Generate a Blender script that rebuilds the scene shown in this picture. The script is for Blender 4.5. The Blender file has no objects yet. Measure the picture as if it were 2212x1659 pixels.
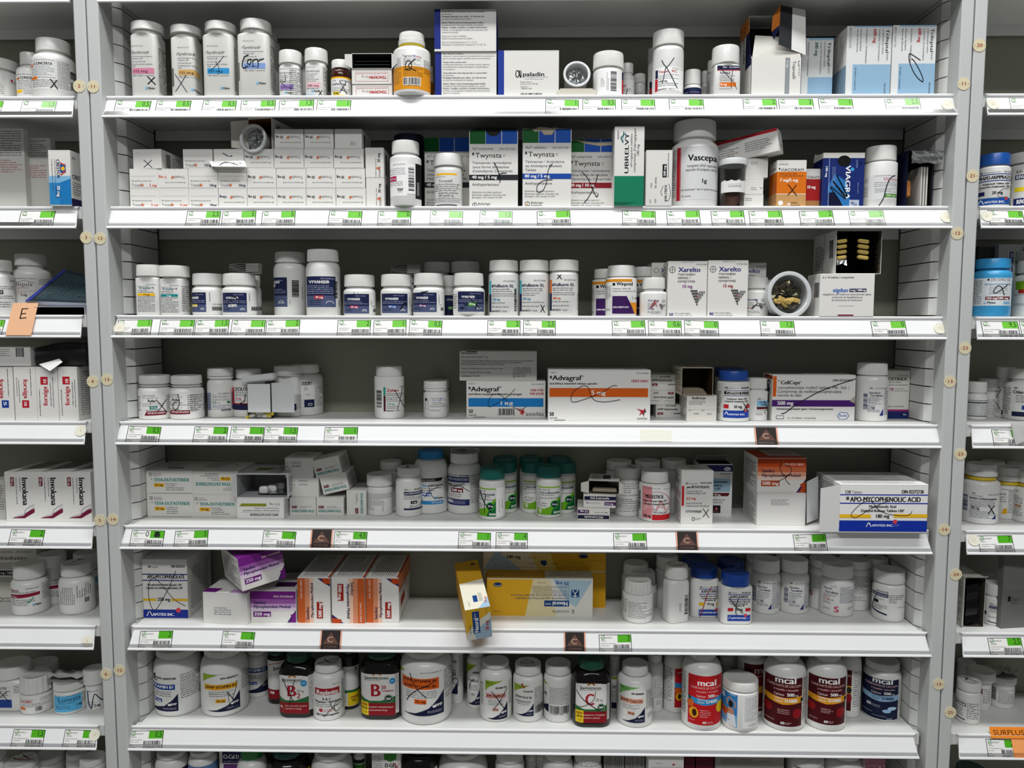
import bpy, math, random
from mathutils import Vector, Matrix, geometry
sc = bpy.context.scene
# ---------------------------------------------------------------- camera
FP, PITCH, YAW, ROLL, CX, CZ = 1631.9, .08085, .01543, .00185, -.00228, 1.5
FW = Vector((-math.sin(YAW)*math.cos(PITCH), math.cos(YAW)*math.cos(PITCH), -math.sin(PITCH)))
RT = Vector((math.cos(YAW), math.sin(YAW), 0)); UP = RT.cross(FW)
RT, UP = math.cos(ROLL)*RT+math.sin(ROLL)*UP, -math.sin(ROLL)*RT+math.cos(ROLL)*UP
CAM = Vector((CX, -1.1, CZ))
cd = bpy.data.cameras.new('camera'); co = bpy.data.objects.new('camera', cd); sc.collection.objects.link(co)
cd.sensor_fit = 'HORIZONTAL'; cd.sensor_width = 36; cd.lens = FP/2212*36; cd.clip_start = .02
co.matrix_world = Matrix((RT, UP, -FW)).transposed().to_4x4(); co.location = CAM
sc.camera = co
# ---------------------------------------------------------------- light and exposure
w = bpy.data.worlds.new('world'); sc.world = w; w.use_nodes = True
w.node_tree.nodes['Background'].inputs[0].default_value = (.93, .97, 1, 1)
w.node_tree.nodes['Background'].inputs[1].default_value = .11
def area(name, loc, sx, sy, power, rot=(0, 0, 0), col=(.985, .992, 1)):
    l = bpy.data.lights.new(name, 'AREA'); l.shape = 'RECTANGLE'; l.size = sx; l.size_y = sy; l.energy = power; l.color = col
    o = bpy.data.objects.new(name, l); o.location = loc; o.rotation_euler = rot; sc.collection.objects.link(o)
area('ceiling_lamp', (-.75, -.72, 3.3), 1.2, .3, 29)
area('ceiling_lamp', (.75, -.72, 3.3), 1.2, .3, 29)
area('ceiling_lamp', (0, -2.3, 3.3), 2.4, .3, 54)
sc.view_settings.view_transform = 'Standard'; sc.view_settings.look = 'None'
sc.view_settings.exposure = 0; sc.view_settings.gamma = 1; sc.view_settings.use_curve_mapping = False
# ---------------------------------------------------------------- helpers
def ray(px, py):
    return FW + RT*((px-1106)/FP) + UP*((829.5-py)/FP)
def at(px, py, Y):
    d = ray(px, py); return CAM + d*((Y-CAM.y)/d.y)
def onz(px, py, z):
    d = ray(px, py); return CAM + d*((z-CAM.z)/d.z)
def proj(P):
    v = Vector(P)-CAM; z = v.dot(FW); return (1106+FP*v.dot(RT)/z, 829.5-FP*v.dot(UP)/z)
SZ = [1.985, 1.8256, 1.6685, 1.5101, 1.3516, 1.1932, 1.0365, .8773, .719]
LIP, BACK = .015, .146
PAL = dict(k='#101014', w='#e6e5e1', d='#4c4c53', n='#1a2046', b='#1d3f94', o='#e0701c', y='#f2b91c', r='#b3202c', g='#2f7d4a',
           m='#7c1733', v='#5b2a72', t='#1f8a8c', c='#3aa3d8', l='#9aa0a6', W='#f4f4f2', s='#8d9196')
_m = {}
def lin(h):
    h = h.lstrip('#'); r = []; h = ''.join(c*2 for c in h) if len(h) == 3 else h
    for i in (0, 2, 4):
        c = int(h[i:i+2], 16)/255; r.append(c/12.92 if c <= .04045 else ((c+.055)/1.055)**2.4)
    return (*r, 1)
def mat(key, rough=None, kind=None):
    """key: palette letter / #hex (printed paper), or 'plastic:#hex', 'paint:#hex', 'clear', 'foil' ..."""
    if key in _m: return _m[key]
    kind, _, hx = key.rpartition(':'); hx = PAL.get(hx, hx)
    m = bpy.data.materials.new((kind or 'print')+'_'+hx.strip('#')); m.use_nodes = True; nt = m.node_tree; b = nt.nodes['Principled BSDF']
    N = nt.nodes.new; L = nt.links.new
    if kind == 'clear':
        b.inputs['Base Color'].default_value = lin(hx); b.inputs['Roughness'].default_value = .12
        tr = N('ShaderNodeBsdfTransparent'); tr.inputs[0].default_value = (.985, .99, .99, 1); mx = N('ShaderNodeMixShader'); fr = N('ShaderNodeFresnel'); fr.inputs[0].default_value = 1.45
        ad = N('ShaderNodeMath'); ad.operation = 'ADD'; ad.inputs[1].default_value = .015
        L(fr.outputs[0], ad.inputs[0]); L(ad.outputs[0], mx.inputs[0]); gs = N('ShaderNodeBsdfGlossy'); gs.inputs['Roughness'].default_value = .12; L(tr.outputs[0], mx.inputs[1]); L(gs.outputs[0], mx.inputs[2])
        L(mx.outputs[0], nt.nodes['Material Output'].inputs[0])
    elif kind == 'film':
        b.inputs['Base Color'].default_value = lin(hx); b.inputs['Roughness'].default_value = .35
        tr = N('ShaderNodeBsdfTransparent'); tr.inputs[0].default_value = (.92, .92, .92, 1); mx = N('ShaderNodeMixShader'); mx.inputs[0].default_value = .72
        L(tr.outputs[0], mx.inputs[1]); L(b.outputs[0], mx.inputs[2]); L(mx.outputs[0], nt.nodes['Material Output'].inputs[0])
    else:
        c = lin(hx); b.inputs['Base Color'].default_value = c
        b.inputs['Roughness'].default_value = dict(plastic=.32, paint=.42, foil=.22, amber=.15, dull=.8).get(kind, .5)
        if not kind: b.inputs['Specular IOR Level'].default_value = .18
        if kind == 'foil': b.inputs['Metallic'].default_value = 1
        if kind == 'plastic': b.inputs['Subsurface Weight'].default_value = 0; b.inputs['Coat Weight'].default_value = .15
        if kind in ('paint', 'plastic', 'dull'):
            tc = N('ShaderNodeTexCoord'); no = N('ShaderNodeTexNoise'); no.inputs['Scale'].default_value = 35 if kind != 'paint' else 7
            no.inputs['Detail'].default_value = 4
            mx = N('ShaderNodeMix'); mx.data_type = 'RGBA'; mr = N('ShaderNodeMapRange')
            mr.inputs[1].default_value = .35; mr.inputs[2].default_value = .75; mr.inputs[3].default_value = 0; mr.inputs[4].default_value = .5 if kind == 'paint' else .3
            L(tc.outputs['Object'], no.inputs['Vector']); L(no.outputs[0], mr.inputs[0]); L(mr.outputs[0], mx.inputs[0])
            mx.inputs[6].default_value = c; mx.inputs[7].default_value = tuple(x*.93 for x in c[:3])+(1,); L(mx.outputs[2], b.inputs['Base Color'])
        if kind == 'paint':
            n2 = N('ShaderNodeTexNoise'); n2.inputs['Scale'].default_value = 900; bp = N('ShaderNodeBump'); bp.inputs['Strength'].default_value = .06; bp.inputs['Distance'].default_value = .001
            L(tc.outputs['Object'], n2.inputs['Vector']); L(n2.outputs[0], bp.inputs['Height']); L(bp.outputs[0], b.inputs['Normal'])
    _m[key] = m
    return m
class MB:
    def __init__(s): s.v = []; s.f = []; s.m = []; s.sm = []; s.keys = []
    def k(s, key):
        if key not in s.keys: s.keys.append(key)
        return s.keys.index(key)
    def face(s, pts, key, smooth=False):
        i = len(s.v); s.v += [tuple(p) for p in pts]; s.f.append(list(range(i, i+len(pts)))); s.m.append(s.k(key)); s.sm.append(smooth)
    def grid(s, rings, key, close=True, smooth=True):
        """rings: lists of equal length points; key str or fn(ring index)"""
        base = len(s.v); n = len(rings[0])
        for r in rings: s.v += [tuple(p) for p in r]
        for i in range(len(rings)-1):
            kk = s.k(key(i) if callable(key) else key)
            for j in range(n if close else n-1):
                a = base+i*n+j; b_ = base+i*n+(j+1) % n
                s.f.append([a, b_, b_+n, a+n]); s.m.append(kk); s.sm.append(smooth)
        return base
    def fan(s, ring, key, flip=False):
        s.face(ring[::-1] if flip else ring, key)
    def box(s, x0, x1, y0, y1, z0, z1, key, M=None, ch=0):
        P = lambda x, y, z: (M @ Vector((x, y, z))) if M else Vector((x, y, z))
        c = min(ch, (x1-x0)/2.5, (y1-y0)/2.5, (z1-z0)/2.5)
        X, Y, Z = (x0, x1), (y0, y1), (z0, z1)
        if c <= 0:
            q = [P(X[i], Y[j], Z[k]) for i in (0, 1) for j in (0, 1) for k in (0, 1)]; b = len(s.v); s.v += [tuple(p) for p in q]
            for f in ((0, 1, 3, 2), (4, 6, 7, 5), (0, 4, 5, 1), (2, 3, 7, 6), (0, 2, 6, 4), (1, 5, 7, 3)):
                s.f.append([b+i for i in f]); s.m.append(s.k(key)); s.sm.append(False)
            return
        b = len(s.v); idx = {}
        for i in (0, 1):
            for j in (0, 1):
                for k in (0, 1):
                    for a in range(3):
                        x = X[i]+(0 if a == 0 else (c if i == 0 else -c)); y = Y[j]+(0 if a == 1 else (c if j == 0 else -c)); z = Z[k]+(0 if a == 2 else (c if k == 0 else -c))
                        idx[i, j, k, a] = len(s.v); s.v.append(tuple(P(x, y, z)))
        def F(l): s.f.append([idx[q] for q in l]); s.m.append(s.k(key)); s.sm.append(False)
        for i in (0, 1):
            F([(i, 0, 0, 0), (i, 0, 1, 0), (i, 1, 1, 0), (i, 1, 0, 0)][::1 if i == 0 else -1])
            F([(0, i, 0, 1), (1, i, 0, 1), (1, i, 1, 1), (0, i, 1, 1)][::1 if i == 0 else -1])
            F([(0, 0, i, 2), (0, 1, i, 2), (1, 1, i, 2), (1, 0, i, 2)][::1 if i == 0 else -1])
            for j in (0, 1):
                F([(0, i, j, 1), (1, i, j, 1), (1, i, j, 2), (0, i, j, 2)]); F([(i, 0, j, 0), (i, 1, j, 0), (i, 1, j, 2), (i, 0, j, 2)]); F([(i, j, 0, 0), (i, j, 1, 0), (i, j, 1, 1), (i, j, 0, 1)])
                for k in (0, 1): F([(i, j, k, 0), (i, j, k, 1), (i, j, k, 2)])
    def build(s, name, parent=None, loc=None, sharp=None, rz=None):
        me = bpy.data.meshes.new(name); me.from_pydata(s.v, [], s.f)
        for k in s.keys: me.materials.append(mat(k))
        me.polygons.foreach_set('material_index', s.m); me.polygons.foreach_set('use_smooth', s.sm)
        if sharp: me.set_sharp_from_angle(angle=math.radians(sharp))
        me.update()
        o = bpy.data.objects.new(name, me); sc.collection.objects.link(o)
        if parent: o.parent = parent
        if loc is not None: o.location = loc
        if rz is not None: o.rotation_euler = (0, 0, rz)
        return o
def empty(name, loc, parent=None, rz=0):
    o = bpy.data.objects.new(name, None); o.location = loc; o.rotation_euler = (0, 0, rz); o.empty_display_size = .01; sc.collection.objects.link(o)
    if parent: o.parent = parent
    return o
_seen = {}
def tag(o, label, cat, group=None, kind=None):
    if label:
        _seen[label] = _seen.get(label, 0)+1
        if _seen[label] > 1: print('DUP LABEL', label)
        n = len(label.split())
        if n < 4 or n > 16: print('LABEL LEN', n, label)
        o['label'] = label
    if cat: o['category'] = cat
    if group: o['group'] = group
    if kind: o['kind'] = kind
    return o
# ---------------------------------------------------------------- lettering: outlines of the built-in font, cached per glyph
_g = {}; _tc = bpy.data.curves.new('letters', 'FONT'); _to = bpy.data.objects.new('letters', _tc); sc.collection.objects.link(_to); _tc.resolution_u = 3
def _mesh(txt, bold):
    _tc.body = txt; _tc.offset = 0
    bpy.context.view_layer.update()
    ev = _to.evaluated_get(bpy.context.evaluated_depsgraph_get()); me = ev.to_mesh()
    v = [(p.co.x, p.co.y) for p in me.vertices]; f = [tuple(p.vertices) for p in me.polygons]; ev.to_mesh_clear(); return v, f
def glyph(ch, bold):
    if (ch, bold) not in _g:
        v, f = _mesh(ch, bold) if ch != ' ' else ([], [])
        adv = max(p[0] for p in _mesh(ch+'|', 0)[0])-max(p[0] for p in _mesh('|', 0)[0])
        _g[ch, bold] = ([[v[i] for i in t] for t in f], adv)
    return _g[ch, bold]
# ---------------------------------------------------------------- prints: 2D elements in crop pixels (x right, y down)
CR = [0, 0, 1.]
def C(x, y, s): CR[:] = [x, y, s]
def ax(x): return CR[0]+x/CR[2]
def ay(y): return CR[1]+y/CR[2]
def q(n): return n/CR[2]
def r(x, y, w, h, c='k'): return ('p', [(ax(x), ay(y)), (ax(x+w), ay(y)), (ax(x+w), ay(y+h)), (ax(x), ay(y+h))], c)
def p(pts, c='k'): return ('p', [(ax(a), ay(b)) for a, b in pts], c)
def t(x, y, h, s, c='k', w=0, b=0, rot=0): return ('t', ax(x), ay(y), q(h), s, c, q(w), b, rot)
def g(x, y, w, h, n, c='d', rot=0): return ('g', ax(x), ay(y), q(w), q(h), n, c, rot)
def bc(x, y, w, h, c='k', rot=0): return ('b', ax(x), ay(y), q(w), q(h), c, rot)
def s(pts, wd=4.5, c='k'): return ('s', [(ax(a), ay(b)) for a, b in pts], q(wd), c)
def e(x, y, rx, ry, c='k'): return ('p', [(ax(x+rx*math.cos(a*math.pi/12)), ay(y+ry*math.sin(a*math.pi/12))) for a in range(24)], c)
def ring(x, y, rr, wd, c='k', ry=None):
    ry = ry or rr
    return s([(x+rr*math.cos(a*math.pi/10), y+ry*math.sin(a*math.pi/10)) for a in range(21)], wd, c)
def X(x, y, w, h, wd=4.5, c='k'): return [s([(x, y), (x+w*.5, y+h*.48), (x+w, y+h)], wd, c), s([(x+w*.95, y+h*.05), (x+w*.45, y+h*.55), (x, y+h*.95)], wd, c)]
def flat(l):
    o = []
    for k in l: o += flat(k) if isinstance(k, list) else [k]
    return o
def _smooth(P):
    if len(P) < 3: return P
    o = []
    for i in range(len(P)-1):
        a = P[max(i-1, 0)]; b = P[i]; c = P[i+1]; d = P[min(i+2, len(P)-1)]
        for k in range(4):
            u = k/4; o.append(tuple(.5*((2*b[j])+(-a[j]+c[j])*u+(2*a[j]-5*b[j]+4*c[j]-d[j])*u*u+(-a[j]+3*b[j]-3*c[j]+d[j])*u**3) for j in (0, 1)))
    return o+[P[-1]]
def _clip(P, u, keep_lo):
    o = []
    for i in range(len(P)):
        a, b = P[i], P[(i+1) % len(P)]; ia = (a[0] <= u) == keep_lo or a[0] == u; ib = (b[0] <= u) == keep_lo or b[0] == u
        if ia: o.append(a)
        if ia != ib and b[0] != a[0]:
            k = (u-a[0])/(b[0]-a[0]); o.append((u, a[1]+(b[1]-a[1])*k))
    return o
def polys(el, rnd):
    """element -> list of convex 2D polygons in image pixels + colour"""
    k = el[0]; out = []
    if k == 'p':
        P = el[1]
        if len(P) > 4 or len(P) == 3:
            for tri in geometry.tessellate_polygon([[Vector((a, b, 0)) for a, b in P]]): out.append([P[i] for i in tri])
        else: out.append(P)
        return out, el[2]
    if k == 's':
        P = _smooth(el[1]); w_ = el[2]/2
        for i in range(len(P)-1):
            (a, b), (c, d) = P[i], P[i+1]; l = math.hypot(c-a, d-b) or 1; nx, ny = -(d-b)/l*w_, (c-a)/l*w_; ex, ey = (c-a)/l*w_*.5, (d-b)/l*w_*.5
            out.append([(a-ex+nx, b-ey+ny), (c+ex+nx, d+ey+ny), (c+ex-nx, d+ey-ny), (a-ex-nx, b-ey-ny)])
        return out, el[3]
    x, y = el[1], el[2]; rot = math.radians(el[-1]); cr, sr = math.cos(rot), math.sin(rot)
    T = lambda a, b: (x+a*cr+b*sr, y-a*sr+b*cr)   # local a right, b down, turned anticlockwise by rot
    if k == 't':
        _, _, _, h, txt, col, w_, bold, _ = el; k1 = h/.70; tot = sum(glyph(c, bold)[1] for c in txt)*k1
        sx = (w_/tot if w_ and tot else 1)*k1; px = 0
        for c in txt:
            tr, adv = glyph(c, bold)
            for f in tr: out.append([T(px+a*sx, -b*k1) for a, b in f])
            px += adv*sx
        return out, col
    if k == 'g':
        _, _, _, w_, h, n, col, _ = el; n = max(n, int(math.ceil(h/5))) if h > 1 else n; dy = h/n
        for i in range(n):
            a = 0; yy = i*dy; end = w_*(1 if rnd.random() < .6 else rnd.uniform(.5, .95)); u = dy*.27
            while a < end:
                for j in range(rnd.randint(2, 8)):
                    if a+u > w_: break
                    up = .2*dy if rnd.random() < .3 else .02*dy; out.append([T(a, yy+dy*.36-up), T(a+u*.6, yy+dy*.36-up), T(a+u*.6, yy+dy*.68), T(a, yy+dy*.68)]); a += u
                a += u*.7
        return out, col
    if k == 'b':
        _, _, _, w_, h, col, _ = el; a = 0; u = w_/58
        while a < w_:
            bw = u*rnd.choice((1, 1, 2, 3)); bw = min(bw, w_-a); out.append([T(a, 0), T(a+bw, 0), T(a+bw, h), T(a, h)]); a += bw+u*rnd.choice((1, 1, 2))
        return out, col
def print_on(mb, els, uv, surf, seed=1, step=None, lay=0):
    """uv(x,y)->(u,v) metres on the surface; surf(u,v,h)->3D point h above the surface"""
    rnd = random.Random(seed); n = 0
    L0 = []
    for el in flat(els):   # heavier weight: the same line set twice, a hair apart
        if el[0] == 't' and el[7]:
            ro = math.radians(el[8]); dx = el[3]*.045
            for k in (-1, 1): L0.append(('t', el[1]+k*dx*math.cos(ro), el[2]-k*dx*math.sin(ro))+tuple(el[3:]))
        else: L0.append(el)
    for el in L0:
        P, col = polys(el, rnd); hh = 1e-4+1.6e-5*(n+lay); n += 1
        for poly in P:
            Q = [uv(a, b) for a, b in poly]
            if step:
                lo = min(a for a, b in Q); hi = max(a for a, b in Q)
                if hi-lo > step*1.3:
                    m = int(math.ceil((hi-lo)/step)); ed = [lo+(hi-lo)*i/m for i in range(m+1)]; rest = Q
                    for i in range(1, m):
                        a = _clip(rest, ed[i], True); rest = _clip(rest, ed[i], False)
                        if len(a) > 2: mb.face([surf(u, v, hh) for u, v in a][::-1], col)
                    Q = rest
            if len(Q) > 2: mb.face([surf(u, v, hh) for u, v in Q][::-1], col)
# ---------------------------------------------------------------- bottles
ORD = ['', 'top', 'second', 'third', 'fourth', 'fifth', 'sixth', 'seventh', 'lowest']
class Info: pass
def keep_in(Xc, hw, Y1):
    """stay between the slotted side panels when reaching back past their front edge"""
    if Y1 < .034: return Xc
    for lo, hi in ((-1.84, -.6505), (-.5972, .5992), (.6528, 1.85)):
        if lo-.03 < Xc < hi+.03: return min(max(Xc, lo+hw), hi-hw)
    return Xc
def outline(kind, R, D, c, n):
    """closed outline points as fn of arclength; returns (func(u)->(x,y,nx,ny), perimeter)"""
    if kind == 'round':
        return (lambda u: (R*math.sin(u/R), -R*math.cos(u/R), math.sin(u/R), -math.cos(u/R))), 2*math.pi*R
    # rounded rectangle half width R, half depth D, corner c ; u=0 at front centre going right
    segs = [('l', R-c, (0, -D), (1, 0)), ('a', c*math.pi/2, (R-c, -D+c), -90), ('l', 2*(D-c), (R, -D+c), (0, 1)), ('a', c*math.pi/2, (R-c, D-c), 0), ('l', 2*(R-c), (R-c, D), (-1, 0)),
            ('a', c*math.pi/2, (-R+c, D-c), 90), ('l', 2*(D-c), (-R, D-c), (0, -1)), ('a', c*math.pi/2, (-R+c, -D+c), 180), ('l', R-c, (-R+c, -D), (1, 0))]
    per = sum(x[1] for x in segs)
    def f(u):
        u %= per
        for ty, L, o, d in segs:
            if u <= L+1e-9:
                if ty == 'l': return (o[0]+d[0]*u, o[1]+d[1]*u, d[1], -d[0])
                a = math.radians(d)+u/c; return (o[0]+c*math.cos(a), o[1]+c*math.sin(a), math.cos(a), math.sin(a))
            u -= L
        return (0, -D, 0, -1)
    return f, per
def lathe(mb, prof, out, key, seg=48, R=1., ribs=0, rib=.0, morph=None):
    """prof: (scale, z[, ribbed]) ; out from outline(); morph(scale)->blend to circle"""
    fn, per = out; rings = []
    for it in prof:
        sc_, z = it[:2]; rb = len(it) > 2 and it[2]; pts = []
        n = seg if not ribs else ribs*3
        for j in range(n):
            x, y, _, _ = fn(per*j/n); k = sc_*(1-(rib if (ribs and rb and j % 3 == 0) else 0))
            if morph:
                b = morph(sc_)
                if b > 0:
                    a = 2*math.pi*j/n; x = x*(1-b)+R*math.sin(a)*b; y = y*(1-b)-R*math.cos(a)*b
            pts.append((x*k, y*k, z))
        rings.append(pts)
    mb.grid(rings, key); mb.fan(rings[0], key(0) if callable(key) else key, True); mb.fan(rings[-1], key(99) if callable(key) else key)
def bottle(row, x0, x1, yt, base, cap, label, art=(), kind='round', col='plastic:#e3e3df', capc=None, ribs=0, sh=None, ng=3, dep=.0, sq=.0, ring_=None, z=None, skirt=0,
           group=None, capart=None, paper=None, rz=0, cs=1.0, straight=False, flutes=0, name='medicine_bottle', sqc=.2, ringc=None, cat='bottle', bev=.04):
    """x0,x1 body edges (front-face edges for square ones); yt cap top; base: y of the foot where it shows, or metres behind the lip when < 1;
    cap=(x0,x1,h) ; everything in the current crop's pixels"""
    X0, X1, YT = ax(x0), ax(x1), ay(yt); xm = (X0+X1)/2; sz = z if z is not None else SZ[row]
    sqr = kind == 'square'
    wpx = X1-X0
    if base < 1: Yf = LIP+base
    else: Yf = onz(xm, ay(base), sz).y
    ym = (YT+proj((0, Yf, sz))[1])/2
    for _ in range(3):
        Rr = (at(X1, ym, Yf+ (0 if sqr else Rr)).x-at(X0, ym, Yf+(0 if sqr else Rr)).x)/2 if _ else wpx/1500/2
    D = sq/1500*.5/1.0 if sqr and sq else Rr
    if sqr and sq: D = q(sq)*Rr/wpx
    if Yf+2*D > BACK-.002: Yf = BACK-.002-2*D
    Yc = Yf+D; Pc = at(xm, ym, Yf if sqr else Yc); Xc = Pc.x
    Xo = Xc; Xc = keep_in(Xc, Rr, Yf+2*D); C0, C1, ch = ax(cap[0]), ax(cap[1]), q(cap[2]); S = 2*Rr/wpx
    Rc = (C1-C0)/2*S*(1 if not sqr else (Yc-CAM.y)/(Yf-CAM.y)); H = at(xm, YT, Yc-Rc if at(xm, YT, Yc).z > CAM.z else Yc+Rc).z-sz
    Sf = S*(1 if sqr else (Yf-CAM.y)/(Yc-CAM.y)); ybf = proj((Xc, Yf, sz))[1]
    kt = (CAM.z-sz-H)/(Yc-CAM.y); ch *= S; ch = max(ch-1.2*Rc*kt, .4*ch) if kt > 0 else ch; nh = q(ng)*S; shh = (q(sh) if sh is not None else .16*wpx)*S; zs = max(H-ch-nh-shh, .3*H)
    nr = Rc*.86 if not straight else Rr*.97; c0 = sqc*Rr*2
    if nr > Rr*.98: nr = Rr*.98
    o = outline('sq' if sqr else 'round', Rr, D, c0, 48)
    i = Info(); i.top = sz+H; i.x = Xc; i.y = Yc; i.R = Rr
    root = empty(name, (Xc, Yc, sz), rz=math.radians(rz)); tag(root, label, cat, group or 'medicine bottles on the %s shelf' % ORD[row]); i.root = root
    b = MB(); bw = bev*2*Rr; pr = [(.88, 0), (.95, bw*.12), (.985, bw*.45), (1, bw)]
    pr += [(1, zs)]
    for a in range(1, 7):
        u = a/6*math.pi/2; pr.append((nr/Rr+(1-nr/Rr)*math.cos(u), zs+shh*math.sin(u)))
    pr += [(nr/Rr, H-ch+.0002)]
    if ring_:   # bead or band under the cap
        rz_, rh = H-ch-q(ring_[0])*S, q(ring_[1])*S
    if sqr: lo, hi = nr/Rr, 1; mf = lambda sc_: 0 if sc_ >= .999 or sc_ >= .88 and False else (min(1, (1-sc_)/(1-lo)) if hi > lo else 0)
    pr0 = pr[:5] if sqr else None
    if sqr:
        fn, per = o; rings = []
        for k, (sc_, zz) in enumerate(pr):
            b_ = 0 if k < 5 else min(1, (1-sc_)/(1-nr/Rr)); pts = []
            for j in range(64):
                x, y, _, _ = fn(per*j/64); a = 2*math.pi*j/64
                if k < 5: pts.append((x*sc_, y*(1-(1-sc_)*Rr/D), zz))
                else: pts.append((x*(1-b_)+nr*math.sin(a)*b_, y*(1-b_)-nr*math.cos(a)*b_, zz))
            rings.append(pts)
        b.grid(rings, col); b.fan(rings[0], col, True); b.fan(rings[-1], col)
    else: lathe(b, pr, o, col)
    if ring_: 
        oc = outline('round', Rc, Rc, 0, 48); lathe(b, [(.97, rz_), (1.0, rz_+rh*.2), (1.0, rz_+rh*.8), (.95, rz_+rh)], oc, ringc or col)
    b.build('bottle_body', root, sharp=50)
    cb = MB(); cc = capc or 'plastic:#dcdcd7'; oc = outline('round', Rc, Rc, 0, 48); z0 = H-ch
    cp = [(.94, z0), (1.0, z0+ch*.03, 1)]
    if skirt: cp = [(1.0, z0), (1.06, z0+ch*.03), (1.06, z0+ch*skirt), (1.0, z0+ch*(skirt+.05), 1)]
    if flutes: cp = [(1.0, z0), (1.0, z0+ch*.06, 1)]
    cp += [(.985 if not flutes else .96, z0+ch*.88, 1), (.955 if not flutes else .9, z0+ch*.975), (.9 if not flutes else .84, z0+ch), (.80, z0+ch), (.78, z0+ch*.985), (.3, z0+ch*.985)]
    lathe(cb, cp, oc, cc, 56, ribs=flutes or ribs, rib=.085 if flutes else .035)
    if capart:
        tp = proj((Xc, Yc, i.top)); Sc = (Vector((Xc, Yc, i.top))-CAM).dot(FW)/FP
        kx = -(i.top-CAM.z)/(Yc-CAM.y) or .3
        print_on(cb, capart, lambda a, bb: ((a-tp[0])*Sc, -(bb-tp[1])*Sc/max(kx, .12)), lambda u, v, h: (max(-.76*Rc, min(.76*Rc, u)), max(-.76*Rc, min(.76*Rc, v)), H-ch*.015+h), 5)
    cb.build('bottle_cap', root, sharp=38)
    if art or paper:
        fn, per = o; phi = math.atan2(CAM.x-Xc, Yc-CAM.y); lb = MB(); kside = abs(Xc-CAM.x)/(Yf-CAM.y)+.05
        if sqr:
            xf = proj((Xo, Yf, sz+H/2))[0]; hw = Rr
            def um(a):
                d = (a-xf)*S
                if abs(d) > hw: d = math.copysign(hw+(abs(d)-hw)/kside, d)
                return max(-hw-2*D+c0, min(hw+2*D-c0, d))
        else:
            xf = proj((Xo, Yc, sz+H/2))[0]
            um = lambda a: Rr*(math.asin(max(-.985, min(.985, (a-xf)*S/Rr)))+phi)
        uv = lambda a, bb: (um(a), min(zs+shh*.15, max(bw*.8, (ybf-bb)*Sf)))
        def surf(u, v, h):
            x, y, nx, ny = fn(u); return (x+nx*h, y+ny*h, v)
        els = []
        if paper:
            x_0, x_1, y_0, y_1 = paper[:4]; els.append(r(x_0, y_0, x_1-x_0, y_1-y_0, paper[4] if len(paper) > 4 else 'w'))
        print_on(lb, els+list(art), uv, surf, hash_(label), step=Rr*.09)
        if rz: pass
        lb.build('bottle_label', root)
    return i
def hash_(s_): return sum(ord(c)*(k+1) for k, c in enumerate(s_)) % 9973
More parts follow.
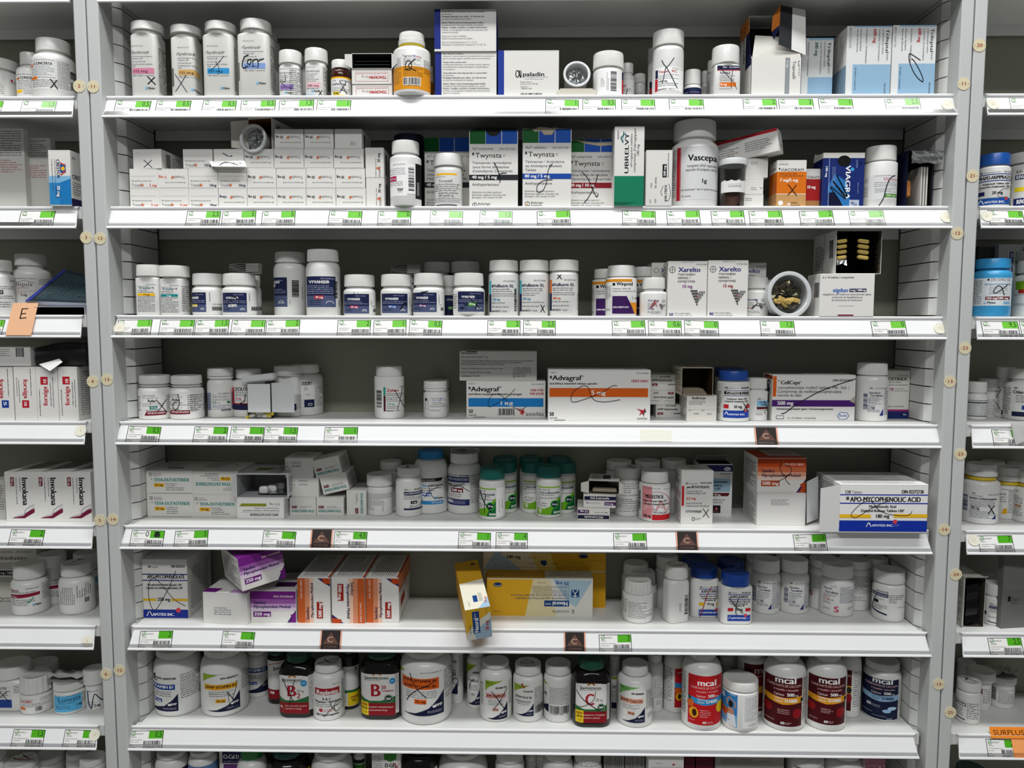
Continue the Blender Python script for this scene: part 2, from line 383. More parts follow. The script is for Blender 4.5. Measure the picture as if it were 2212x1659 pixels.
# ---------------------------------------------------------------- cartons
def box(row, x0, x1, y0, y1, depth, label, art=(), on=None, base=None, col='#dedcd7', side=(), top=(), rot=0, rz=0, roll=0, group=None, opened=None, flaps=(), inner='#b9b2a4',
        name='medicine_box', cat='box', Yf=None, ch=.0005, top_open=False, pitch=0, sidecol=None, z=None, hgt=None, fix=None):
    """front face x0..x1, y0 top, y1 foot (crop px). base: metres behind the lip. on: info of the thing it stands on. depth in crop px of the front scale."""
    X0, X1, Y0, Y1 = ax(x0), ax(x1), ay(y0), ay(y1); xm = (X0+X1)/2
    sz = z if z is not None else (on.top+.0001 if on else SZ[row])
    if Yf is None: Yf = LIP+base if base is not None else onz(xm, Y1, sz).y
    ym = (Y0+Y1)/2
    xl, xr_ = at(X0, ym, Yf).x, at(X1, ym, Yf).x
    W = (xr_-xl)/math.cos(math.radians(rz)); S = (xr_-xl)/(X1-X0); Dp = q(depth)*S
    H = hgt or (at(xm, Y0, Yf).z-sz)
    if roll: H = hgt or H
    Xc = (xl+xr_)/2
    if Yf+Dp > BACK-.001 and not rz: Dp = BACK-.001-Yf
    if not rz: Xo = Xc; Xc = keep_in(Xc, W/2, Yf+Dp)
    root = MB(); i = Info(); i.top = sz+H; i.x = Xc; i.yf = Yf; i.S = S; i.W = W; i.H = H
    if fix: M = fix
    else: M = Matrix.Translation((Xc, Yf, sz))
    tx, tz = xm, proj((Xc, Yf, sz))[1]
    key = col
    if opened or top_open:
        th = .0006
        root.box(-W/2, -W/2+th, 0, Dp, 0, H, key); root.box(W/2-th, W/2, 0, Dp, 0, H, key)
        root.box(-W/2+th, W/2-th, 0, Dp, 0, th, key)
        if opened: root.box(-W/2+th, W/2-th, 0, Dp, H-th, H, key)
        root.box(-W/2+th, W/2-th, Dp-th, Dp, th, H-th, key)
        if top_open: root.box(-W/2+th, W/2-th, 0, th, th, H, key)
        ii = th*1.05
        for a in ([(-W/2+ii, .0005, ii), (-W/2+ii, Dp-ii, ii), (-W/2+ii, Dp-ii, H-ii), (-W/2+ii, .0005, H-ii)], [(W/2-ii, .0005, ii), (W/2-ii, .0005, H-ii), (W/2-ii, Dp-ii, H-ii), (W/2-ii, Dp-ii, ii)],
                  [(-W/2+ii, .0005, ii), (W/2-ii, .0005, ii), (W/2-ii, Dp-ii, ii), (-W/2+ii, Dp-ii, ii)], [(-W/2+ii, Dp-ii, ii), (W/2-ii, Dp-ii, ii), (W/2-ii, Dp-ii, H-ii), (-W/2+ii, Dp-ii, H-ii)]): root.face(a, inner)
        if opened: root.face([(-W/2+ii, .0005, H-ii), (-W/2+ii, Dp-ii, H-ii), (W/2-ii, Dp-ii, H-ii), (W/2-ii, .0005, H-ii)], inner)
    else:
        root.box(-W/2, W/2, 0, Dp, 0, H, key, ch=ch)
        zz = H-.0012   # tuck-flap seam of the carton end
        root.face([(-W/2+.0008, -4e-5, zz), (W/2-.0008, -4e-5, zz), (W/2-.0008, -4e-5, zz+.00018), (-W/2+.0008, -4e-5, zz+.00018)][::1], 'l')
    th_ = rot
    def fr(a, bb):
        return max(-W/2, min(W/2, (a-tx)*S)), max(0, min(H, (tz-bb)*S))
    def rotated(els):
        return els
    print_on(root, art, fr, lambda u, v, h: (u, -h, v), hash_(label))
    # sides: local pixel frame 0..depth, 0..H
    Hp, Dq, Wp = H/S, Dp/S, W/S
    def loc_uv(a, bb): return a*S, bb*S
    if side:
        sd = -1 if Xc > CAM.x else 1
        if rz: sd = -1 if math.sin(math.atan2(Xc-CAM.x, Yf-CAM.y)+math.radians(rz)) > 0 else 1
        E = side(Dq, Hp) if callable(side) else side
        if sd > 0: print_on(root, E, loc_uv, lambda u, v, h: (W/2+h, u, H-v), hash_(label)+1)
        else: print_on(root, E, loc_uv, lambda u, v, h: (-W/2-h, Dp-u, H-v), hash_(label)+1)
    if top: print_on(root, top(Wp, Dq) if callable(top) else top, loc_uv, lambda u, v, h: (-W/2+u, Dp-v, H+h), hash_(label)+2)
    o = root.build(name)
    if fix: o.matrix_world = fix
    else: o.location = (Xc, Yf, sz); o.rotation_euler = (math.radians(pitch), math.radians(roll), math.radians(rz))
    tag(o, label, cat, group or 'medicine cartons on the %s shelf' % ORD[row]); i.root = o; i.D = Dp
    for k, fl in enumerate(flaps):   # (edge, length px, angle, colour[, inset]) hinged on the opening; 0 = straight out, 90 = folded fully open
        ed, L, ang, fc = fl[:4]; L = q(L)*S; a = math.radians(ang); f = MB(); th = .0005; ins = .001
        if ed in 'lr':
            sgn = -1 if ed == 'l' else 1; x = sgn*W/2; d = Vector((sgn*math.sin(a), -math.cos(a), 0)); n_ = Vector((sgn*math.cos(a), math.sin(a), 0))*th
            P0 = [Vector((x, 0, ins)), Vector((x, 0, H-ins)), Vector((x, 0, H-ins*4))+d*L, Vector((x, 0, ins*4))+d*L]
        else:
            sgn = 1 if ed == 't' else -1; zz = H if ed == 't' else 0
            if top_open and ed == 't': d = Vector((0, -math.sin(a), math.cos(a))); yy = 0
            elif ed == 'u': zz = H; d = Vector((0, math.sin(a), math.cos(a))); yy = Dp
            else: d = Vector((0, -math.cos(a), sgn*math.sin(a))); yy = 0
            n_ = Vector((0, math.sin(a), sgn*math.cos(a)))*th
            P0 = [Vector((-W/2+ins, yy, zz)), Vector((W/2-ins, yy, zz)), Vector((W/2-ins*3, yy, zz))+d*L, Vector((-W/2+ins*3, yy, zz))+d*L]
        P1 = [x_+n_ for x_ in P0]; f.face(P0, fc); f.face(P1[::-1], fc)
        for j in range(4): f.face([P0[j], P1[j], P1[(j+1) % 4], P0[(j+1) % 4]], fc)
        f.build('box_flap', o)
    return i
def lines(c='d', n=9, m=.08, hdr=None, x=.1, wf=.8):
    """an info panel printed on a side: returns fn(W,H)"""
    def f(W, H):
        o = [('g', W*x, H*m, W*wf, H*(1-2*m), n, c, 0)]
        return o
    return f
def vlines(c='d', n=7, m=.1):
    return lambda W, H: [('g', W*m, H*(1-m), H*(1-2*m), W*(1-2*m), n, c, 90)]
# ---------------------------------------------------------------- rails, tickets
TH, TF = .029, .0124     # rail height and how far its foot stands forward
def rail_pt(row, X, v, h=0):
    """point on the price rail: v metres down the slope from the top, h off the plate"""
    L = math.hypot(TH, TF); return Vector((X, LIP-.0005-TF*v/L-TH/L*h, SZ[row]-.004-TH*v/L+TF/L*h))
def rail_x(row, px):
    P = proj((0, .009, SZ[row]-.02)); return at(px, P[1]+(px-P[0])*.003, .009).x
def card(row, x0, x1, label, els, v0=.0035, hh=.0265, tilt=0, name='shelf_ticket', cat='ticket', group=None, col='w', lift=.0006, W0=75., H0=39.):
    """flat card in the rail. els drawn in a W0 x H0 px frame"""
    Xa, Xb = rail_x(row, x0), rail_x(row, x1); Wd = Xb-Xa; mb = MB(); ca, sa = math.cos(tilt), math.sin(tilt); cx, cy = Wd/2, hh/2
    def sf(u, v, h):
        du, dv = u-cx, v-cy; return rail_pt(row, Xa+cx+du*ca-dv*sa, v0+cy+du*sa+dv*ca, lift+h)-org
    org = rail_pt(row, Xa+cx, v0+hh, lift)
    a = [sf(0, 0, 0), sf(0, hh, 0), sf(Wd, hh, 0), sf(Wd, 0, 0)]; b = [sf(0, 0, -.0003), sf(0, hh, -.0003), sf(Wd, hh, -.0003), sf(Wd, 0, -.0003)]
    mb.face(a, col); mb.face(b[::-1], col)
    for j in range(4): mb.face([a[j], b[j], b[(j+1) % 4], a[(j+1) % 4]], col)
    print_on(mb, els, lambda x, y: (x/W0*Wd, y/H0*hh), lambda u, v, h: sf(u, v, h*.6), hash_(label))
    o = mb.build(name, loc=org); tag(o, label, cat, group or 'price tickets on the %s shelf edge' % ORD[row]); return o
def ticket(row, x0, x1, num, label, seed=0, fade=0, tilt=None, code=None, head=0, scrib=0):
    rnd = random.Random(row*1000+int(x0)); C(0, 0, 1)
    kk, gg, nn, dd = ('#20242c', '#6cbf3c', '#1d2a1d', '#55565a') if not fade else ('#8d9194', '#a6d68e', '#7f9a78', '#a9abad')
    if row >= 4 and not fade: gg = '#4fa81e'
    code = code or ''.join(str(rnd.randint(0, 9)) for _ in range(12))
    E = [r(0, 0, 75, 1.3, kk), r(0, 37.6, 75, 1.3, kk), r(0, 0, 1.3, 39, kk), r(73.6, 0, 1.4, 39, kk),
         r(43, 1.3, 30.6, 15.5, gg), ring(9, 6.5, 4.3, .9, '#58b04a'), s([(5.5, 7), (9, 10.5), (10.5, 3), (13.5, 2)], .8, '#58b04a'),
         t(4 if head else 7, 8.5, 3.2, 'RANGEMENT' if head else '', dd), t(5, 15 if head else 12.2, 3.2, 'NULL' if rnd.random() < .7 else str(rnd.randint(140000, 990000)), dd),
         g(4, 18, 34, 3.2, 1, dd), g(4, 22.5, 20, 3.2, 1, dd), g(4, 28.5, 6, 3, 1, dd), t(3.5, 36, 2.6, 'Priorite:', dd),
         bc(33, 21.5, 38, 8, kk), t(33, 36.6, 5, code, kk, w=38)]
    wn = 6.5*len(num) if ',' not in num else 6.3*len(num)-4
    if not scrib: E.append(t(71.5-wn, 13.5, 11.5, num, nn, w=wn))
    else: E += [t(32, 14, 12, '0', nn)]+[s([(52, 4), (64, 5), (53, 8), (65, 10), (52, 12), (64, 14), (58, 3), (56, 15)], 2.4, kk)]
    return card(row, x0, x1, label, E, tilt=rnd.uniform(-.03, .035) if tilt is None else tilt, v0=.003 if row < 4 else .0035, hh=.0262)
# ---------------------------------------------------------------- room and shelving
PW, PG = 'paint:#d6d7d3', 'paint:#c2c4c0'
def struct(name, mb): o = mb.build(name); o['kind'] = 'structure'; return o
m_ = MB(); m_.box(-3.2, 3.2, -3, .6, -.05, 0, 'dull:#8d8b86'); struct('floor', m_)
m_ = MB(); m_.box(-3.2, 3.2, -3, .6, 3.4, 3.45, 'dull:#e6e6e2'); struct('ceiling', m_)
m_ = MB(); m_.box(-3.2, 3.2, .2, .26, 0, 3.4, 'dull:#c9c9c4'); struct('wall_back', m_)
HB = .625
ROWY = {1: (222, 2069), 2: (230, 2060), 3: (245, 2043), 4: (252, 2032), 5: (263, 2009), 6: (281, 2007), 7: (277, 1981), 0: (215, 2075), 8: (290, 1975)}
def shelving(bx, label, stickers):
    """one bay: two frame posts, slotted side panels, back panel, number stickers"""
    root = tag(empty('shelving_unit', (bx, 0, 0)), label, 'shelving unit', 'shelving units side by side')
    for sg in (-1, 1):
        f = MB(); xo, xi = sg*(HB-.0008), sg*(HB-.0180)
        a, b_ = sorted((xo, xi)); f.box(a, b_, 0, .152, .02, 2.28, 'paint:#c3c5c3', ch=.002)
        post = f.build('frame_post', root)
        f = MB(); z = .1; tpk = .0135; ys = .038 if sg < 0 else .030; xw = xi; x2 = sg*(.598 if sg < 0 else .600)
        f.box(*sorted((xw, x2+sg*.004)), ys+.012, BACK-.002, .1, 2.2, 'dull:#0c0c0c')
        k0 = 0; zz = 1.9605+.0264*9
        while zz > .2:
            z1, z0 = zz-.0008, zz-.0264+.0008; P = [(xw, ys), (x2+sg*.0015, ys+.0085), (x2, ys+.011), (x2, BACK-.012), (xw, BACK-.012)]
            lo = [(x, y, z0) for x, y in P]; hi = [(x, y, z1) for x, y in P]
            f.grid([lo, hi], PW, smooth=False); f.face(lo[::-1], PG); f.face(hi, PG); zz -= .0264
        f.build('slotted_panel', root)
        for (px, py, txt) in [q_ for q_ in stickers if (q_[0] > 1131) == (bx+sg*.6 > 0) and abs(at(q_[0], q_[1], 0).x-(bx+sg*(HB-.01))) < .0102]:
            P = at(px, py, -.0004); st = MB(); R8 = .0088; st.grid([[(R8*k*math.cos(a*math.pi/12), y, R8*k*math.sin(a*math.pi/12)) for a in range(24)] for k, y in ((.02, 0), (1, 0), (1, .0005))], '#d9cfae', smooth=False)
            sc_ = .0012; wt = len(txt)*.0042; up = .0022
            print_on(st, [('t', -wt/2, up, .0048, txt, '#a5542c', wt, 1, 0), ('p', [(-.0068, -.0003), (-.0056, -.0003), (-.0056, .0005), (-.0068, .0005)], '#a5542c'), ('p', [(.0056, -.0003), (.0068, -.0003), (.0068, .0005), (.0056, .0005)], '#a5542c')],
                     lambda a, b_: (a, -b_), lambda u, v, h: (u, -h, v))
            so = st.build('number_sticker', post); so.location = Vector((P.x-bx, -.0006, P.z)); so['label'] = 'round cream sticker reading %s on the post' % txt
    f = MB(); f.box(-HB+.02, HB-.02, BACK, .151, .05, 2.28, 'paint:#8b8c7c'); f.build('back_panel', root)
    f = MB(); f.box(-HB+.02, HB-.02, .0, .15, .03, .1, PW); f.build('base_panel', root)
    f = MB(); f.box(-HB+.021, HB-.021, .0, .15, 2.25, 2.28, PW); f.build('top_panel', root)
    return root
ST = [(171, 186, '2'), (201, 187, '11'), (186, 513, '3'), (216, 515, '12'), (200, 824, '4'), (231, 820, '13'), (216, 1124, '5'), (244, 1122, '14'), (229, 1456, '6'), (258, 1448, '15'),
      (2116, 98, '20'), (2082, 181, '11'), (2101, 380, '21'), (2068, 504, '12'), (2085, 752, '22'), (2052, 824, '13'), (2075, 981, '23'), (2040, 1144, '14'), (2065, 1241, '24'), (2028, 1478, '15'), (2053, 1539, '25')]
shelving(-2*HB, 'grey metal shelving unit cut off at the left edge', ST)
shelving(0, 'wide grey metal shelving unit in the middle', ST)
shelving(2*HB, 'grey metal shelving unit cut off at the right edge', ST)
def shelf(bay, row, rail_stickers=()):
    bx = {'l': -2*HB, 'm': 0, 'r': 2*HB}[bay]; z = SZ[row]; wi = HB-.0225
    where = {'l': 'in the left unit', 'm': 'across the middle unit', 'r': 'in the right unit'}[bay]
    root = tag(empty('shelf', (bx, 0, z)), '%s white metal shelf %s, with its sloping price rail' % (ORD[row] if row else 'highest cut-off', where), 'shelf', 'white metal shelves')
    f = MB(); f.box(-.5975, .5993, LIP, BACK-.0005, -.018, 0, PW, ch=.0008); f.box(-.597, .599, BACK-.0085, BACK-.006, -.034, -.0182, PW)
    f.box(-wi, -.5976, LIP, .024, -.018, 0, PW); f.box(.5994, wi, LIP, .024, -.018, 0, PW)
    f.build('shelf_board', root)
    if bay == 'm': xa, xb = rail_x(row, ROWY[row][0]), rail_x(row, ROWY[row][1])
    elif bay == 'l': xa, xb = -wi, rail_x(row, [155, 161, 169, 179, 187, 203, 207, 213, 218][row])-bx
    else: xa, xb = rail_x(row, [2150, 2128, 2114, 2106, 2096, 2084, 2076, 2068, 2064][row])-bx, wi
    # rail profile swept along x: nose lip, groove, sloping plate, foot with turned edge
    L = math.hypot(TH, TF); sl = lambda v, h: (LIP-.0005-TF*v/L-TH/L*h, -.004-TH*v/L+TF/L*h)
    prof = [(LIP+.001, -.0006), (LIP+.0002, .0002), (LIP-.0018, .0002), (LIP-.0026, -.0012), (LIP-.0024, -.0032), (LIP-.0012, -.0042), sl(.0012, 0), sl(L-.0035, 0), sl(L-.0032, .0015), sl(L-.0018, .0019), sl(L, .0017), sl(L+.0006, 0), sl(L-.0002, -.0012), (LIP+.0008, -.006)]
    f = MB(); cut = .006
    def xs(a, end):   # cut corners of the plate ends
        return a
    ra = [[(x, y, zz) for y, zz in prof] for x in (xa, xb)]
    ra[0] = [(xa+(.004 if zz > -.008 and zz < 0 else 0)*(1 if bay != 'l' else 0), y, zz) for y, zz in prof]; ra[1] = [(xb-(.004 if zz > -.008 and zz < 0 else 0), y, zz) for y, zz in prof]
    f.grid(ra, 'paint:#e9e9e9', smooth=False); f.face(ra[0], 'paint:#e9e9e9'); f.face(ra[1][::-1], 'paint:#e9e9e9')
    rl = f.build('price_rail', root)
    f = MB(); d_ = .0012   # clear strip that holds the tickets at the foot
    P = [sl(L-.0095, d_), sl(L-.0036, d_), sl(L-.0036, d_+.0004), sl(L-.0095, d_+.0004)]
    f.grid([[(x, y, zz) for y, zz in P] for x in (xa+.001, xb-.001)], 'clear:#ffffff', smooth=False); f.build('clear_holder', root)
    if bay == 'm' and row > 3:
        for sg in (-1, 1):
            f = MB(); f.box(*sorted((sg*wi, sg*(wi-.016))), LIP+.0012, LIP+.012, -.0345, -.001, 'plastic:#d5d6d2', ch=.001); f.build('end_bracket', root)
    for px, py, txt in rail_stickers:
        yy = .008; P = at(px, py, yy); v = (SZ[row]-.004-P.z)/TH*L; st = MB(); og = rail_pt(row, P.x, v, .0008)
        sf = lambda u, vv, h: rail_pt(row, P.x+u, v+vv, .0010+h)-og
        st.face([sf(.0085*math.cos(a*math.pi/12), .0085*math.sin(a*math.pi/12), 0) for a in range(24)], '#e0ddcc'); print_on(st, [('t', -.003, .002, .0042, txt, '#c9b79a', .006, 0, 0)], lambda a, b_: (a, b_), sf)
        o = st.build('number_sticker', rl); o.location = og-Vector((bx, 0, z)); o['label'] = 'faded round cream sticker on the rail'
RS = {('m', 1): [(2047, 227, '11')], ('m', 2): [(2045, 470, '12')], ('m', 3): [(258, 709, '11'), (2030, 710, '13')], ('r', 1): [(2146, 225, '20')], ('r', 2): [(2133, 467, '21')], ('r', 5): [(2105, 1168, '21')],
      ('l', 4): [(173, 931, '1')], ('l', 6): [(190, 1384, '1')], ('l', 7): [(203, 1589, '7')]}
for k in range(0, 9):
    for b_ in 'lmr': shelf(b_, k, RS.get((b_, k), ()))
TK = {1: [(248, 325, '0,5'), (337, 412, '0,5'), (437, 510, '0,5'), (520, 595, '0,5'), (603, 678, '1,5'), (684, 758, '1'), (1178, 1250, '1'), (1258, 1330, '0,5'), (1342, 1415, '1'), (1445, 1520, '2'), (1605, 1678, '2'), (1682, 1757, '3'), (1768, 1842, '1'), (1912, 1988, '2,5*')],
      2: [(403, 476, '2,5'), (480, 553, '5'), (566, 638, '5'), (710, 782, '1'), (816, 888, '0'), (929, 1000, '1*'), (1036, 1107, '1,5*'), (1160, 1232, '1'), (1344, 1416, '2'), (1440, 1512, '1'), (1536, 1608, '2'), (1618, 1690, '1'), (1727, 1800, '2'), (1834, 1910, '2*')],
      3: [(254, 328, '1'), (345, 420, '2'), (422, 495, '1,5'), (500, 573, '1'), (575, 648, '2'), (729, 801, '2'), (807, 878, '1'), (884, 955, '0,5'), (1053, 1124, '2'), (1130, 1200, '2,5'), (1322, 1394, '0'), (1400, 1472, '0,6'), (1478, 1552, '0'), (1642, 1716, '1,5'), (1882, 1957, '0')],
      4: [(275, 347, '0,5'), (419, 492, '2'), (498, 570, '1'), (571, 643, '1,5'), (701, 773, '1')],
      5: [(283, 355, '#'), (378, 450, '5'), (568, 639, '7'), (722, 793, '4,5'), (990, 1060, '1'), (1071, 1140, '4'), (1325, 1397, '1'), (1714, 1785, '1')],
      6: [(302, 373, '2'), (480, 550, '2'), (1294, 1364, '3')], 7: [(280, 353, '0,5')]}
CODES = {1: '055873100340 055873100357 055873100364 055873100371 055873100395 055873100377 060750000218 060752000248 060750000383 691339001250 068502244008 621027977757 060131217100 062021600034'.split(),
         2: '626873454049 626873454026 626873454032 062021676716 061958050211 061958040122 058341020102 058341020118 627758351020 062773610168 771547005215 621027160043 621027160051 063211008020'.split(),
         3: '068686967920 354092101313 354092102105 663220012460 354092103102 354092104109 354092105106 354092106103 060752000161 060752000178 056500092878 056500092885 056500093363 000560909183 320641014965'.split(),
         4: '824699000046 365649703027 620959000526 621027060013 620641011434'.split(), 5: '771313234376 771313234368 057606020772 775848120051 771313164429 622062293660 973590003208 771313222013'.split(),
         6: '771313251778 833416000122 060752050852'.split(), 7: ['622062201193']}
NTH = ['first', 'second', 'third', 'fourth', 'fifth', 'sixth', 'seventh', 'eighth', 'ninth', 'tenth', 'eleventh', 'twelfth', 'thirteenth', 'fourteenth', 'fifteenth']
for row, L_ in TK.items():
    for i_, (a, b_, n_) in enumerate(L_):
        f_ = n_.endswith('*'); sc_ = n_ == '#'; n_ = n_.strip('*#')
        lab = '%sticket reading %s, %s from the left on the middle %s rail' % ('faded ' if f_ else 'green-cornered ', n_ or '0 and scribble', NTH[i_], ORD[row])
        ticket(row, a, b_, n_, lab, fade=f_, scrib=sc_, head=row >= 4, code=CODES.get(row, [None]*16)[i_])
for row, a, b_, n_, lab in ((1, -22, 5, '1', 'cut-off ticket at the left picture edge on the top rail'), (1, 46, 121, '1,5*', "pale ticket reading 1,5 on the left unit's top rail"), (2, 43, 118, '1', "ticket reading 1 on the left unit's second rail"), (3, -62, 9, '1', "cut-off ticket reading 1 left of the orange E card"),
                          (5, 22, 96, '2', "ticket reading 2 on the left unit's fifth rail"), (7, 28, 97, '1,5', "ticket reading 1,5 on the left unit's seventh rail"), (7, 139, 209, '0,5', "ticket reading 0,5 at the end of the left unit's seventh rail"),
                          (1, 2181, 2255, '1*', "cut-off pale ticket on the right unit's top rail"), (2, 2135, 2210, '0', "ticket reading 0 on the right unit's second rail"), (3, 2120, 2200, '9,5', "ticket reading 9,5 on the right unit's third rail"), (3, 2203, 2275, '1', "cut-off ticket at the right picture edge, third rail"),
                          (4, 2143, 2216, '2', "ticket partly behind crumpled plastic on the right unit"), (5, 2113, 2188, '7', "ticket reading 7 on the right unit's fifth rail"), (6, 2135, 2208, '2,5', "ticket reading 2,5 on the right unit's sixth rail"), (7, 2131, 2200, '2,5', "ticket reading 2,5 below the orange surplus card")):
    f_ = n_.endswith('*'); ticket(row, a, b_, n_.strip('*'), lab, fade=f_, head=row > 3)
def warn(row, x0, x1, label, v0=.0015, hh=.031):
    C(0, 0, 1); P_ = '#e2a38a'
    E = [r(0, 0, 3, 60, P_), r(45, 0, 3, 60, P_), r(3, 0, 42, 60, '#2b2422'), p([(24, 5), (42, 38), (6, 38)], '#5d4038'),
         ring(24, 25, 6.6, 2.2, '#f0d2b4'), r(26.5, 20.5, 6, 9, '#5d4038'), t(8, 48, 5, 'CYTOTOXIC', P_, w=32), t(5, 56, 5, 'CYTOTOXIQUE', P_, w=38)]
    card(row, x0, x1, label, E, v0=v0, hh=hh, name='warning_card', cat='card', group='brown cytotoxic warning cards', W0=48, H0=60, col='#2b2422', lift=.0008)
warn(4, 1630, 1680, 'brown cytotoxic card on the fourth shelf edge, at its right'); warn(5, 671, 719, 'brown cytotoxic card on the fifth shelf edge, left of a 4,5 ticket', v0=.001)
warn(5, 1460, 1508, 'brown cytotoxic card on the fifth shelf edge, right of centre', v0=.001); warn(6, 692, 738, 'brown cytotoxic card below the three orange cartons', v0=.001); warn(6, 1218, 1265, 'brown cytotoxic card left of the ticket reading 3', v0=.001)
card(4, 1383, 1450, 'blank cream card on the fourth shelf edge', [], v0=.0055, hh=.0175, name='blank_card', cat='card', group='loose cards on the rails', col='#e6e4d6', tilt=.03)
C(0, 0, 1)
card(7, 2142, 2240, 'orange surplus card above a ticket in the right unit', [t(6, 20, 13, 'SURPLUS', '#3a2416', w=68)], v0=-.014, hh=.016, name='surplus_card', cat='card', group='loose cards on the rails', col='#ee8a2c', W0=98, H0=28, lift=.003)
card(7, 2186, 2240, 'translucent orange strip under the surplus card', [], v0=.002, hh=.028, name='orange_strip', cat='card', group='loose cards on the rails', col='#f0a060', lift=.0016)
card(3, 20, 75, 'curled orange card with a black letter E on the left unit', [s([(33, 20), (33, 55)], 3.5), s([(33, 21), (50, 20)], 3.5), s([(33, 38), (47, 37)], 3.5), s([(33, 54), (51, 52)], 3.5)], v0=-.0225, hh=.052, name='letter_card', cat='card', group='loose cards on the rails', col='#dfae88', W0=78, H0=112, lift=.0035)
B, K = bottle, box
# ================================================================ top shelf
C(200, 0, 3.95)
def synth(fx, yt, din, mg, colr, dx, extra=(), mx=None):
    """front print of a tall square bottle; fx, dx shift the block"""
    a = fx
    return [t(a, yt, 10, 'DIN 0217'+din, 'd', w=98), r(a-8, yt+42, 6, 12, 'd'), t(a+2, yt+60, 26, 'Synthroid', 'k', w=140), t(a+143, yt+50, 10, '®', 'k'), t(a, yt+86, 11, 'Levothyroxine Sodium', 'd', w=176), t(a, yt+104, 11, 'Tablets USP', 'd', w=94),
            t(a, yt+128, 11, 'Comprimés de', 'd', w=116), t(a, yt+149, 11, 'lévothyroxine sodique', 'd', w=176), t(a, yt+167, 11, 'USP', 'd', w=33), r(a+2, yt+177, 186, 46, colr), t(a+8, yt+212, 20, mg, 'k', w=124, b=1), t(a+2, yt+243, 11, '1000 Tablets / comprimés', 'd', w=184),
            r((mx or a+108), yt+333, 20, 20, '#7fb2d6'), t((mx or a+108)+22, yt+351, 17, 'Mylan', 'k', w=60, b=1)]
sy = dict(kind='square', sh=22, ng=28, sqc=.16, col='plastic:#d9d8d3')
B(1, 315, 545, 165, .003, (372, 633, 72), 'tall square white bottle with pink 112 mcg band, far left on the top shelf', synth(334, 412, '1226', '112 mcg', '#cf7f9b', 0)+[X(465, 660, 62, 64, 8), g(556, 405, 78, 380, 17, 'k')], sq=200, **sy)
B(1, 660, 862, 197, .005, (717, 966, 66), 'tall square white bottle with ochre 125 mcg band, crossed in pen', synth(726, 425, '2119', '125 mcg', '#cda463', 0)+[X(700, 640, 98, 150, 5), bc(668, 590, 22, 150)], sq=200, **sy)
B(1, 930, 1195, 165, .003, (984, 1238, 72), 'tall square white bottle with bright blue 137 mcg band on the top shelf', synth(975, 412, '0952', '137 mcg', '#2f8fc9', 0)+[s([(1120, 490), (1060, 560), (1000, 610)], 4), s([(1050, 540), (1075, 580), (1072, 640)], 4), g(1203, 400, 20, 370, 16, 'k')], sq=190, **sy)
B(1, 1226, 1500, 146, .0, (1275, 1530, 85), 'tallest square white bottle with handwritten Corr over its 150 mcg band', [x for x in synth(1284, 370, '2127', '150 mcg', '#7f9bd0', 0)]+[s([(1330, 480), (1295, 500), (1275, 560), (1290, 590), (1320, 575)], 9, '#12282c'), s([(1325, 525), (1350, 515), (1345, 555), (1322, 550), (1325, 525)], 8, '#12282c'), s([(1365, 520), (1368, 580)], 8, '#12282c'), s([(1366, 530), (1400, 515), (1412, 545), (1414, 570)], 8, '#12282c'), s([(1412, 530), (1460, 510)], 8, '#12282c'), g(1512, 375, 52, 380, 20, 'k'), bc(1236, 540, 14, 150)], sq=210, **sy)
B(1, 1440, 1600, 268, .085, (1500, 1622, 60), 'white bottle mostly hidden behind the tallest square bottle', [], ribs=0, ng=10)
def syn2(a, yt, mg, colr):
    return [t(a, yt, 9, 'DIN 0217214', 'd', w=80), t(a-4, yt+36, 18, 'Synthroid', 'k', w=118), g(a, yt+44, 112, 74, 5, 'd'), r(a+2, yt+122, 118, 44, colr), t(a+8, yt+156, 17, mg, 'k', w=96, b=1), g(a, yt+166, 104, 14, 1, 'd'), r(a+42, yt+184, 18, 18, '#7fb2d6'), t(a+62, yt+200, 14, 'Mylan', 'k', w=46, b=1), g(a, yt+214, 80, 18, 2, 'c')]
B(1, 1580, 1757, 415, .004, (1592, 1783, 110), 'small white bottle with purple 175 mcg band on the top shelf', syn2(1592, 600, '175 mcg', '#8f74b4')+[s([(1640, 640), (1643, 700), (1600, 690)], 4), s([(1600, 700), (1650, 745)], 4), g(1680, 585, 90, 230, 14, 'k')], kind='square', sq=150, sh=25, ng=14, sqc=.25)
B(1, 1806, 1975, 398, .003, (1818, 2010, 110), 'small white bottle with pale pink 200 mcg band on the top shelf', syn2(1822, 585, '200 mcg', '#e3b7bd')+[X(1925, 770, 30, 50, 6), g(1965, 575, 56, 240, 14, 'k')], kind='square', sq=150, sh=25, ng=14, sqc=.25)
B(1, 1790, 1830, 474, .09, (1786, 1832, 60), 'white bottle glimpsed between the two small square bottles', [])
C(700, 0, 3.95)
B(1, 60, 232, 500, .004, (80, 238, 70), 'brown amber bottle with white cap and yellow-edged label on the top shelf', [r(50, 665, 190, 150, 'w'), r(50, 658, 190, 14, 'y'), t(74, 697, 14, '100', 'n'), t(138, 697, 12, 'DIN 00015741', 'n', w=92, b=1), t(68, 729, 18, 'TAPAZOLE', 'n', w=120, b=1), g(72, 740, 160, 40, 3, 'n'), r(78, 780, 50, 26, '#c8b428'), t(84, 802, 18, '5 mg', 'k', w=36, b=1), r(50, 808, 190, 10, 'y'), X(130, 690, 60, 110, 5), s([(140, 760), (200, 790)], 4)], col='amber:#3d1509', ng=8, sh=60)
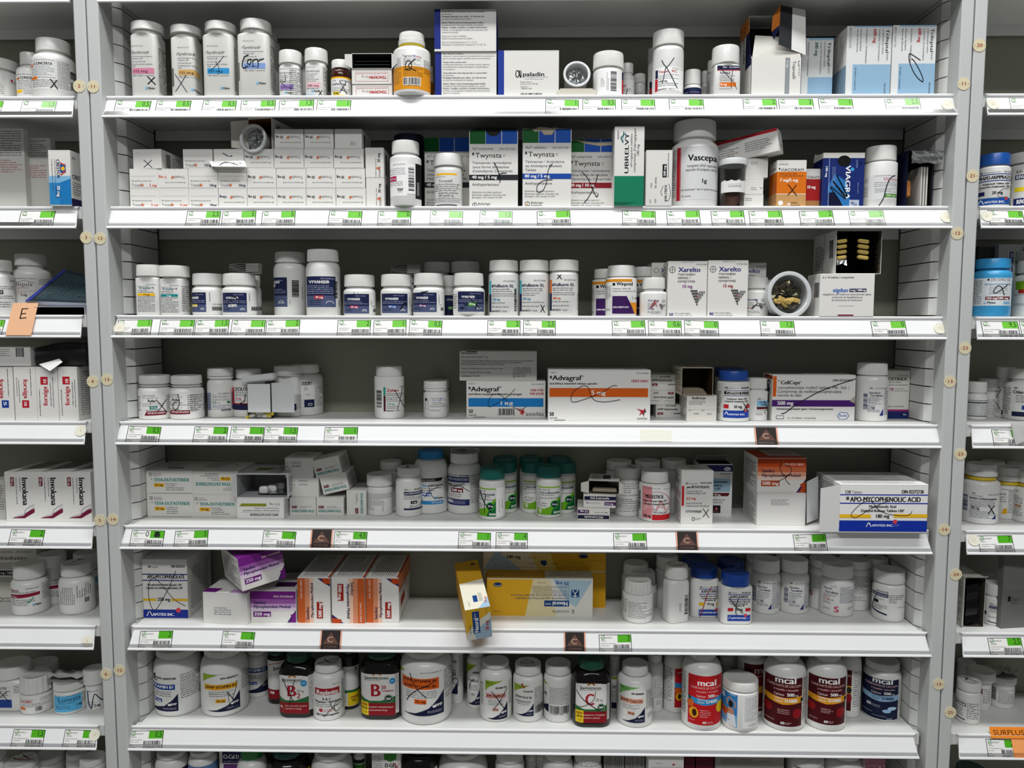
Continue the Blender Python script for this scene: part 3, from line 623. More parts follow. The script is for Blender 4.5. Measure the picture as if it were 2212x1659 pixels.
tn = lambda a, b_: [r(a, b_, 276, 2, 'r'), r(a, b_+76, 276, 2, 'r'), r(a, b_, 2, 78, 'r'), r(a+276, b_, 2, 78, 'r'), t(a+264, b_+33, 24, 'TENORMIN', 'r', w=150, rot=180, b=1), t(a+108, b_+33, 15, '50 mg', '#8d6a6a', w=54, rot=180), t(a+264, b_+10, 9, 'atenolol tablets BP  comprimés d\'aténolol BP', 'r', w=256, rot=180)]
ts = lambda W, H: [('p', [(4, 3), (W-4, 3), (W-4, 4), (4, 4)], 'r', ), ('g', W*.1, H*.3, W*.7, H*.5, 3, 'r', 0)]
k1 = K(1, 240, 582, 720, 830, 330, 'lowest white carton with upside-down red print in a stack of three', tn(272, 742), base=.006, side=ts)
k2 = K(1, 236, 578, 590, 712, 330, 'middle white carton with upside-down red print in a stack of three', tn(268, 617), on=k1, Yf=k1.yf-.001, side=ts)
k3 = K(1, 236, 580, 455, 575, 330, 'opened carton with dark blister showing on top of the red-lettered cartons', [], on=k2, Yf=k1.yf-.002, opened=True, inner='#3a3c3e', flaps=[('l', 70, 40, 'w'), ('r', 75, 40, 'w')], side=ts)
def inner_thing(name, par, boxes, key):
    f = MB()
    for b_ in boxes: f.box(*b_, key, ch=.0006)
    return f.build(name, par)
inner_thing('blister_pack', k3.root, [(-k3.W/2+.004, k3.W/2-.004, .002, .05, .002, .0035), (-k3.W/2+.003, k3.W/2-.003, .0015, .05, .006, .0072), (-k3.W/2+.004, k3.W/2-.004, .003, .05, .011, .0122)], 'foil:#55585a')
B(1, 592, 908, 258, -.012, (642, 856, 100), 'white and orange bottle with yellow neck ring, overhanging the top shelf edge', [r(560, 568, 400, 190, '#e0941c'), t(672, 494, 20, 'Tegretol', 'n', w=80), t(756, 494, 18, 'CR', 'b', w=24, b=1), t(786, 494, 14, '400mg', 'r', w=42), g(680, 500, 140, 60, 5, 'd'), g(602, 490, 60, 220, 15, 'd'), g(850, 500, 56, 120, 10, 'k'), g(680, 570, 160, 84, 6, '#5d3c10'), r(676, 660, 146, 68, 'w'), bc(680, 664, 136, 56), t(684, 732, 10, '6 1853 00272', 'k', w=130), ring(722, 565, 26, 6, 'k', 40), s([(740, 590), (690, 600)], 5), s([(776, 510), (720, 570), (782, 606)], 7)], ribs=64, ng=24, sh=42, skirt=.36, ring_=(12, 24), ringc='plastic:#d9c21c', bev=.08)
B(1, 850, 934, 560, .07, (850, 930, 60), 'orange-labelled bottle peeking out behind the overhanging yellow-ringed bottle', [r(800, 700, 160, 120, '#c47a22')])
TX = ['Each tube also contains:', 'carbomers, ethanol, glycerol, pentadecalactone, polyethylene', 'glycol, propylene glycol, purified water and trometamol.', '', 'Chaque tube contient aussi :', 'carboxypolyméthylènes, eau purifiée, éthanol, glycérol,', 'pentadécalactone, polyéthylèneglycol, propylèneglycol', 'et trométamol.', '', 'Usual adult dose: One tube per day or as prescribed', 'by physician.', 'Posologie habituelle pour adulte : Un tube par jour', 'ou selon les indications du médecin.', '', 'Patient: Please read accompanying patient leaflet.', 'Complete Product Monograph available upon request.', 'Patient : Veuillez consulter le feuillet d\'information', 'ci-inclus. La monographie complète de produit peut être', 'obtenue sur demande.', '', 'Keep out of reach of children.', 'Garder hors de la portée des enfants.', '', 'Store at room temperature (15 °C - 30 °C).', 'Entreposer à la température ambiante (15 °C à 30 °C).']
def txt(x, y, dy, w_, L_, c='d'):
    o = []; m = max(len(a) for a in L_)
    for a in L_:
        if a: o.append(t(x, y, dy*.55, a, c, w=w_*len(a)/m*1.0, b=1 if ':' in a[:34] and len(a) < 60 else 0)); y += dy
        else: y += dy*.55
    return o
k1 = K(1, 948, 1472, 443, 830, 420, 'white tube carton with blue edge and dense text, below another', [r(948, 443, 54, 395, '#14287c')]+txt(1014, 474, 19.6, 440, TX[:21]), base=.004, side=lambda W, H: [('p', [(0, 0), (W, 0), (W, H), (0, H)], '#14287c')])
K(1, 940, 1470, -70, 425, 420, 'white tube carton with blue edge, reaching up out of its shelf space', [r(940, -40, 54, 458, '#14287c')]+txt(1004, -46, 19.9, 430, TX), on=k1, Yf=k1.yf-.002, side=lambda W, H: [('p', [(0, 0), (W, 0), (W, H), (0, H)], '#14287c')], hgt=.0585)
K(1, 1484, 2004, 430, 830, 420, 'plain white carton with blue edge and a small gold and black logo', [r(1484, 440, 52, 400, '#1c3590'), ring(1650, 636, 14, 7, '#c2a13a', 28), s([(1668, 608), (1668, 640), (1680, 664), (1680, 610)], 8, 'k'), t(1694, 654, 34, 'paladin', 'k', w=188, b=1), t(1710, 665, 7, 'une compagnie de endo international', 'd', w=200), t(1710, 681, 7, 'an endo international company', 'd', w=165), t(1676, 707, 10, 'Paladin Labs Inc.', 'd', w=102), t(1676, 723, 10, 'St-Laurent, QC  H4M 2P2', 'd', w=152), t(1676, 746, 10, 'Questions ?', 'd', w=70), t(1676, 762, 10, '1-888-867-7426', 'd', w=98), bc(1676, 795, 188, 35)], base=.005, side=lambda W, H: [('p', [(W*.8, 0), (W, 0), (W, H), (W*.8, H)], '#1c3590')])
C(1180, 0, 4.608)
# a lidded vial lying in a small open carton, its round end towards us
def vial(row, cx, cy, rx, label, Y, ln=70, tilt=0, fill=None, pitch=12, on_z=None, gr='clear pill vials', yaw=0, rim='film:#dfe2e2', squish=1):
    P = at(ax(cx), ay(cy), Y); S = (P-CAM).dot(FW)/FP; R_ = q(rx)*S; L_ = q(ln)*S
    root = tag(empty('pill_vial', P), label, 'vial', gr); root.rotation_euler = (math.radians(90+pitch), 0, math.radians(yaw))
    o = outline('round', R_, R_, 0, 40); f = MB()
    lathe(f, [(.80, -L_), (.84, -L_+.001), (.86, -.004), (.99, -.0035), (1, -.003), (1, 0), (.93, .0006), (.84, .0002), (.82, -.0006), (.82, -.003)], o, rim); f.f.pop(); f.m.pop(); f.sm.pop()
    f.build('vial_wall', root, sharp=40)
    f = MB(); f.grid([[(R_*.8*k*math.sin(a*math.pi/20), R_*.8*k*math.cos(a*math.pi/20), -.002+(.0006 if k < .5 else 0)) for a in range(40)] for k in (1, .62, .6, .05)], 'clear:#e8eeee'); f.build('vial_lid', root)
    f = MB(); f.grid([[(R_*.75*k*math.sin(a*math.pi/12)*random.uniform(.8, 1), R_*.75*k*math.cos(a*math.pi/12)*random.uniform(.8, 1), -.012+random.uniform(-.003, .003)) for a in range(24)] for k in (1, .75, .5, .25, .05)], 'foil:#b9bcbc' if not fill else 'foil:#6b6553', smooth=False); f.build('foil_seal', root)
    if fill:
        rnd = random.Random(4)
        for i_ in range(fill[1]):
            a = rnd.uniform(-1.2, 1.2)+math.pi; rr = R_*rnd.uniform(.25, .62); f = MB(); oo = outline('sq', .0062, .0034, .0033, 24)
            lathe(f, [(.7, 0), (.95, .0008), (1, .0018), (.95, .0028), (.7, .0036)], oo, fill[0], seg=24)
            tb = f.build('tablet', root, sharp=60); tb.location = (rr*math.sin(a), rr*math.cos(a), -.010+rnd.uniform(-.003, .001)); tb.rotation_euler = (rnd.uniform(-.4, .4), rnd.uniform(-.4, .4), rnd.uniform(-.6, .6))
    return root
K(1, 138, 462, 880, 975, 300, 'small low carton with open front flaps holding a clear vial', [], base=.006, top_open=True, col='#c9c5b8', flaps=[('l', 35, 60, '#d5d0c0'), ('r', 35, 60, '#d5d0c0')], inner='#8d7f66')
vial(1, 305, 735, 135, 'clear lidded vial lying in a small carton on the top shelf', .028, ln=300, pitch=-12)
B(1, 465, 768, 493, .003, (464, 768, 150), 'white bottle turned to show its vertical barcode label on the top shelf', [r(512, 660, 250, 275, 'W'), bc(698, 716, 192, 58, 'k', rot=-90), g(545, 860, 90, 40, 3, 'd', rot=90), g(600, 900, 190, 26, 2, 'd', rot=90), r(750, 700, 16, 74, 'n'), r(750, 774, 16, 140, 'r')], ribs=60, ng=14, sh=30)
B(1, 735, 878, 620, .055, (752, 868, 95), 'white red-lettered bottle second behind the barcode bottle', [r(752, 800, 120, 158, 'W'), t(765, 872, 26, 'XC', 'r', w=38, b=1), g(768, 880, 80, 34, 3, 'k'), s([(808, 890), (795, 960)], 7)], ng=20)
B(1, 870, 988, 725, .085, (872, 988, 90), 'white red-lettered bottle furthest back behind the barcode bottle', [g(878, 925, 95, 14, 1, 'd'), t(885, 965, 22, 'XC', 'r', w=36, b=1)], ribs=60)
B(1, 1058, 1366, 273, .003, (1055, 1363, 148), 'tall white bottle with red lettering and a big pen X on the top shelf', [r(1092, 668, 262, 232, 'W'), r(1092, 686, 24, 85, 'n'), r(1090, 775, 26, 122, 'r'), t(1252, 692, 14, 'DIN 02231150', 'd', w=100), t(1120, 724, 26, 'Tiazac  XC', 'r', w=182, b=1), g(1120, 738, 200, 52, 3, 'd'), t(1120, 815, 20, '240 mg', 'n', w=85, b=1), g(1120, 822, 210, 36, 2, 'k'), t(1120, 892, 17, 'BAUSCH', 'k', w=80, b=1), t(1205, 892, 14, '+ HEALTH', 'd', w=75), s([(1152, 600), (1170, 640), (1200, 680), (1245, 760), (1280, 830), (1305, 875)], 8, '#13292c'), s([(1268, 585), (1215, 662), (1190, 680), (1175, 760), (1160, 830)], 7, '#13292c')], ribs=66, ng=12, sh=45)
B(1, 1010, 1110, 470, .08, (1000, 1105, 135), 'white bottle behind and left of the tall red-lettered bottle', [r(1030, 820, 30, 80, 'n'), r(1030, 880, 30, 80, 'r')], ng=10)
B(1, 1368, 1542, 682, .03, (1370, 1530, 145), 'low white bottle with a navy label top, right of the tall red-lettered bottle', [r(1370, 872, 170, 66, 'n'), t(1376, 922, 16, 'Pfizer', '#8f94a8', w=40), t(1434, 922, 12, 'DIN 0230546', '#8f94a8', w=90), r(1370, 938, 170, 8, 'r')], ng=4)
pf = dict(ng=14, sh=20)
B(1, 1682, 1940, 432, .003, (1648, 1918, 175), 'white bottle with navy and red label, crossed out in pen, top shelf', [r(1702, 634, 236, 66, 'n'), ring(1740, 675, 12, 5, 'W'), t(1756, 682, 16, 'Pfizer', 'W', w=44), t(1822, 682, 13, 'DIN 02380048', 'W', w=100), r(1702, 700, 236, 8, 'r'), t(1728, 742, 22, 'TOVIAZ', 'n', w=106, b=1), g(1728, 752, 150, 62, 4, 'd'), r(1730, 822, 162, 40, 'o'), t(1738, 852, 20, '8 mg', 'W', w=62, b=1), g(1728, 878, 120, 14, 1, 'd'), s([(1750, 700), (1820, 770), (1870, 830), (1902, 888)], 5), s([(1858, 700), (1845, 790), (1847, 886)], 5), g(1625, 650, 40, 250, 14, 'd')], kind='square', sq=230, sqc=.12, **pf)
B(1, 1602, 1720, 590, .07, (1592, 1712, 120), 'white bottle just behind the navy-and-red labelled bottle', [g(1590, 800, 50, 120, 7, 'd')], ng=10)
B(1, 1545, 1620, 700, .085, (1540, 1620, 120), 'small white bottle deep behind the navy-and-red labelled bottle', [g(1560, 860, 40, 60, 4, 'd')], ng=8)
C(1560, 0, 3.95)
# torn-open tall carton with a navy and orange side
tj = K(1, 232, 672, 150, 830, 300, 'torn-open white carton with grey stripe and navy and orange side', [r(530, 500, 42, 330, 's'), t(548, 524, 14, '5 mg', 'W', w=56, rot=-90), t(600, 528, 26, 'Trajenta®', 'k', w=150, rot=-90), t(640, 524, 16, '9x10', 'k', w=42, rot=-90), g(660, 566, 90, 16, 2, 'd', rot=-90), s([(232, 690), (232, 780)], 3, 'l')], base=.012, top_open=True, inner='#14130f', hgt=.0,
       flaps=[]) if False else None
def torn_carton():
    zf = SZ[1]; Yf = LIP+.008; a = at(ax(245), ay(700), Yf); b_ = at(ax(672), ay(700), Yf); S = (b_.x-a.x)/q(427); W = b_.x-a.x; Xc = (a.x+b_.x)/2
    Hl = at(ax(450), ay(497), Yf).z-zf; Dp = .062; Hb = at(ax(380), ay(140), Yf+.02).z-zf; th = .0006; c0 = '#dddbd6'
    f = MB(); f.box(-W/2, W/2, 0, th, 0, Hl, c0); f.box(-W/2, W/2, Dp-th, Dp, 0, Hb, c0); f.box(-W/2, W/2, 0, Dp, 0, th, c0)
    for sx in (-1, 1):   # sides: low at the torn front, full height behind
        x0, x1 = sorted((sx*W/2, sx*(W/2-th))); P = [(0, 0), (Dp, 0), (Dp, Hb), (.018, Hb), (.010, Hl+.012), (0, Hl)]
        if sx > 0: P = [(0, 0), (Dp, 0), (Dp, Hb*.8), (.022, Hb*.8), (.010, Hl+.006), (0, Hl)]
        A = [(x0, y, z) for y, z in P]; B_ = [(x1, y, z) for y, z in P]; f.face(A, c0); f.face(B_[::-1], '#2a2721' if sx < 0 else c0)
        for j in range(len(P)): k_ = (j+1) % len(P); f.face([A[j], B_[j], B_[k_], A[k_]], c0)
    f.box(-W/2, W/2, .018, Dp, Hb-th, Hb, c0)
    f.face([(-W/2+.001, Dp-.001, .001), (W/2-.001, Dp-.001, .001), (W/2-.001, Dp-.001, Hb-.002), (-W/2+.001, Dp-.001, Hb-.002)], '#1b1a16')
    C(1560, 0, 3.95); tz = proj((Xc, Yf, zf))[1]; tx = (ax(245)+ax(672))/2
    print_on(f, [r(534, 500, 40, 345, 's'), t(546, 524, 15, '5 mg', 'W', w=56, rot=-90), t(598, 528, 26, 'Trajenta®', 'k', w=150, rot=-90), t(640, 524, 16, '9x10', 'k', w=44, rot=-90), g(660, 568, 90, 14, 1, 'd', rot=-90)], lambda x, y: ((x-tx)*S, (tz-y)*S), lambda u, v, h: (u, -h, v), 3)
    print_on(f, [('p', [(Dp-.001, Hb-.001), (.019, Hb-.001), (.012, Hb-.024), (Dp-.001, Hb-.024)], '#d0782a'), ('p', [(.03, Hb-.024), (.012, Hb-.024), (.001, Hl-.0), (.001, Hl-.008), (.03, Hl-.008)], 'n'),
                 ('t', .042, Hb-.006, .007, 'Trajenta®', 'k', .055, 1, 90), ('g', .052, Hb-.006, .05, .012, 3, 'd', 90)], lambda a_, b2: (a_, b2), lambda u, v, h: (-W/2-h, u, v), 4)
    o = f.build('medicine_box', loc=(Xc, Yf, zf)); tag(o, 'torn-open white carton with grey stripe and navy and orange side', 'box', 'medicine cartons on the top shelf')
    f = MB(); w2 = W/2-.001   # torn front panel folded inwards
    P = [(-w2, 0, Hl), (w2, 0, Hl), (w2*.9, .004, Hl+.030), (-w2*.85, .006, Hl+.034)]; f.face(P, '#d2cfc6'); f.face([(x, y+.0005, z) for x, y, z in P][::-1], '#d2cfc6'); f.build('torn_flap', o)
    f = MB(); A = at(ax(500), ay(45), Yf-.004)-Vector((Xc, Yf, zf)); A2 = at(ax(480), ay(380), Yf-.006)-Vector((Xc, Yf, zf)); C1 = at(ax(712), ay(85), Yf+.004)-Vector((Xc, Yf, zf)); C2 = at(ax(714), ay(470), Yf+.002)-Vector((Xc, Yf, zf))
    mid1, mid2 = A.lerp(C1, .47), A2.lerp(C2, .47)
    f.face([A2, mid2, mid1, A], '#2c2d30'); f.face([mid2, C2, C1, mid1], '#e4e3df'); bk = Vector((.001, .0006, 0))
    f.face([x+bk for x in (A, C1, C2, A2)], '#dddbd6'); f.face([A, mid1, C1, C1+bk, A+bk], '#d8d6d0'); f.face([A2, A, A+bk, A2+bk], '#e8e8e6'); f.face([C2, C1, C1+bk, C2+bk], 'n')
    l_ = A+Vector((-.009, .006, -.012)); l2 = A+Vector((-.010, .007, -.034)); f.face([A, l_, l2, A+(A2-A)*.5], '#d0782a'); f.face([l2, l2+Vector((.004, 0, -.010)), A+(A2-A)*.6, A+(A2-A)*.5], 'n')
    for kx, wd in ((.30, .03), (.42, .02), (.55, .03)): pass
    f.build('box_lid', o)
torn_carton()
def tril(a, b_, w_, h_, mg, mc, ext=()):
    return [r(a, b_, w_, h_, '#d9dbda'), r(a+56, b_+333, w_-56, h_-333+20, '#8fb2cc'), r(a+56, b_, w_-56, 26, '#8fb2cc'), t(a+w_-47, b_+40, 26, 'Trileptal', 'k', w=200, rot=-90, b=1), t(a+w_-40, b_+244, 14, '®/MD', 'k', w=60, rot=-90), t(a+w_-78, b_+38, 15, 'oxcarbazepine tablets', 'd', w=212, rot=-90), t(a+w_-110, b_+38, 15, "comprimés d'oxcarbazépine", 'd', w=270, rot=-90),
            t(a+w_-156, b_+38, 28, mg, mc, w=118, rot=-90, b=1), t(a+w_-218, b_+40, 14, 'Antiépileptic / Antiépileptique', 'd', w=285, rot=-90)]+list(ext)
nv = lambda a, b_: [t(a+20, b_+52, 18, 'NOVARTIS', 's', w=145, rot=-90), ring(a+28, b_+38, 7, 3, 'd', 12), t(a+112, b_+40, 14, 'Novartis Standard', 'd', w=180, rot=-90), t(a+84, b_+40, 14, 'Norme de Novartis', 'd', w=190, rot=-90), t(a+76, b_+358, 14, '50 tablets / comprimés', '#4a6076', w=190, rot=-90), t(a+330, b_+490, 14, 'DIN 022420', 'd', w=100, rot=-90)]
K(1, 676, 943, 325, 830, 260, 'pale blue and white carton with green 300 mg, set further back', tril(676, 330, 267, 505, '300 mg', '#1d5a3c'), base=.035)
K(1, 1058, 1438, 222, 835, 330, 'left of two tall pale blue and white cartons with red 600 mg', tril(1058, 222, 380, 613, '600 mg', 'r')+nv(1058, 222), base=.012, side=lambda W, H: [('p', [(0, H*.55), (W, H*.55), (W, H), (0, H)], '#7d97ab'), ('g', W*.15, H*.92, H*.85, W*.72, 9, 'd', 90)])
K(1, 1450, 1818, 215, 830, 330, 'right of two tall pale blue and white cartons, with a pen loop', tril(1450, 215, 368, 615, '600 mg', 'r')+nv(1440, 215)+[s([(1690, 520), (1610, 470), (1592, 475), (1600, 540), (1650, 640), (1710, 698), (1720, 680), (1690, 610), (1640, 530), (1615, 508)], 7)], base=.010, side=vlines())
# ================================================================ second shelf
C(200, 240, 3.352)
def trin(x, y, w_, mg, c, inv=0):
    if not inv: return [t(x+14, y+66, 9, '28 tablets/comprimés', 'd', w=145), t(x+16, y+101, 19, 'Trintellix', '#4a4a52', w=84), p([(x+80, y+98), (x+90, y+75), (x+94, y+88), (x+104, y+82), (x+97, y+94), (x+104, y+100)], '#c9693c'), t(x+w_-62, y+101, 18, mg, c, w=52, b=1), r(x+12, y+28, w_-24, 1.2, 'l'), r(x+12, y+104+4, w_-24, 1.2, 'l') ]
    return [t(x+w_-18, y+70, 9, '28 tablets/comprimés', 'd', w=150, rot=180), t(x+w_-22, y+26, 19, 'Trintellix', '#4a4a52', w=92, rot=180), p([(x+w_-100, y+32), (x+w_-112, y+54), (x+w_-116, y+42), (x+w_-126, y+50), (x+w_-118, y+36), (x+w_-124, y+30)], '#c9693c'), t(x+64, y+27, 18, mg, c, w=56, rot=180, b=1), r(x+12, y+108, w_-24, 1.2, 'l')]
tg = 'small white 28-tablet cartons'
T5, T1, T2 = ('5 mg', '#d2582e'), ('10mg', 'n'), ('20 mg', 'k')
bs = lambda W, H: [('b', W*.2, H*.15, W*.2, H*.7, 'k', 0), ('g', W*.5, H*.2, W*.4, H*.6, 4, 'd', 0)]
rows_ = [(588, 150, [(272, 485, T5, 0), (486, 696, T5, 0), (697, 908, T1, 0), (912, 1119, T1, 1), (1121, 1333, T2, 1), (1335, 1546, T2, 1), (1548, 1760, T2, 1), (1763, 1979, T2, 1)]),
         (445, 138, [(268, 472, T5, 0), (473, 692, T5, 1), (694, 906, T1, 0), (908, 1116, T1, 0), (1118, 1329, T2, 1), (1332, 1545, T2, 1), (1547, 1758, T2, 1), (1760, 1973, T2, 1)]),
         (300, 138, [(290, 500, None, 0), (655, 868, T1, 0), (878, 1095, 'torn', 0), (1099, 1311, T2, 1), (1314, 1528, T2, 1), (1531, 1743, T2, 1), (1746, 1962, T2, 1)]),
         (155, 138, [(1318, 1527, T2, 1), (1533, 1744, T2, 1), (1753, 1950, 'blank', 0)])]
lv = None; lab_row = ['lowest row', 'second row', 'third row', 'topmost row']; zrow = SZ[2]; HT = .0283
for ri, (yy, hh_, L_) in enumerate(rows_):
    for ci, (a, b_, T, inv) in enumerate(L_):
        nm = {T5: '5 mg', T1: '10 mg', T2: '20 mg', None: 'pen-crossed blank', 'torn': 'torn-flap', 'blank': 'blank-ended'}[T]
        lab = 'small white %s carton%s in the carton wall, %s, %s from left' % (nm, ' upside down' if inv else '', lab_row[ri], NTH[ci])
        art = trin(a, yy, b_-a, *T, inv) if isinstance(T, tuple) else ([X(a+80, yy+55, 60, 55, 5), g(a+30, yy+2, 20, 6, 1, 'd')] if T is None else ([s([(945, 308), (985, 330)], 6), s([(995, 328), (1012, 328)], 6)] if T == 'torn' else [g(a+112, yy+66, 44, 28, 3, 'd')]))
        k_ = K(2, a, b_, yy, yy+138, 320, lab, art, Yf=LIP+.012+.0004*(ci % 2)+ri*.0003, z=zrow+ri*(HT+.0002), hgt=HT, side=bs, group=tg, rz=-3 if T is None else 0)
        if T == 'torn': kt = k_
f = MB(); o_ = kt; fl_ = [(-.027, -.001, .014), (.024, -.001, .014), (.026, -.014, -.0), (-.025, -.014, .0)]
fl_ = [Vector(v_) for v_ in ((-.029, -.0006, .0105), (.023, -.0006, .0115), (.030, -.010, .0005), (-.021, -.010, .0012))]; f.face(fl_, 'W'); f.face([v_+Vector((0, .0004, -.0004)) for v_ in fl_][::-1], 'w')
print_on(f, [('t', .004, .0045, .0035, 'Trintellix   10 mg', 'd', .042, 0, 0), ('s', [(.012, .010), (.024, .0005), (.040, .009)], .0012, 'k'), ('g', .004, -.002, .03, .002, 1, 'd', 0)], lambda a, b_: (a, b_), lambda u, v, h: fl_[0].lerp(fl_[1], u/.052).lerp(fl_[3].lerp(fl_[2], u/.052), (v+.003)/.016)+Vector((0, -h*1.5, h*1.5)), 3)
f.build('torn_flap', kt.root)
for n_, (a, b_, c0, c1) in enumerate(((1981, 2113, 513, 700), (1976, 2109, 293, 508))):
    K(2, a, b_, c0, c1, 320, ('lower' if n_ == 0 else 'upper')+' small white 20 mg carton stood on end right of the stacked wall', [t(a+78, c0+200 if n_ else c0+195, 9, '28 tablets/comprimés', 'd', w=150, rot=90), t(a+108, c0+200, 18, 'Trintellix', '#4a4a52', w=92, rot=90), t(a+105, c0+82, 18, '20 mg', 'k', w=66, rot=90, b=1), p([(a+90, c0+112), (a+72, c0+125), (a+92, c0+128), (a+105, c0+138), (a+104, c0+118)], '#c9693c')], Yf=LIP+.012, z=SZ[2]+n_*.0436, hgt=.0433, side=bs, group=tg)
v0 = at(ax(1150), ay(200), LIP+.03)
kk = K(2, 1120, 1305, 60, 298, 300, 'opened carton with a clear vial on top of the small white cartons', [], Yf=LIP+.022, z=SZ[2]+3*(HT+.0002)+.0002, hgt=.0455, opened=True, inner='#8c5f3c', rz=-12, flaps=[('l', 120, 70, '#cdc9be'), ('t', 30, 30, '#d5d2ca')], side=bs)
vial(2, 1158, 195, 103, 'clear lidded vial sticking out of the opened carton on the second shelf', LIP+.010, ln=200, pitch=-6, yaw=-10)
C(800, 240, 4.424)
B(2, 190, 487, 268, -.008, (208, 468, 118), 'white ribbed-cap bottle with black barcode panel at the second shelf edge', [r(172, 485, 178, 325, 'W'), t(220, 522, 15, 'DIN 02430932', 'd', w=118), g(178, 545, 160, 70, 3, 'd'), r(160, 622, 92, 48, '#b0235a'), t(192, 654, 16, '300 mg', 'W', w=52), g(178, 668, 140, 50, 3, 'd'), t(258, 765, 30, 'ViiV', 'k', w=56, b=1), t(260, 777, 8, 'Healthcare', 'k', w=50), r(350, 510, 78, 280, 'W'), bc(416, 540, 225, 54, 'k', rot=-90), r(428, 500, 70, 330, 'k'), g(440, 800, 130, 24, 2, 'W', rot=90)], ribs=60, ng=20, sh=30)
B(2, 245, 500, 205, .07, (230, 520, 110), 'dark navy-capped bottle behind the ribbed-cap bottle on the second shelf', [], capc='plastic:#0e1440', col='plastic:#141a4a')
def twyn(x, y, w_, h_, n4, din, l2, mg, bc_, last, ring_c='k', sx=1.0):
    y0 = y
    return [r(x+6, y0+2, w_*.32, 140, '#0e5a26'), r(x+w_*.34, y0+2, w_*.32, 140, '#1c4fae'), r(x+w_*.675, y0+2, w_*.31, 140, '#1a53b0'),
            t(x+30, y0+196, 23, n4, 'd', w=200*sx), t(x+288*sx, y0+196, 18, din, 'd', w=154*sx), r(x+28, y0+223, 20, 24, 'd'), t(x+58, y0+270, 46, 'Twynsta', 'k', w=252*sx), ring(x+332*sx, y0+250, 9, 2, 'k'),
            t(x+30, y0+328, 22, l2[0], 'd', w=372*sx), t(x+30, y0+367, 22, l2[1], 'd', w=352*sx), t(x+30, y0+405, 22, l2[2], 'd', w=(384 if len(l2[2]) > 10 else 105)*sx),
            r(x, y0+430, w_, 50, bc_), t(x+26, y0+466, 28, mg, 'W', w=238*sx, b=1), t(x+28, y0+532, 24, last, 'd', w=260*sx), t(x+26, y0+600, 14, 'Questions ou préoccupations :', 'd', w=290*sx), t(x+26, y0+626, 14, 'Boehringer Ingelheim (Canada) Ltée', 'd', w=325*sx), t(x+26, y0+650, 14, 'Burlington, ON, Canada L7L 5H4', 'd', w=290*sx),
            ring(x+52, y0+716, 22, 4, ring_c), s([(x+52, y0+700), (x+52, y0+734)], 5, ring_c), s([(x+40, y0+726), (x+64, y0+726)], 5, ring_c), t(x+85, y0+712, 20, 'Boehringer', 'k', w=120), t(x+85, y0+738, 20, 'Ingelheim', 'k', w=110)]
fr_ = ('Telmisartan / amlodipine', '(sous forme de bésylate', "d'amlodipine) Comprimés")
K(2, 518, 945, 255, 920, 240, 'green-and-blue topped carton standing behind the short gold-striped bottle', twyn(510, 255, 440, 665, '4x7 comprimés', 'DIN 02371022', fr_, '40 mg / 5 mg', '#26282c', 'Antihypertenseur'), base=.045)
B(2, 612, 880, 393, .004, (607, 886, 115), 'short white bottle with a thin gold stripe, in front of green-topped cartons', [r(632, 597, 194, 17, 'y'), g(632, 622, 90, 16, 1, 'd'), t(655, 682, 24, 'Truvada®', 'k', w=130), g(625, 692, 235, 78, 3, 'k'), t(652, 790, 18, 'disoproxil) comprimés', 'k', w=185), t(652, 816, 18, '200 mg/300 mg', 'k', w=142), g(620, 825, 240, 50, 2, 'd'), r(632, 890, 194, 13, '#55555c')], ng=14, sh=40, bev=.03)
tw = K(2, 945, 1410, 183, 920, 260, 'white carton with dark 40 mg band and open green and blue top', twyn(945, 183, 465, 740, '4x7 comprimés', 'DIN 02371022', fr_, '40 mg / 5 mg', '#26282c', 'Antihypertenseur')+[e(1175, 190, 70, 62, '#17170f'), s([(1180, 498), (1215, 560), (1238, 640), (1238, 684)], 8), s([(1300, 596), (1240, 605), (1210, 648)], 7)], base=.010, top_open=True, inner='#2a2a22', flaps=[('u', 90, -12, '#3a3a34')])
tw2 = K(2, 1455, 1920, 172, 920, 260, 'white carton with blue 80 mg band and ripped top edge', twyn(1450, 172, 470, 740, '4x7 tablets', 'DIN 02371049', ('Telmisartan / Amlodipine', '(as Amlodipine Besylate)', 'Tablets'), '80 mg / 5 mg', '#16479c', 'Antihypertensive', '#a98a3a')+[p([(1540, 168), (1762, 164), (1755, 200), (1735, 240), (1660, 240), (1630, 205), (1570, 210)], '#b5ac98'), s([(1740, 505), (1700, 570), (1685, 680), (1650, 760), (1600, 775), (1595, 720), (1650, 670), (1740, 660)], 6)], base=.008, top_open=True, inner='#3a372e', side=lines('d', 14))
f = MB(); rnd = random.Random(2); P_ = []   # ragged tear standing above the front edge
for n_ in range(13):
    x = -tw2.W/2+tw2.W*n_/12; P_.append((x, .0001, tw2.H+rnd.uniform(0, .0035)*(1 if 1 < n_ < 9 else .3)))
for n_ in range(12): f.face([(P_[n_][0], .0001, tw2.H-.001), (P_[n_+1][0], .0001, tw2.H-.001), P_[n_+1], P_[n_]], '#b9b09c')
f.build('torn_edge', tw2.root)
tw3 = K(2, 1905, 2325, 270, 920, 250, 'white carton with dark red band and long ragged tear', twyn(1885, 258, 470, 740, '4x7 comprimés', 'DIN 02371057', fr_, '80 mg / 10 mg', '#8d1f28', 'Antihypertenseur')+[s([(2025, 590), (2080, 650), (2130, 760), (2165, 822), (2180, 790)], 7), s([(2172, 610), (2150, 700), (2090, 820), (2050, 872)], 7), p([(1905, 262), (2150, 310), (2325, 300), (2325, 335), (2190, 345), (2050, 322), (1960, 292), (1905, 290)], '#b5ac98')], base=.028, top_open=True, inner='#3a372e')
C(1200, 240, 4.809)
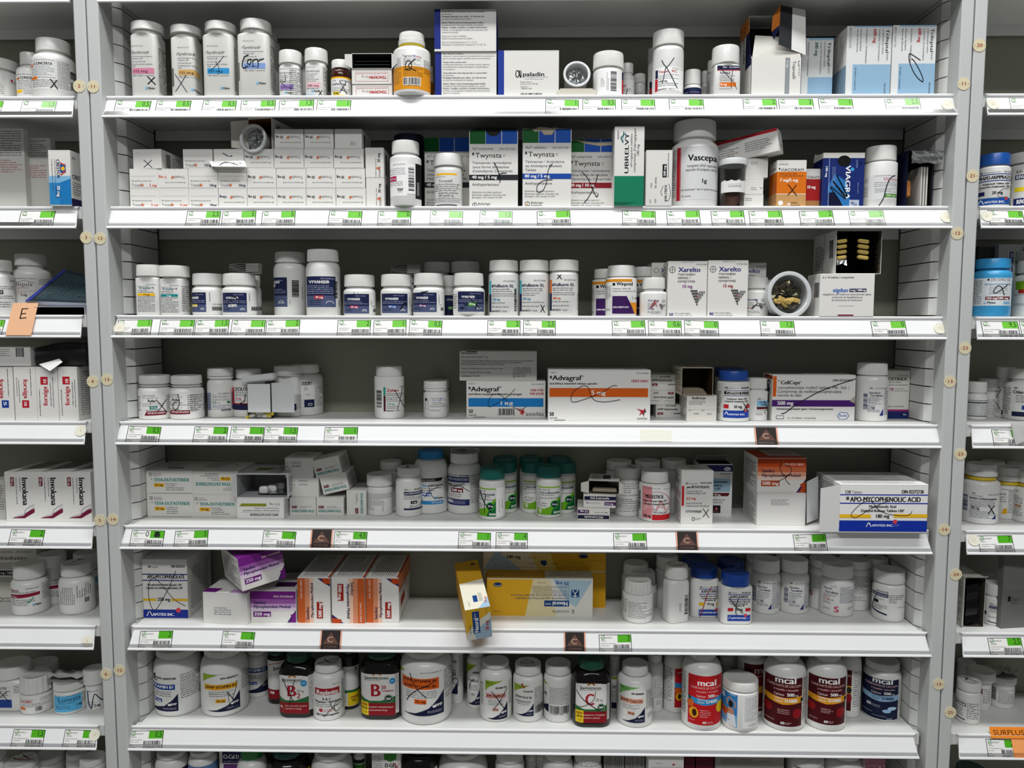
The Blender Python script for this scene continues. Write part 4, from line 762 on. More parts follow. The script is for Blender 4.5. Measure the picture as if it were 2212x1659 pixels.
K(2, 612, 920, 160, 1005, 300, 'tall white carton with green lower part, lettered sideways', [r(610, 678, 312, 400, '#117a58'), t(758, 655, 42, 'UBRELVY', 'k', w=415, rot=90, b=1), t(795, 590, 22, 'ubrogepant tablets', 'd', w=345, rot=90), t(832, 642, 26, "comprimés d'ubrogépant", 'd', w=450, rot=90), t(866, 475, 24, '100 mg', 'k', w=120, rot=90), t(655, 303, 17, '96502ESC', 'd', w=95, rot=90), s([(700, 338), (676, 292), (700, 262), (704, 225)], 10, '#2f7f74'), s([(700, 320), (694, 285), (722, 240)], 7, '#5c94b5'), p([(610, 942), (840, 945), (700, 1000), (612, 1000)], '#0c6046')], base=-.006, side=lambda W, H: [('g', W*.2, H*.1, W*.6, H*.5, 9, 'd', 0)])
K(2, 938, 1212, 405, 985, 260, 'small white carton with black 500 mg block, lettered sideways', [t(1160, 938, 26, 'VALTREX', 'k', w=170, rot=90, b=1), s([(1120, 780), (1098, 840), (1112, 880)], 5, 'n'), s([(1180, 760), (1196, 850), (1180, 925), (1150, 935)], 5, 'n'), r(1110, 558, 44, 134, 'k'), t(1143, 680, 22, '500 mg', 'W', w=108, rot=90, b=1), g(1160, 690, 270, 20, 1, 'd', rot=90), t(1050, 803, 18, '06 2026', 'd', w=115, rot=90), t(1003, 803, 16, '102U', 'd', w=58, rot=90), t(996, 957, 18, 'LOT', 'd', w=40, rot=90), t(1050, 950, 18, 'EXP', 'd', w=38, rot=90)], base=-.003)
B(2, 1198, 1684, 68, .004, (1225, 1662, 185), 'largest white bottle on the second shelf, with a red vertical stripe', [r(1268, 345, 415, 570, '#d6d6d6'), r(1268, 345, 40, 574, 'r'), t(1322, 370, 18, 'DIN: 02495244', 'k', w=142, b=1), t(1380, 518, 66, 'Vascepa', 'k', w=285, b=1), t(1370, 582, 30, 'icosapent ethyl capsules', 'k', w=292), t(1355, 622, 30, "capsules d'icosapent éthyl", 'k', w=312), t(1512, 745, 42, '1g', 'k', w=54, b=1), t(1312, 820, 18, 'Lipid-regulating agent / Agent de régulation des lipides', 'k', w=365), t(1312, 886, 16, '120 capsules', 'd', w=102), g(1215, 380, 52, 500, 14, 'd')], ng=36, sh=75, bev=.07, skirt=0)
C(1560, 240, 3.95)
w1 = K(2, 150, 352, 710, 830, 300, 'lowest of three blank-ended cartons stacked behind the clear pill vial', [g(195, 740, 60, 30, 2, 'd'), t(158, 750, 14, 'Lot', 'd', w=16)], base=.016)
w2 = K(2, 155, 352, 568, 706, 300, 'middle of three blank-ended cartons stacked behind the clear pill vial', [g(248, 648, 60, 30, 2, 'd'), t(325, 664, 12, 'EXP', 'd', w=20)], on=w1, Yf=w1.yf)
w3 = K(2, 195, 392, 402, 556, 300, 'highest of three blank-ended cartons stacked behind the clear pill vial', [g(245, 430, 60, 30, 2, 'd'), t(205, 446, 12, 'Lot', 'd', w=20)], on=w2, Yf=w2.yf+.001)
# long carton lying tilted across the stack
zt = w3.top; P1 = at(ax(500), ay(385), LIP+.0)
Mx = Matrix.Translation(Vector((at(ax(500), ay(380), LIP+.01).x, LIP+.008, zt+.0062))) @ Matrix.Rotation(math.radians(58), 4, 'Z') @ Matrix.Rotation(math.radians(-7), 4, 'X')
K(2, 420, 576, 205, 385, 560, 'long red-edged carton lying askew on top of the blank-ended cartons', [g(492, 312, 48, 30, 2, 'd')], Yf=LIP+.008, z=zt, hgt=.033, fix=Mx, side=lambda W, H: [('p', [(0, 0), (W, 0), (W, H*.12), (0, H*.12)], 'r'), ('g', W*.08, H*.4, W*.35, H*.4, 4, 'k', 0), ('g', W*.5, H*.3, W*.42, H*.45, 5, 'k', 0)])
K(2, 465, 716, 418, 830, 200, 'orange and tan carton marked 7 mg with a pen X', [r(463, 520, 256, 190, '#d87016'), r(463, 710, 256, 125, '#c89a64'), r(463, 706, 256, 4, 'W'), t(478, 464, 12, 'DIN 02451549', 'd', w=80), t(494, 516, 24, 'VIACORAM', 'k', w=200), r(480, 488, 10, 16, 'k'), g(490, 530, 205, 36, 2, 'k'), t(490, 604, 26, '7 mg/5 mg', 'W', w=156, b=1), e(502, 783, 22, 20, '#f0f0ee'), t(560, 804, 22, '30', 'W', w=25, b=1), t(590, 788, 15, 'tablets/', 'k', w=60), t(590, 810, 15, 'comprimés', 'k', w=80)]+X(562, 628, 75, 95, 7), base=.006, side=lambda W, H: [('p', [(0, H*.25), (W, H*.25), (W, H*.7), (0, H*.7)], '#b85c10'), ('p', [(0, H*.7), (W, H*.7), (W, H), (0, H)], '#b98a55'), ('g', W*.3, H*.45, W*.65, H*.5, 12, 'd', 0), ('t', W*.1, H*.2, H*.06, 'VIACORAM', 'k', W*.8, 0, 0)])
K(2, 640, 838, 492, 830, 150, 'red and white 10 mg carton half hidden beside the orange one', [r(638, 583, 202, 182, '#a41f1f'), r(638, 765, 202, 70, '#a87848'), t(654, 578, 22, 'VIACORAM', 'k', w=170), t(722, 662, 26, '10 mg', 'W', w=74, b=1), g(716, 598, 60, 14, 1, 'd')], base=.020)
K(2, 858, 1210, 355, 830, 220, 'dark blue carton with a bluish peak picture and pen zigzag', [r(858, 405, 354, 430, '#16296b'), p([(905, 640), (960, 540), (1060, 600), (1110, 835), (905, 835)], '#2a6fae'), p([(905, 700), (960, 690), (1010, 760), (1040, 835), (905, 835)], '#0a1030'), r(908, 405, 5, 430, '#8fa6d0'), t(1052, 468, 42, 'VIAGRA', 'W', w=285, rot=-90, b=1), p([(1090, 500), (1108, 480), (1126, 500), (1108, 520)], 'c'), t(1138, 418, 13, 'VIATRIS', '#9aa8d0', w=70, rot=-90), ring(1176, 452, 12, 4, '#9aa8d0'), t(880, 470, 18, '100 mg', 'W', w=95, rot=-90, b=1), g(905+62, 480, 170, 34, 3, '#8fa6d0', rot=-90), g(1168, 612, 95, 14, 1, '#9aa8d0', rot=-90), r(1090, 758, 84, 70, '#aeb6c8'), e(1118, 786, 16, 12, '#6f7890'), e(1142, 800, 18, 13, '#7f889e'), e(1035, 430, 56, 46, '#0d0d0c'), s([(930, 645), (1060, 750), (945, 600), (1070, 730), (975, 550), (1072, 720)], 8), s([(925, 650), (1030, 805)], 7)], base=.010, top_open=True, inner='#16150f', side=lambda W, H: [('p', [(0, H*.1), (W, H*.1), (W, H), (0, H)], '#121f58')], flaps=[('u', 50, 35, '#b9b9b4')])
B(2, 1215, 1482, 283, .003, (1222, 1467, 125), 'white straight-sided bottle with green 500 mg block and pen slash', [r(1210, 545, 280, 205, '#dadada'), g(1306, 545, 150, 14, 1, 'd'), t(1372, 595, 32, 'Vimovo', 'r', w=125), g(1304, 602, 175, 44, 2, 'd'), g(1312, 655, 165, 40, 2, 'd'), r(1387, 704, 90, 32, '#4a8c2c'), t(1400, 728, 18, '500 mg', 'W', w=66), g(1212, 560, 50, 40, 2, 'd'), g(1212, 630, 50, 90, 4, 'k'), s([(1460, 548), (1425, 575), (1400, 640), (1380, 740), (1348, 804)], 8, '#1b2030')], straight=False, ng=10, sh=12, bev=.03)
fo = K(2, 1575, 1795, 335, 830, 260, 'open dark navy carton with torn silver foil at the second shelf end', [], base=.010, opened=True, inner='#1a1814', col='#10152f', side=lambda W, H: [], flaps=[('b', 60, 60, '#d8d8d4')])
f = MB()
for i_ in range(3): f.box(.004+i_*.004, .006+i_*.004, .004, .05, .003, fo.H-.022, '#c9c7c0', ch=.0004)
f.build('blister_pack', fo.root)
f = MB(); rnd = random.Random(9); G_ = [[(-fo.W/2+.004+j*.0062, -.002-abs(math.sin(i*1.7+j))*.003, fo.H-.001-i*.0045+rnd.uniform(-.001, .001)) for j in range(8)] for i in range(5)]; f.grid(G_, 'foil:#c4c6c8', close=False, smooth=False); f.build('torn_foil', fo.root)
f = MB(); f.box(-fo.W/2+.004, -fo.W/2+.012, .01, .04, fo.H*.2, fo.H*.5, '#b0703c', ch=.002); f.build('tablet_strip', fo.root)
# clear vial with brown tablets
def standing_vial(row, x0, x1, yt, base, label):
    sz = SZ[row]; Yf = LIP+base; xm = (ax(x0)+ax(x1))/2; R_ = (at(ax(x1), 400, Yf).x-at(ax(x0), 400, Yf).x)/2; Y = Yf+R_; Xc = at(xm, ay(yt)+50, Y).x; H = at(xm, ay(yt), Y-R_).z-sz
    root = tag(empty('pill_vial', (Xc, Y, sz)), label, 'vial', 'clear pill vials'); o = outline('round', R_, R_, 0, 40)
    f = MB(); lathe(f, [(.80, .0004), (.84, .001), (.92, H*.8), (.93, H*.88)], o, 'clear:#eef2f2'); f.f.pop(); f.m.pop(); f.sm.pop(); f.build('vial_body', root, sharp=40)
    f = MB(); lathe(f, [(.96, H*.87), (1, H*.875), (1, H*.97), (.96, H), (.5, H)], o, 'film:#e8eaea'); f.build('vial_cap', root, sharp=40)
    f = MB(); fn, per = o
    for i in range(14):
        a0, a1 = per*(-.20+i*.03), per*(-.20+(i+1)*.03); (xa, ya, _, _), (xb, yb, _, _) = fn(a0), fn(a1); k = .905
        f.face([(xa*k, ya*k, H*.30), (xb*k, yb*k, H*.30), (xb*k, yb*k, H*.54+.001*math.sin(i*2)), (xa*k, ya*k, H*.54+.001*math.sin(i*2-2))], 'w')
    print_on(f, [('t', -.012, 0, .0028, '14 VELPHORO 500', 'd', .022, 0, 0), ('p', [(-.013, -.0045), (.013, -.0045), (.013, -.0043), (-.013, -.0043)], 'd')], lambda a, b_: (a, H*.40-b_), lambda u, v, h: (fn(u)[0]*(.906+h*8), fn(u)[1]*(.906+h*8), v), 2, step=.002)
    f.build('vial_label', root)
    for i in range(3):
        f = MB(); lathe(f, [(.8, 0), (1, .0008), (1, .0032), (.8, .004)], outline('round', R_*.62, R_*.62, 0, 32), 'dull:#6e4a3c', seg=32); tb = f.build('brown_tablet', root, sharp=40); tb.location = ((-.003, -.006), (.004, .002), (-.001, .007))[i]+(R_*.66,); tb.rotation_euler = (math.radians(80), 0, math.radians((-10, 20, 5)[i]))
standing_vial(2, -35, 208, 392, .001, 'clear vial with translucent cap holding large brown tablets')
# ================================================================ third shelf
C(220, 490, 4.096)
def vray(x, y, c1):
    return [g(x+65, y, 90, 14, 1, 'd'), g(x-8, y+16, 100, 10, 1, 'd'), t(x, y+44, 20, 'Vraylar', '#1b6470', w=110, b=1), p([(x+112, y+36), (x+136, y+24), (x+130, y+32), (x+140, y+40)], '#8a3a6a'), g(x-6, y+50, 136, 30, 2, 'd'), r(x-12, y+82, 152, 22, c1), g(x-10, y+106, 155, 140, 8, 'd')]
B(3, 285, 500, 331, .004, (287, 515, 100), 'squarish white bottle with amber 1.5 mg band, leftmost on the third shelf', vray(326, 508, 'y')+[t(365, 609, 15, '1.5 mg', 'k', w=54, b=1)], kind='square', sq=180, sqc=.18, ribs=56, ng=12, sh=14)
B(3, 503, 705, 337, .003, (518, 768, 100), 'squarish white bottle with teal 3 mg band on the third shelf', vray(532, 516, 't')+[t(572, 619, 15, '3 mg', 'W', w=38, b=1), g(704, 522, 76, 230, 14, 'k')], kind='square', sq=190, sqc=.18, ribs=56, ng=12, sh=14)
def vyv(x0, x1, y, h, mg, c1, bcx=None, nm=None, tall=0):
    w_ = x1-x0; k_ = w_/200
    o = [r(x0, y, w_, h, '#1d2449'), r(x0, y+h*.62, w_, h*.38, '#4c5676'), t(x0+w_*.45, y+h*.13, h*.05, 'DIN 0234', '#a7adc6', w=w_*.42), t(x0+w_*.14, y+h*.33, h*.12, 'VYVANSE®', 'W', w=w_*.5, b=1), g(x0+w_*.04, y+h*.38, w_*.92, h*.17, 2 if not tall else 3, '#a7adc6'),
         r(x0+w_*.24, y+h*.6, w_*.33, h*.13, c1), t(x0+w_*.27, y+h*.71, h*.09, mg, 'W' if c1 != 'W' else 'k', w=w_*.27, b=1), g(x0+w_*.06, y+h*.76, w_*.3, h*.14, 2, 'k'), s([(x0+w_*.72, y+h*.88), (x0+w_*.77, y+h*.8), (x0+w_*.85, y+h*.8), (x0+w_*.9, y+h*.88)], 3, 'W'), t(x0+w_*.73, y+h*.88, h*.05, 'Takeda', 'W', w=w_*.16)]
    if bcx: o += [g(bcx, y+h*.42, h*.34, 16, 1, 'd', rot=90), r(bcx+28, y+h*.1, 0, 0), bc(bcx+18, y+h*.7, 60, h*.16)]
    return o
vv = dict(ribs=50, ng=16, sh=40, bev=.07)
B(3, 808, 1080, 408, .01, (819, 1078, 102), 'short white ribbed-cap bottle with navy label and yellow dose box', vyv(760, 922, 582, 172, '10 mg', '#d8c02c')+[g(945, 660, 80, 16, 1, 'd', rot=90), t(975, 690, 10, 'GTIN 00300594', 'k', w=90), bc(970, 706, 100, 34)], **vv)
a1 = B(3, 1072, 1365, 408, .004, (1080, 1352, 102), 'short white ribbed-cap bottle with white 20 mg box, scribbled in pen', vyv(1080, 1276, 584, 172, '20 mg', 'W')+[g(1292, 655, 80, 14, 1, 'd', rot=90), bc(1312, 706, 50, 34), s([(1130, 670), (1165, 620), (1200, 640)], 5), s([(1150, 665), (1185, 622), (1222, 678)], 5)], **vv)
B(3, 1330, 1412, 430, .06, (1325, 1393, 90), 'white bottle mostly hidden behind the 20 mg bottle, third shelf', [bc(1370, 706, 40, 34)], **dict(vv, ribs=0))
def crumpled(x0, x1, y0, y1, row, Y, z, label, seed=1, name='folded_leaflet'):
    """small folded sheet: a stack of bent paper layers"""
    rnd = random.Random(seed); A = at(ax(x0), ay(y1), Y); B_ = at(ax(x1), ay(y0), Y); W = B_.x-A.x; H = B_.z-A.z; f = MB(); n = 6
    for i in range(n):
        za = H*(i+.1)/n; zb = H*(i+.75)/n; G_ = []
        for zz in (za, za+.0004):
            G_.append([(W*k/7+rnd.uniform(-.0006, .0006), .0, zz+math.sin(k*.9+i)*.0009*(1 if k < 5 else .3)) for k in range(8)])
        G2 = [[(x, .016+rnd.uniform(-.001, .001), z_) for x, y, z_ in G_[1]], [(x, .016, z_) for x, y, z_ in G_[0]]]
        f.grid([G_[0], G_[1], G2[0], G2[1]], '#b9b8b2', close=False, smooth=False)
        f.grid([[(W, y, za), (W+.0012, y, (za+zb)/2), (W, y, zb)] for y in (0, .016)], '#a9a8a2', close=False)
        print_on(f, [('g', .001, 0, W-.002, H/n*.6, 1, 'd', 0)], lambda a, b_: (a, b_), lambda u, v, h: (u, -.0002-h, zb-v), i)
    f.box(.0005, W-.001, .0005, .0155, 0, .0004, '#a9a8a2')
    f.box(W*.55, W, .001, .015, H*.08, H*.94, '#a9a8a2', ch=.001)
    o = f.build(name, loc=(A.x, Y, z)); tag(o, label, 'leaflet', 'folded paper leaflets'); return o
crumpled(1130, 1380, 318, 412, 3, a1.y-.012, a1.top+.0001, 'folded leaflet lying on the 20 mg bottle, third shelf')
vt = dict(ribs=54, ng=8, sh=70, bev=.03)
B(3, 1527, 1812, 216, .035, (1532, 1788, 92), 'tall white navy-labelled bottle turned to its barcode, third shelf', vyv(1370, 1640, 450, 258, '', 'W', tall=1)+[t(1535, 502, 22, 'NSE®', 'W', w=45, b=1), bc(1738, 475, 150, 58, 'k', rot=-90), g(1760, 640, 120, 12, 1, 'd', rot=90), g(1655, 690, 40, 12, 1, 'd', rot=90)], **vt)
B(3, 1812, 2108, 193, .006, (1818, 2088, 105), 'tall white bottle with navy label and red 30 mg box', [r(1818, 440, 245, 270, '#1d2449'), r(1818, 610, 245, 100, '#4c5676'), t(1936, 466, 13, 'DIN 02490242', '#a7adc6', w=118), t(1840, 502, 26, 'VYVANSE®', 'W', w=168, b=1), g(1822, 516, 225, 82, 4, '#a7adc6'), r(1882, 608, 78, 32, 'r'), t(1890, 632, 18, '30 mg', 'W', w=64, b=1), g(1830, 645, 115, 50, 3, 'k'), s([(1980, 678), (1992, 660), (2030, 660), (2042, 678)], 4, 'W'), bc(2078, 480, 150, 30, 'k', rot=-90), g(2080, 700, 60, 20, 1, 'd', rot=90), s([(1890, 530), (1960, 560)], 3, '#4c5676')], **vt)
C(700, 490, 3.687)
v2 = dict(ribs=50, ng=16, sh=34, bev=.07)
for a, b_, y, dep, mg, c1, lx0, lx1, nm, ex, ca, cb in ((158, 410, 377, .006, '40 mg', '#b3204c', 162, 355, 'magenta', [s([(270, 522), (285, 505), (292, 498)], 6), s([(272, 505), (285, 518)], 6), s([(240, 520), (240, 534)], 4)], 162, 400), (452, 700, 374, .004, '50 mg', '#1f4fa8', 462, 662, 'blue', [s([(645, 560), (640, 600), (608, 660), (612, 640), (640, 605), (655, 640)], 5)], 456, 695), (708, 960, 366, .003, '60 mg', '#5a2268', 710, 895, 'purple', [s([(775, 522), (820, 515), (835, 498), (862, 500)], 8, '#12302c')], 713, 948)):
    B(3, a, b_, y, dep, (ca, cb, 94), 'short white ribbed-cap bottle with navy label and %s %s box' % (nm, mg), vyv(lx0, lx1, y+158, 155, mg, c1)+[g(lx1+12, y+245, 70, 12, 1, 'd', rot=90), bc(lx1+30, y+274, 22, 26), g(lx1+22, y+250, 20, 12, 1, 'k')]+ex, **v2)
B(3, 940, 1050, 385, .045, (955, 1062, 90), 'navy-labelled bottle squeezed behind the 60 and 70 mg bottles', [r(955, 545, 90, 160, '#1d2449'), t(975, 590, 18, 'VYVAN', 'W', w=60), r(988, 635, 45, 24, '#4a8c2c'), t(992, 653, 15, '70', 'W', w=26)], **dict(v2, ribs=0))
B(3, 1027, 1280, 364, -.004, (1036, 1270, 98), 'short ribbed-cap bottle with green 70 mg box, nearest the third shelf edge', vyv(1068, 1272, 515, 160, '', '#4a9c24')+[r(1148, 604, 62, 24, '#4a9c24'), t(1155, 622, 16, '70 mg', 'W', w=48, b=1), r(1115, 604, 33, 26, '#242b50'), t(1085, 655, 18, '100', 'k', w=26, b=1), s([(1150, 555), (1200, 610), (1252, 660)], 5), s([(1232, 560), (1215, 600), (1200, 662)], 4), g(1027, 530, 36, 120, 6, 'k')], **v2)
B(3, 795, 1010, 276, .09, (800, 1006, 80), 'dim white-capped bottle behind the 60 mg bottle', [], **dict(v2, sh=30))
B(3, 1013, 1236, 272, .09, (1013, 1236, 86), 'dim white-capped bottle behind the 70 mg bottle', [], **dict(v2, sh=30))
b6 = B(3, 600, 720, 374+8, .06, (605, 715, 60), 'white-capped bottle under the folded leaflet behind the 50 mg bottle', [], **dict(v2, ribs=0))
crumpled(532, 762, 293, 378, 3, b6.y-.012, b6.top+.0001, 'folded leaflet behind the 50 and 60 mg bottles', 3)
def well(x, y, c1, mg, mc, din):
    return [r(x, y, 16, 100, c1), r(x, y+106, 16, 142, 'n'), e(x+8, y+98, 8, 8, c1), t(x+110, y+10, 13, din, 'd', w=90), t(x+20, y+52, 24, 'Wellbutrin XL', 'n', w=172, b=1), r(x+20, y+36, 8, 16, 'n'), g(x+22, y+60, 160, 32, 2, 'k'), g(x+22, y+96, 178, 32, 2, 'd'), t(x+22, y+156, 18, mg, mc, w=62, b=1), g(x+22, y+168, 180, 16, 1, 'k'), g(x+22, y+200, 132, 16, 1, 'k'), t(x+20, y+248, 14, 'BAUSCH', 'k', w=65, b=1), t(x+88, y+248, 13, '+ Health', 'd', w=52)]
wl = dict(ribs=60, ng=12, sh=24, bev=.03)
B(3, 1310, 1552, 261, .005, (1323, 1551, 85), 'left of three white bottles with a narrow coloured stripe, blue 150 mg', well(1318, 430, '#4fb0bd', '150 mg', '#3a8fb0', 'DIN 02275090')+[bc(1530, 490, 180, 16, 'k', rot=-90)], **wl)
B(3, 1555, 1790, 260, .005, (1559, 1789, 85), 'middle of three stripe-labelled white bottles, with a low pen X', well(1560, 425, '#4fb0bd', '150 mg', '#3a8fb0', 'DIN 02275090')+X(1725, 620, 30, 62, 6), **wl)
B(3, 1793, 2025, 258, .005, (1797, 2030, 86), 'right of three stripe-labelled white bottles, orange 300 mg and high pen X', well(1800, 420, '#e0762c', '300 mg', '#d8661c', 'DIN 02275104')+X(1858, 376, 34, 40, 6)+[g(2016, 520, 10, 140, 8, 'k')], **wl)
C(1240, 490, 5.027)
def winp(x, y, k_=1):
    return [r(x-8, y-36, 285 if k_ else 200, 30, '#e0901c'), r(x+70, y+6, 28, 28, 'k'), t(x+112, y+34, 38, 'Winpred', 'k', w=172, b=1), t(x+72, y+76, 17, 'Prednisone Tablets USP', 'd', w=190), t(x+72, y+102, 17, 'Comprimés de prednisone USP', 'd', w=240), p([(x+70, y+148), (x+220, y+148), (x+304, y+340), (x+70, y+340)], '#3a1a56'), p([(x+255, y+218), (x+330, y+218), (x+330, y+340), (x+306, y+340)], '#e0901c'),
            t(x+78, y+278, 18, 'DIN 00271373', 'W', w=165, b=1), t(x+275, y+182, 30, '1 mg', 'k', w=70), g(x-6, y+30, 64, 150, 9, 'd'), g(x-6, y+280, 60, 30, 2, 'd')]
wi_ = dict(ng=10, sh=14, bev=.03)
B(3, 195, 500, 453, .03, (217, 480, 100), 'orange-and-purple labelled bottle behind the front one, left side', winp(172, 630), **wi_)
B(3, 342, 680, 413, .003, (369, 665, 120), 'frontmost orange-and-purple labelled white bottle on the third shelf', winp(350, 603), **wi_)
B(3, 640, 865, 430, .045, (640, 862, 105), 'orange-and-purple labelled bottle behind the front one, right side', winp(600, 610), **wi_)
def xarl(x, y, k_, mg, mc, n_, pen, inv=0):
    V = []
    for i in range(6):
        for j in range(4):
            pass
    o = [t(x+10*k_, y+30*k_, 22*k_, 'Xarelto', '#2b2a72', w=118*k_, b=1), g(x+10*k_, y+42*k_, 80*k_, 54*k_, 3, 'd'), t(x+8*k_, y+120*k_, 22*k_, mg, mc, w=66*k_, b=1), t(x+6*k_, y+156*k_, 16*k_, n_, '#2b2a72', w=26*k_), g(x+42*k_, y+138*k_, 108*k_, 32*k_, 2, 'd'), ring(x+176*k_, y+26*k_, 17*k_, 2), r(x+175*k_, y+12*k_, 2, 28*k_), r(x+162*k_, y+25*k_, 28*k_, 2)]
    return o+vee(x+128*k_, y+56*k_, 66*k_, 74*k_)
def vee(x, y, w_, h_):
    """lattice of slanted black tiles forming a V, one red"""
    o = []
    for i in range(5):
        for j in range(6-i):
            u0 = .08+i*.10+j*.085; 
            px = x+w_*(i*.10+j*.085); py = y+h_*(i*.0+j*.165+.01); 
            px2 = x+w_*(1-i*.0-(5-j)*.0)-w_*(j*.085)
            if j <= 5-i: o.append(p([(px, py), (px+w_*.085, py+h_*.03), (px+w_*.125, py+h_*.15), (px+w_*.04, py+h_*.12)], 'r' if (i, j) == (3, 2) else 'k'))
    for i in range(4):
        for j in range(4-i):
            px = x+w_*(.62+i*.1-j*.0+.02*j); py = y+h_*(.12+j*.16+i*.0)
            px = x+w_*(.60+i*.11+j*-.02); 
            o.append(p([(px+w_*.05, py), (px+w_*.12, py-h_*.03), (px+w_*.09, py+h_*.09), (px+w_*.02, py+h_*.12)], 'k'))
    return o
def xbox(x, y, mg, mc, n_):
    return [t(x+155, y+30, 14, 'Open here / Ouvrir ici', 'd', w=138), t(x+310, y+58, 16, 'DIN 02316986', 'd', w=112), ring(x+52, y+108, 32, 5), r(x+50, y+80, 4, 56), r(x+24, y+106, 56, 4), t(x+118, y+130, 50, 'Xarelto', '#2b2a78', w=238, b=1), t(x+112, y+168, 30, 'rivaroxaban', 'k', w=190), t(x+112, y+206, 30, 'tablets /', 'k', w=140), t(x+112, y+243, 30, 'comprimés', 'k', w=190),
            t(x+160, y+302, 34, mg, mc, w=112, b=1), t(x+22, y+608, 32, n_, '#2b2a78', w=48, b=1), t(x+82, y+588, 17, 'Film-coated tablets', '#6b6b72', w=175), t(x+82, y+612, 17, 'comprimés pelliculés', '#6b6b72', w=195)]+vee(x+252, y+322, 150, 175)
K(3, 840, 1010, 388, 985, 300, 'white V-lattice carton mostly hidden left of the 10 mg one', [ring(890, 475, 26, 4), t(940, 498, 46, 'Xarelto', '#2b2a78', w=220, b=1), t(945, 530, 24, 'rivaroxaban', 'k', w=180)], base=.045)
B(3, 712, 1015, 547, .002, (737, 989, 122), 'small white bottle with a red pen mark over its purple lettering', [x_ for x_ in xarl(795, 780, .98, '10 mg', '#7b3f8a', '50', 1)]+[s([(835, 885), (850, 840), (885, 800), (860, 850), (845, 870)], 6, '#8e1c24'), s([(870, 815), (905, 865)], 6, '#8e1c24'), s([(915, 798), (870, 850), (832, 882)], 6, '#8e1c24')], ng=28, sh=26, bev=.05)
K(3, 1018, 1444, 372, 985, 330, 'white carton with purple lettering and lattice V, marked 10 mg', xbox(1012, 360, '10 mg', '#8a4a8c', '50'), base=.007, side=lines('d', 12))
K(3, 1452, 1888, 364, 985, 330, 'white carton with purple lettering and lattice V, marked 15 mg', xbox(1452, 354, '15 mg', '#9a2430', '90'), base=.006, side=lines('d', 12))
K(3, 1700, 2083, 390, 985, 200, 'white V-lattice carton behind the 20 mg bottle', [t(1880, 408, 11, 'Ouvrir ici', 'd', w=70), t(1972, 436, 14, 'DIN 02316993', 'd', w=105), t(1782, 502, 46, 'Xarelto', '#2b2a78', w=232, b=1), t(1775, 536, 24, 'rivaroxaban', 'k', w=188)], base=.06)
B(3, 1840, 2106, 543, .02, (1838, 2090, 120), 'small white bottle with lattice V and pen squiggle, 20 mg', xarl(1872, 770, 1.0, '20 mg', '#8d2430', '90', 1)+[s([(1975, 790), (1990, 830), (1960, 870), (1940, 885), (1965, 850), (2010, 860), (2045, 878)], 7)], ng=22, sh=26, bev=.05)
C(1620, 480, 4.424)
vial(3, 380, 690, 222, 'big clear lidded vial of yellow tablets lying on its side', LIP+.004, ln=300, pitch=-4, yaw=8, fill=('dull:#c9a95c', 9), rim='plastic:#c9cccc')
x1_ = K(3, 668, 1188, 492, 900, 330, 'white carton with blue lettering and navy 5 mg block', [t(688, 536, 18, '6 x 10 tablets / comprimés', 'd', w=302, b=1), t(790, 668, 42, 'xigduo', '#1c5fae', w=146, b=1), r(948, 634, 164, 32, 'n'), t(956, 658, 19, '5 mg / 1000 mg', 'W', w=150, b=1), t(695, 697, 18, 'dapagliflozin and metformin hydrochloride tablets', 'd', w=464), t(782, 724, 18, 'comprimés de dapagliflozine et', 'd', w=294), t(782, 752, 18, 'de chlorhydrate de metformine', 'd', w=290), r(852, 798, 148, 3, 'l'), r(845, 882, 150, 12, 'm')], base=-.003, col='#e4e2dd', side=lambda W, H: [('b', W*.55, H*.2, W*.4, H*.35, 'k', 0)])
x2_ = K(3, 822, 1258, 78, 482, 560, 'open carton showing stacked blisters of yellow tablets', [], on=x1_, Yf=LIP+.000, opened=True, inner='#6b6456', rz=0, side=lambda W, H: [('b', W*.72, H*.2, W*.16, H*.42, 'k', 0), ('g', W*.08, H*.28, W*.38, H*.6, 10, 'k', 0), ('p', [(W*.50, 0), (W*.52, 0), (W*.44, H), (W*.42, H)], '#a08a70')])
f = MB(); rnd = random.Random(3)
for i in range(7):
    zz = .006+i*.0115; zz = x2_.H*(.06+i*.125)
    f.grid([[(-x2_.W/2+.002+(x2_.W-.004)*k/8, y, zz+.0035*math.sin(k/8*math.pi)*(1 if i > 1 else .6)) for k in range(9)] for y in (.003, .05)], 'foil:#2c2c2c', close=False)
f.build('blister_packs', x2_.root)
for i in range(4):
    for j in (0, 1):
        f = MB(); o_ = outline('sq', .0078 if j == 0 else .0085, .0036, .0035, 24); lathe(f, [(.8, 0), (1, .0012), (1, .0042), (.8, .0054)], o_, 'dull:#cfb25e', seg=24); tb = f.build('tablet', x2_.root, sharp=50)
        tb.location = (-x2_.W/2+(.0105 if j == 0 else .041), .006, x2_.H*(.33+i*.125)+.0005); tb.rotation_euler = (0, math.radians(-8 if j == 0 else 8), 0)
f = MB(); f.grid([[(-x2_.W/2+.003+k*.0035, .0015+.001*(k % 2), x2_.H*.24-.0015*abs(k-2)), (-x2_.W/2+.003+k*.0035, .004, x2_.H*.33)] for k in range(5)], 'foil:#e6e6e6', close=False, smooth=False); f.build('torn_foil', x2_.root)
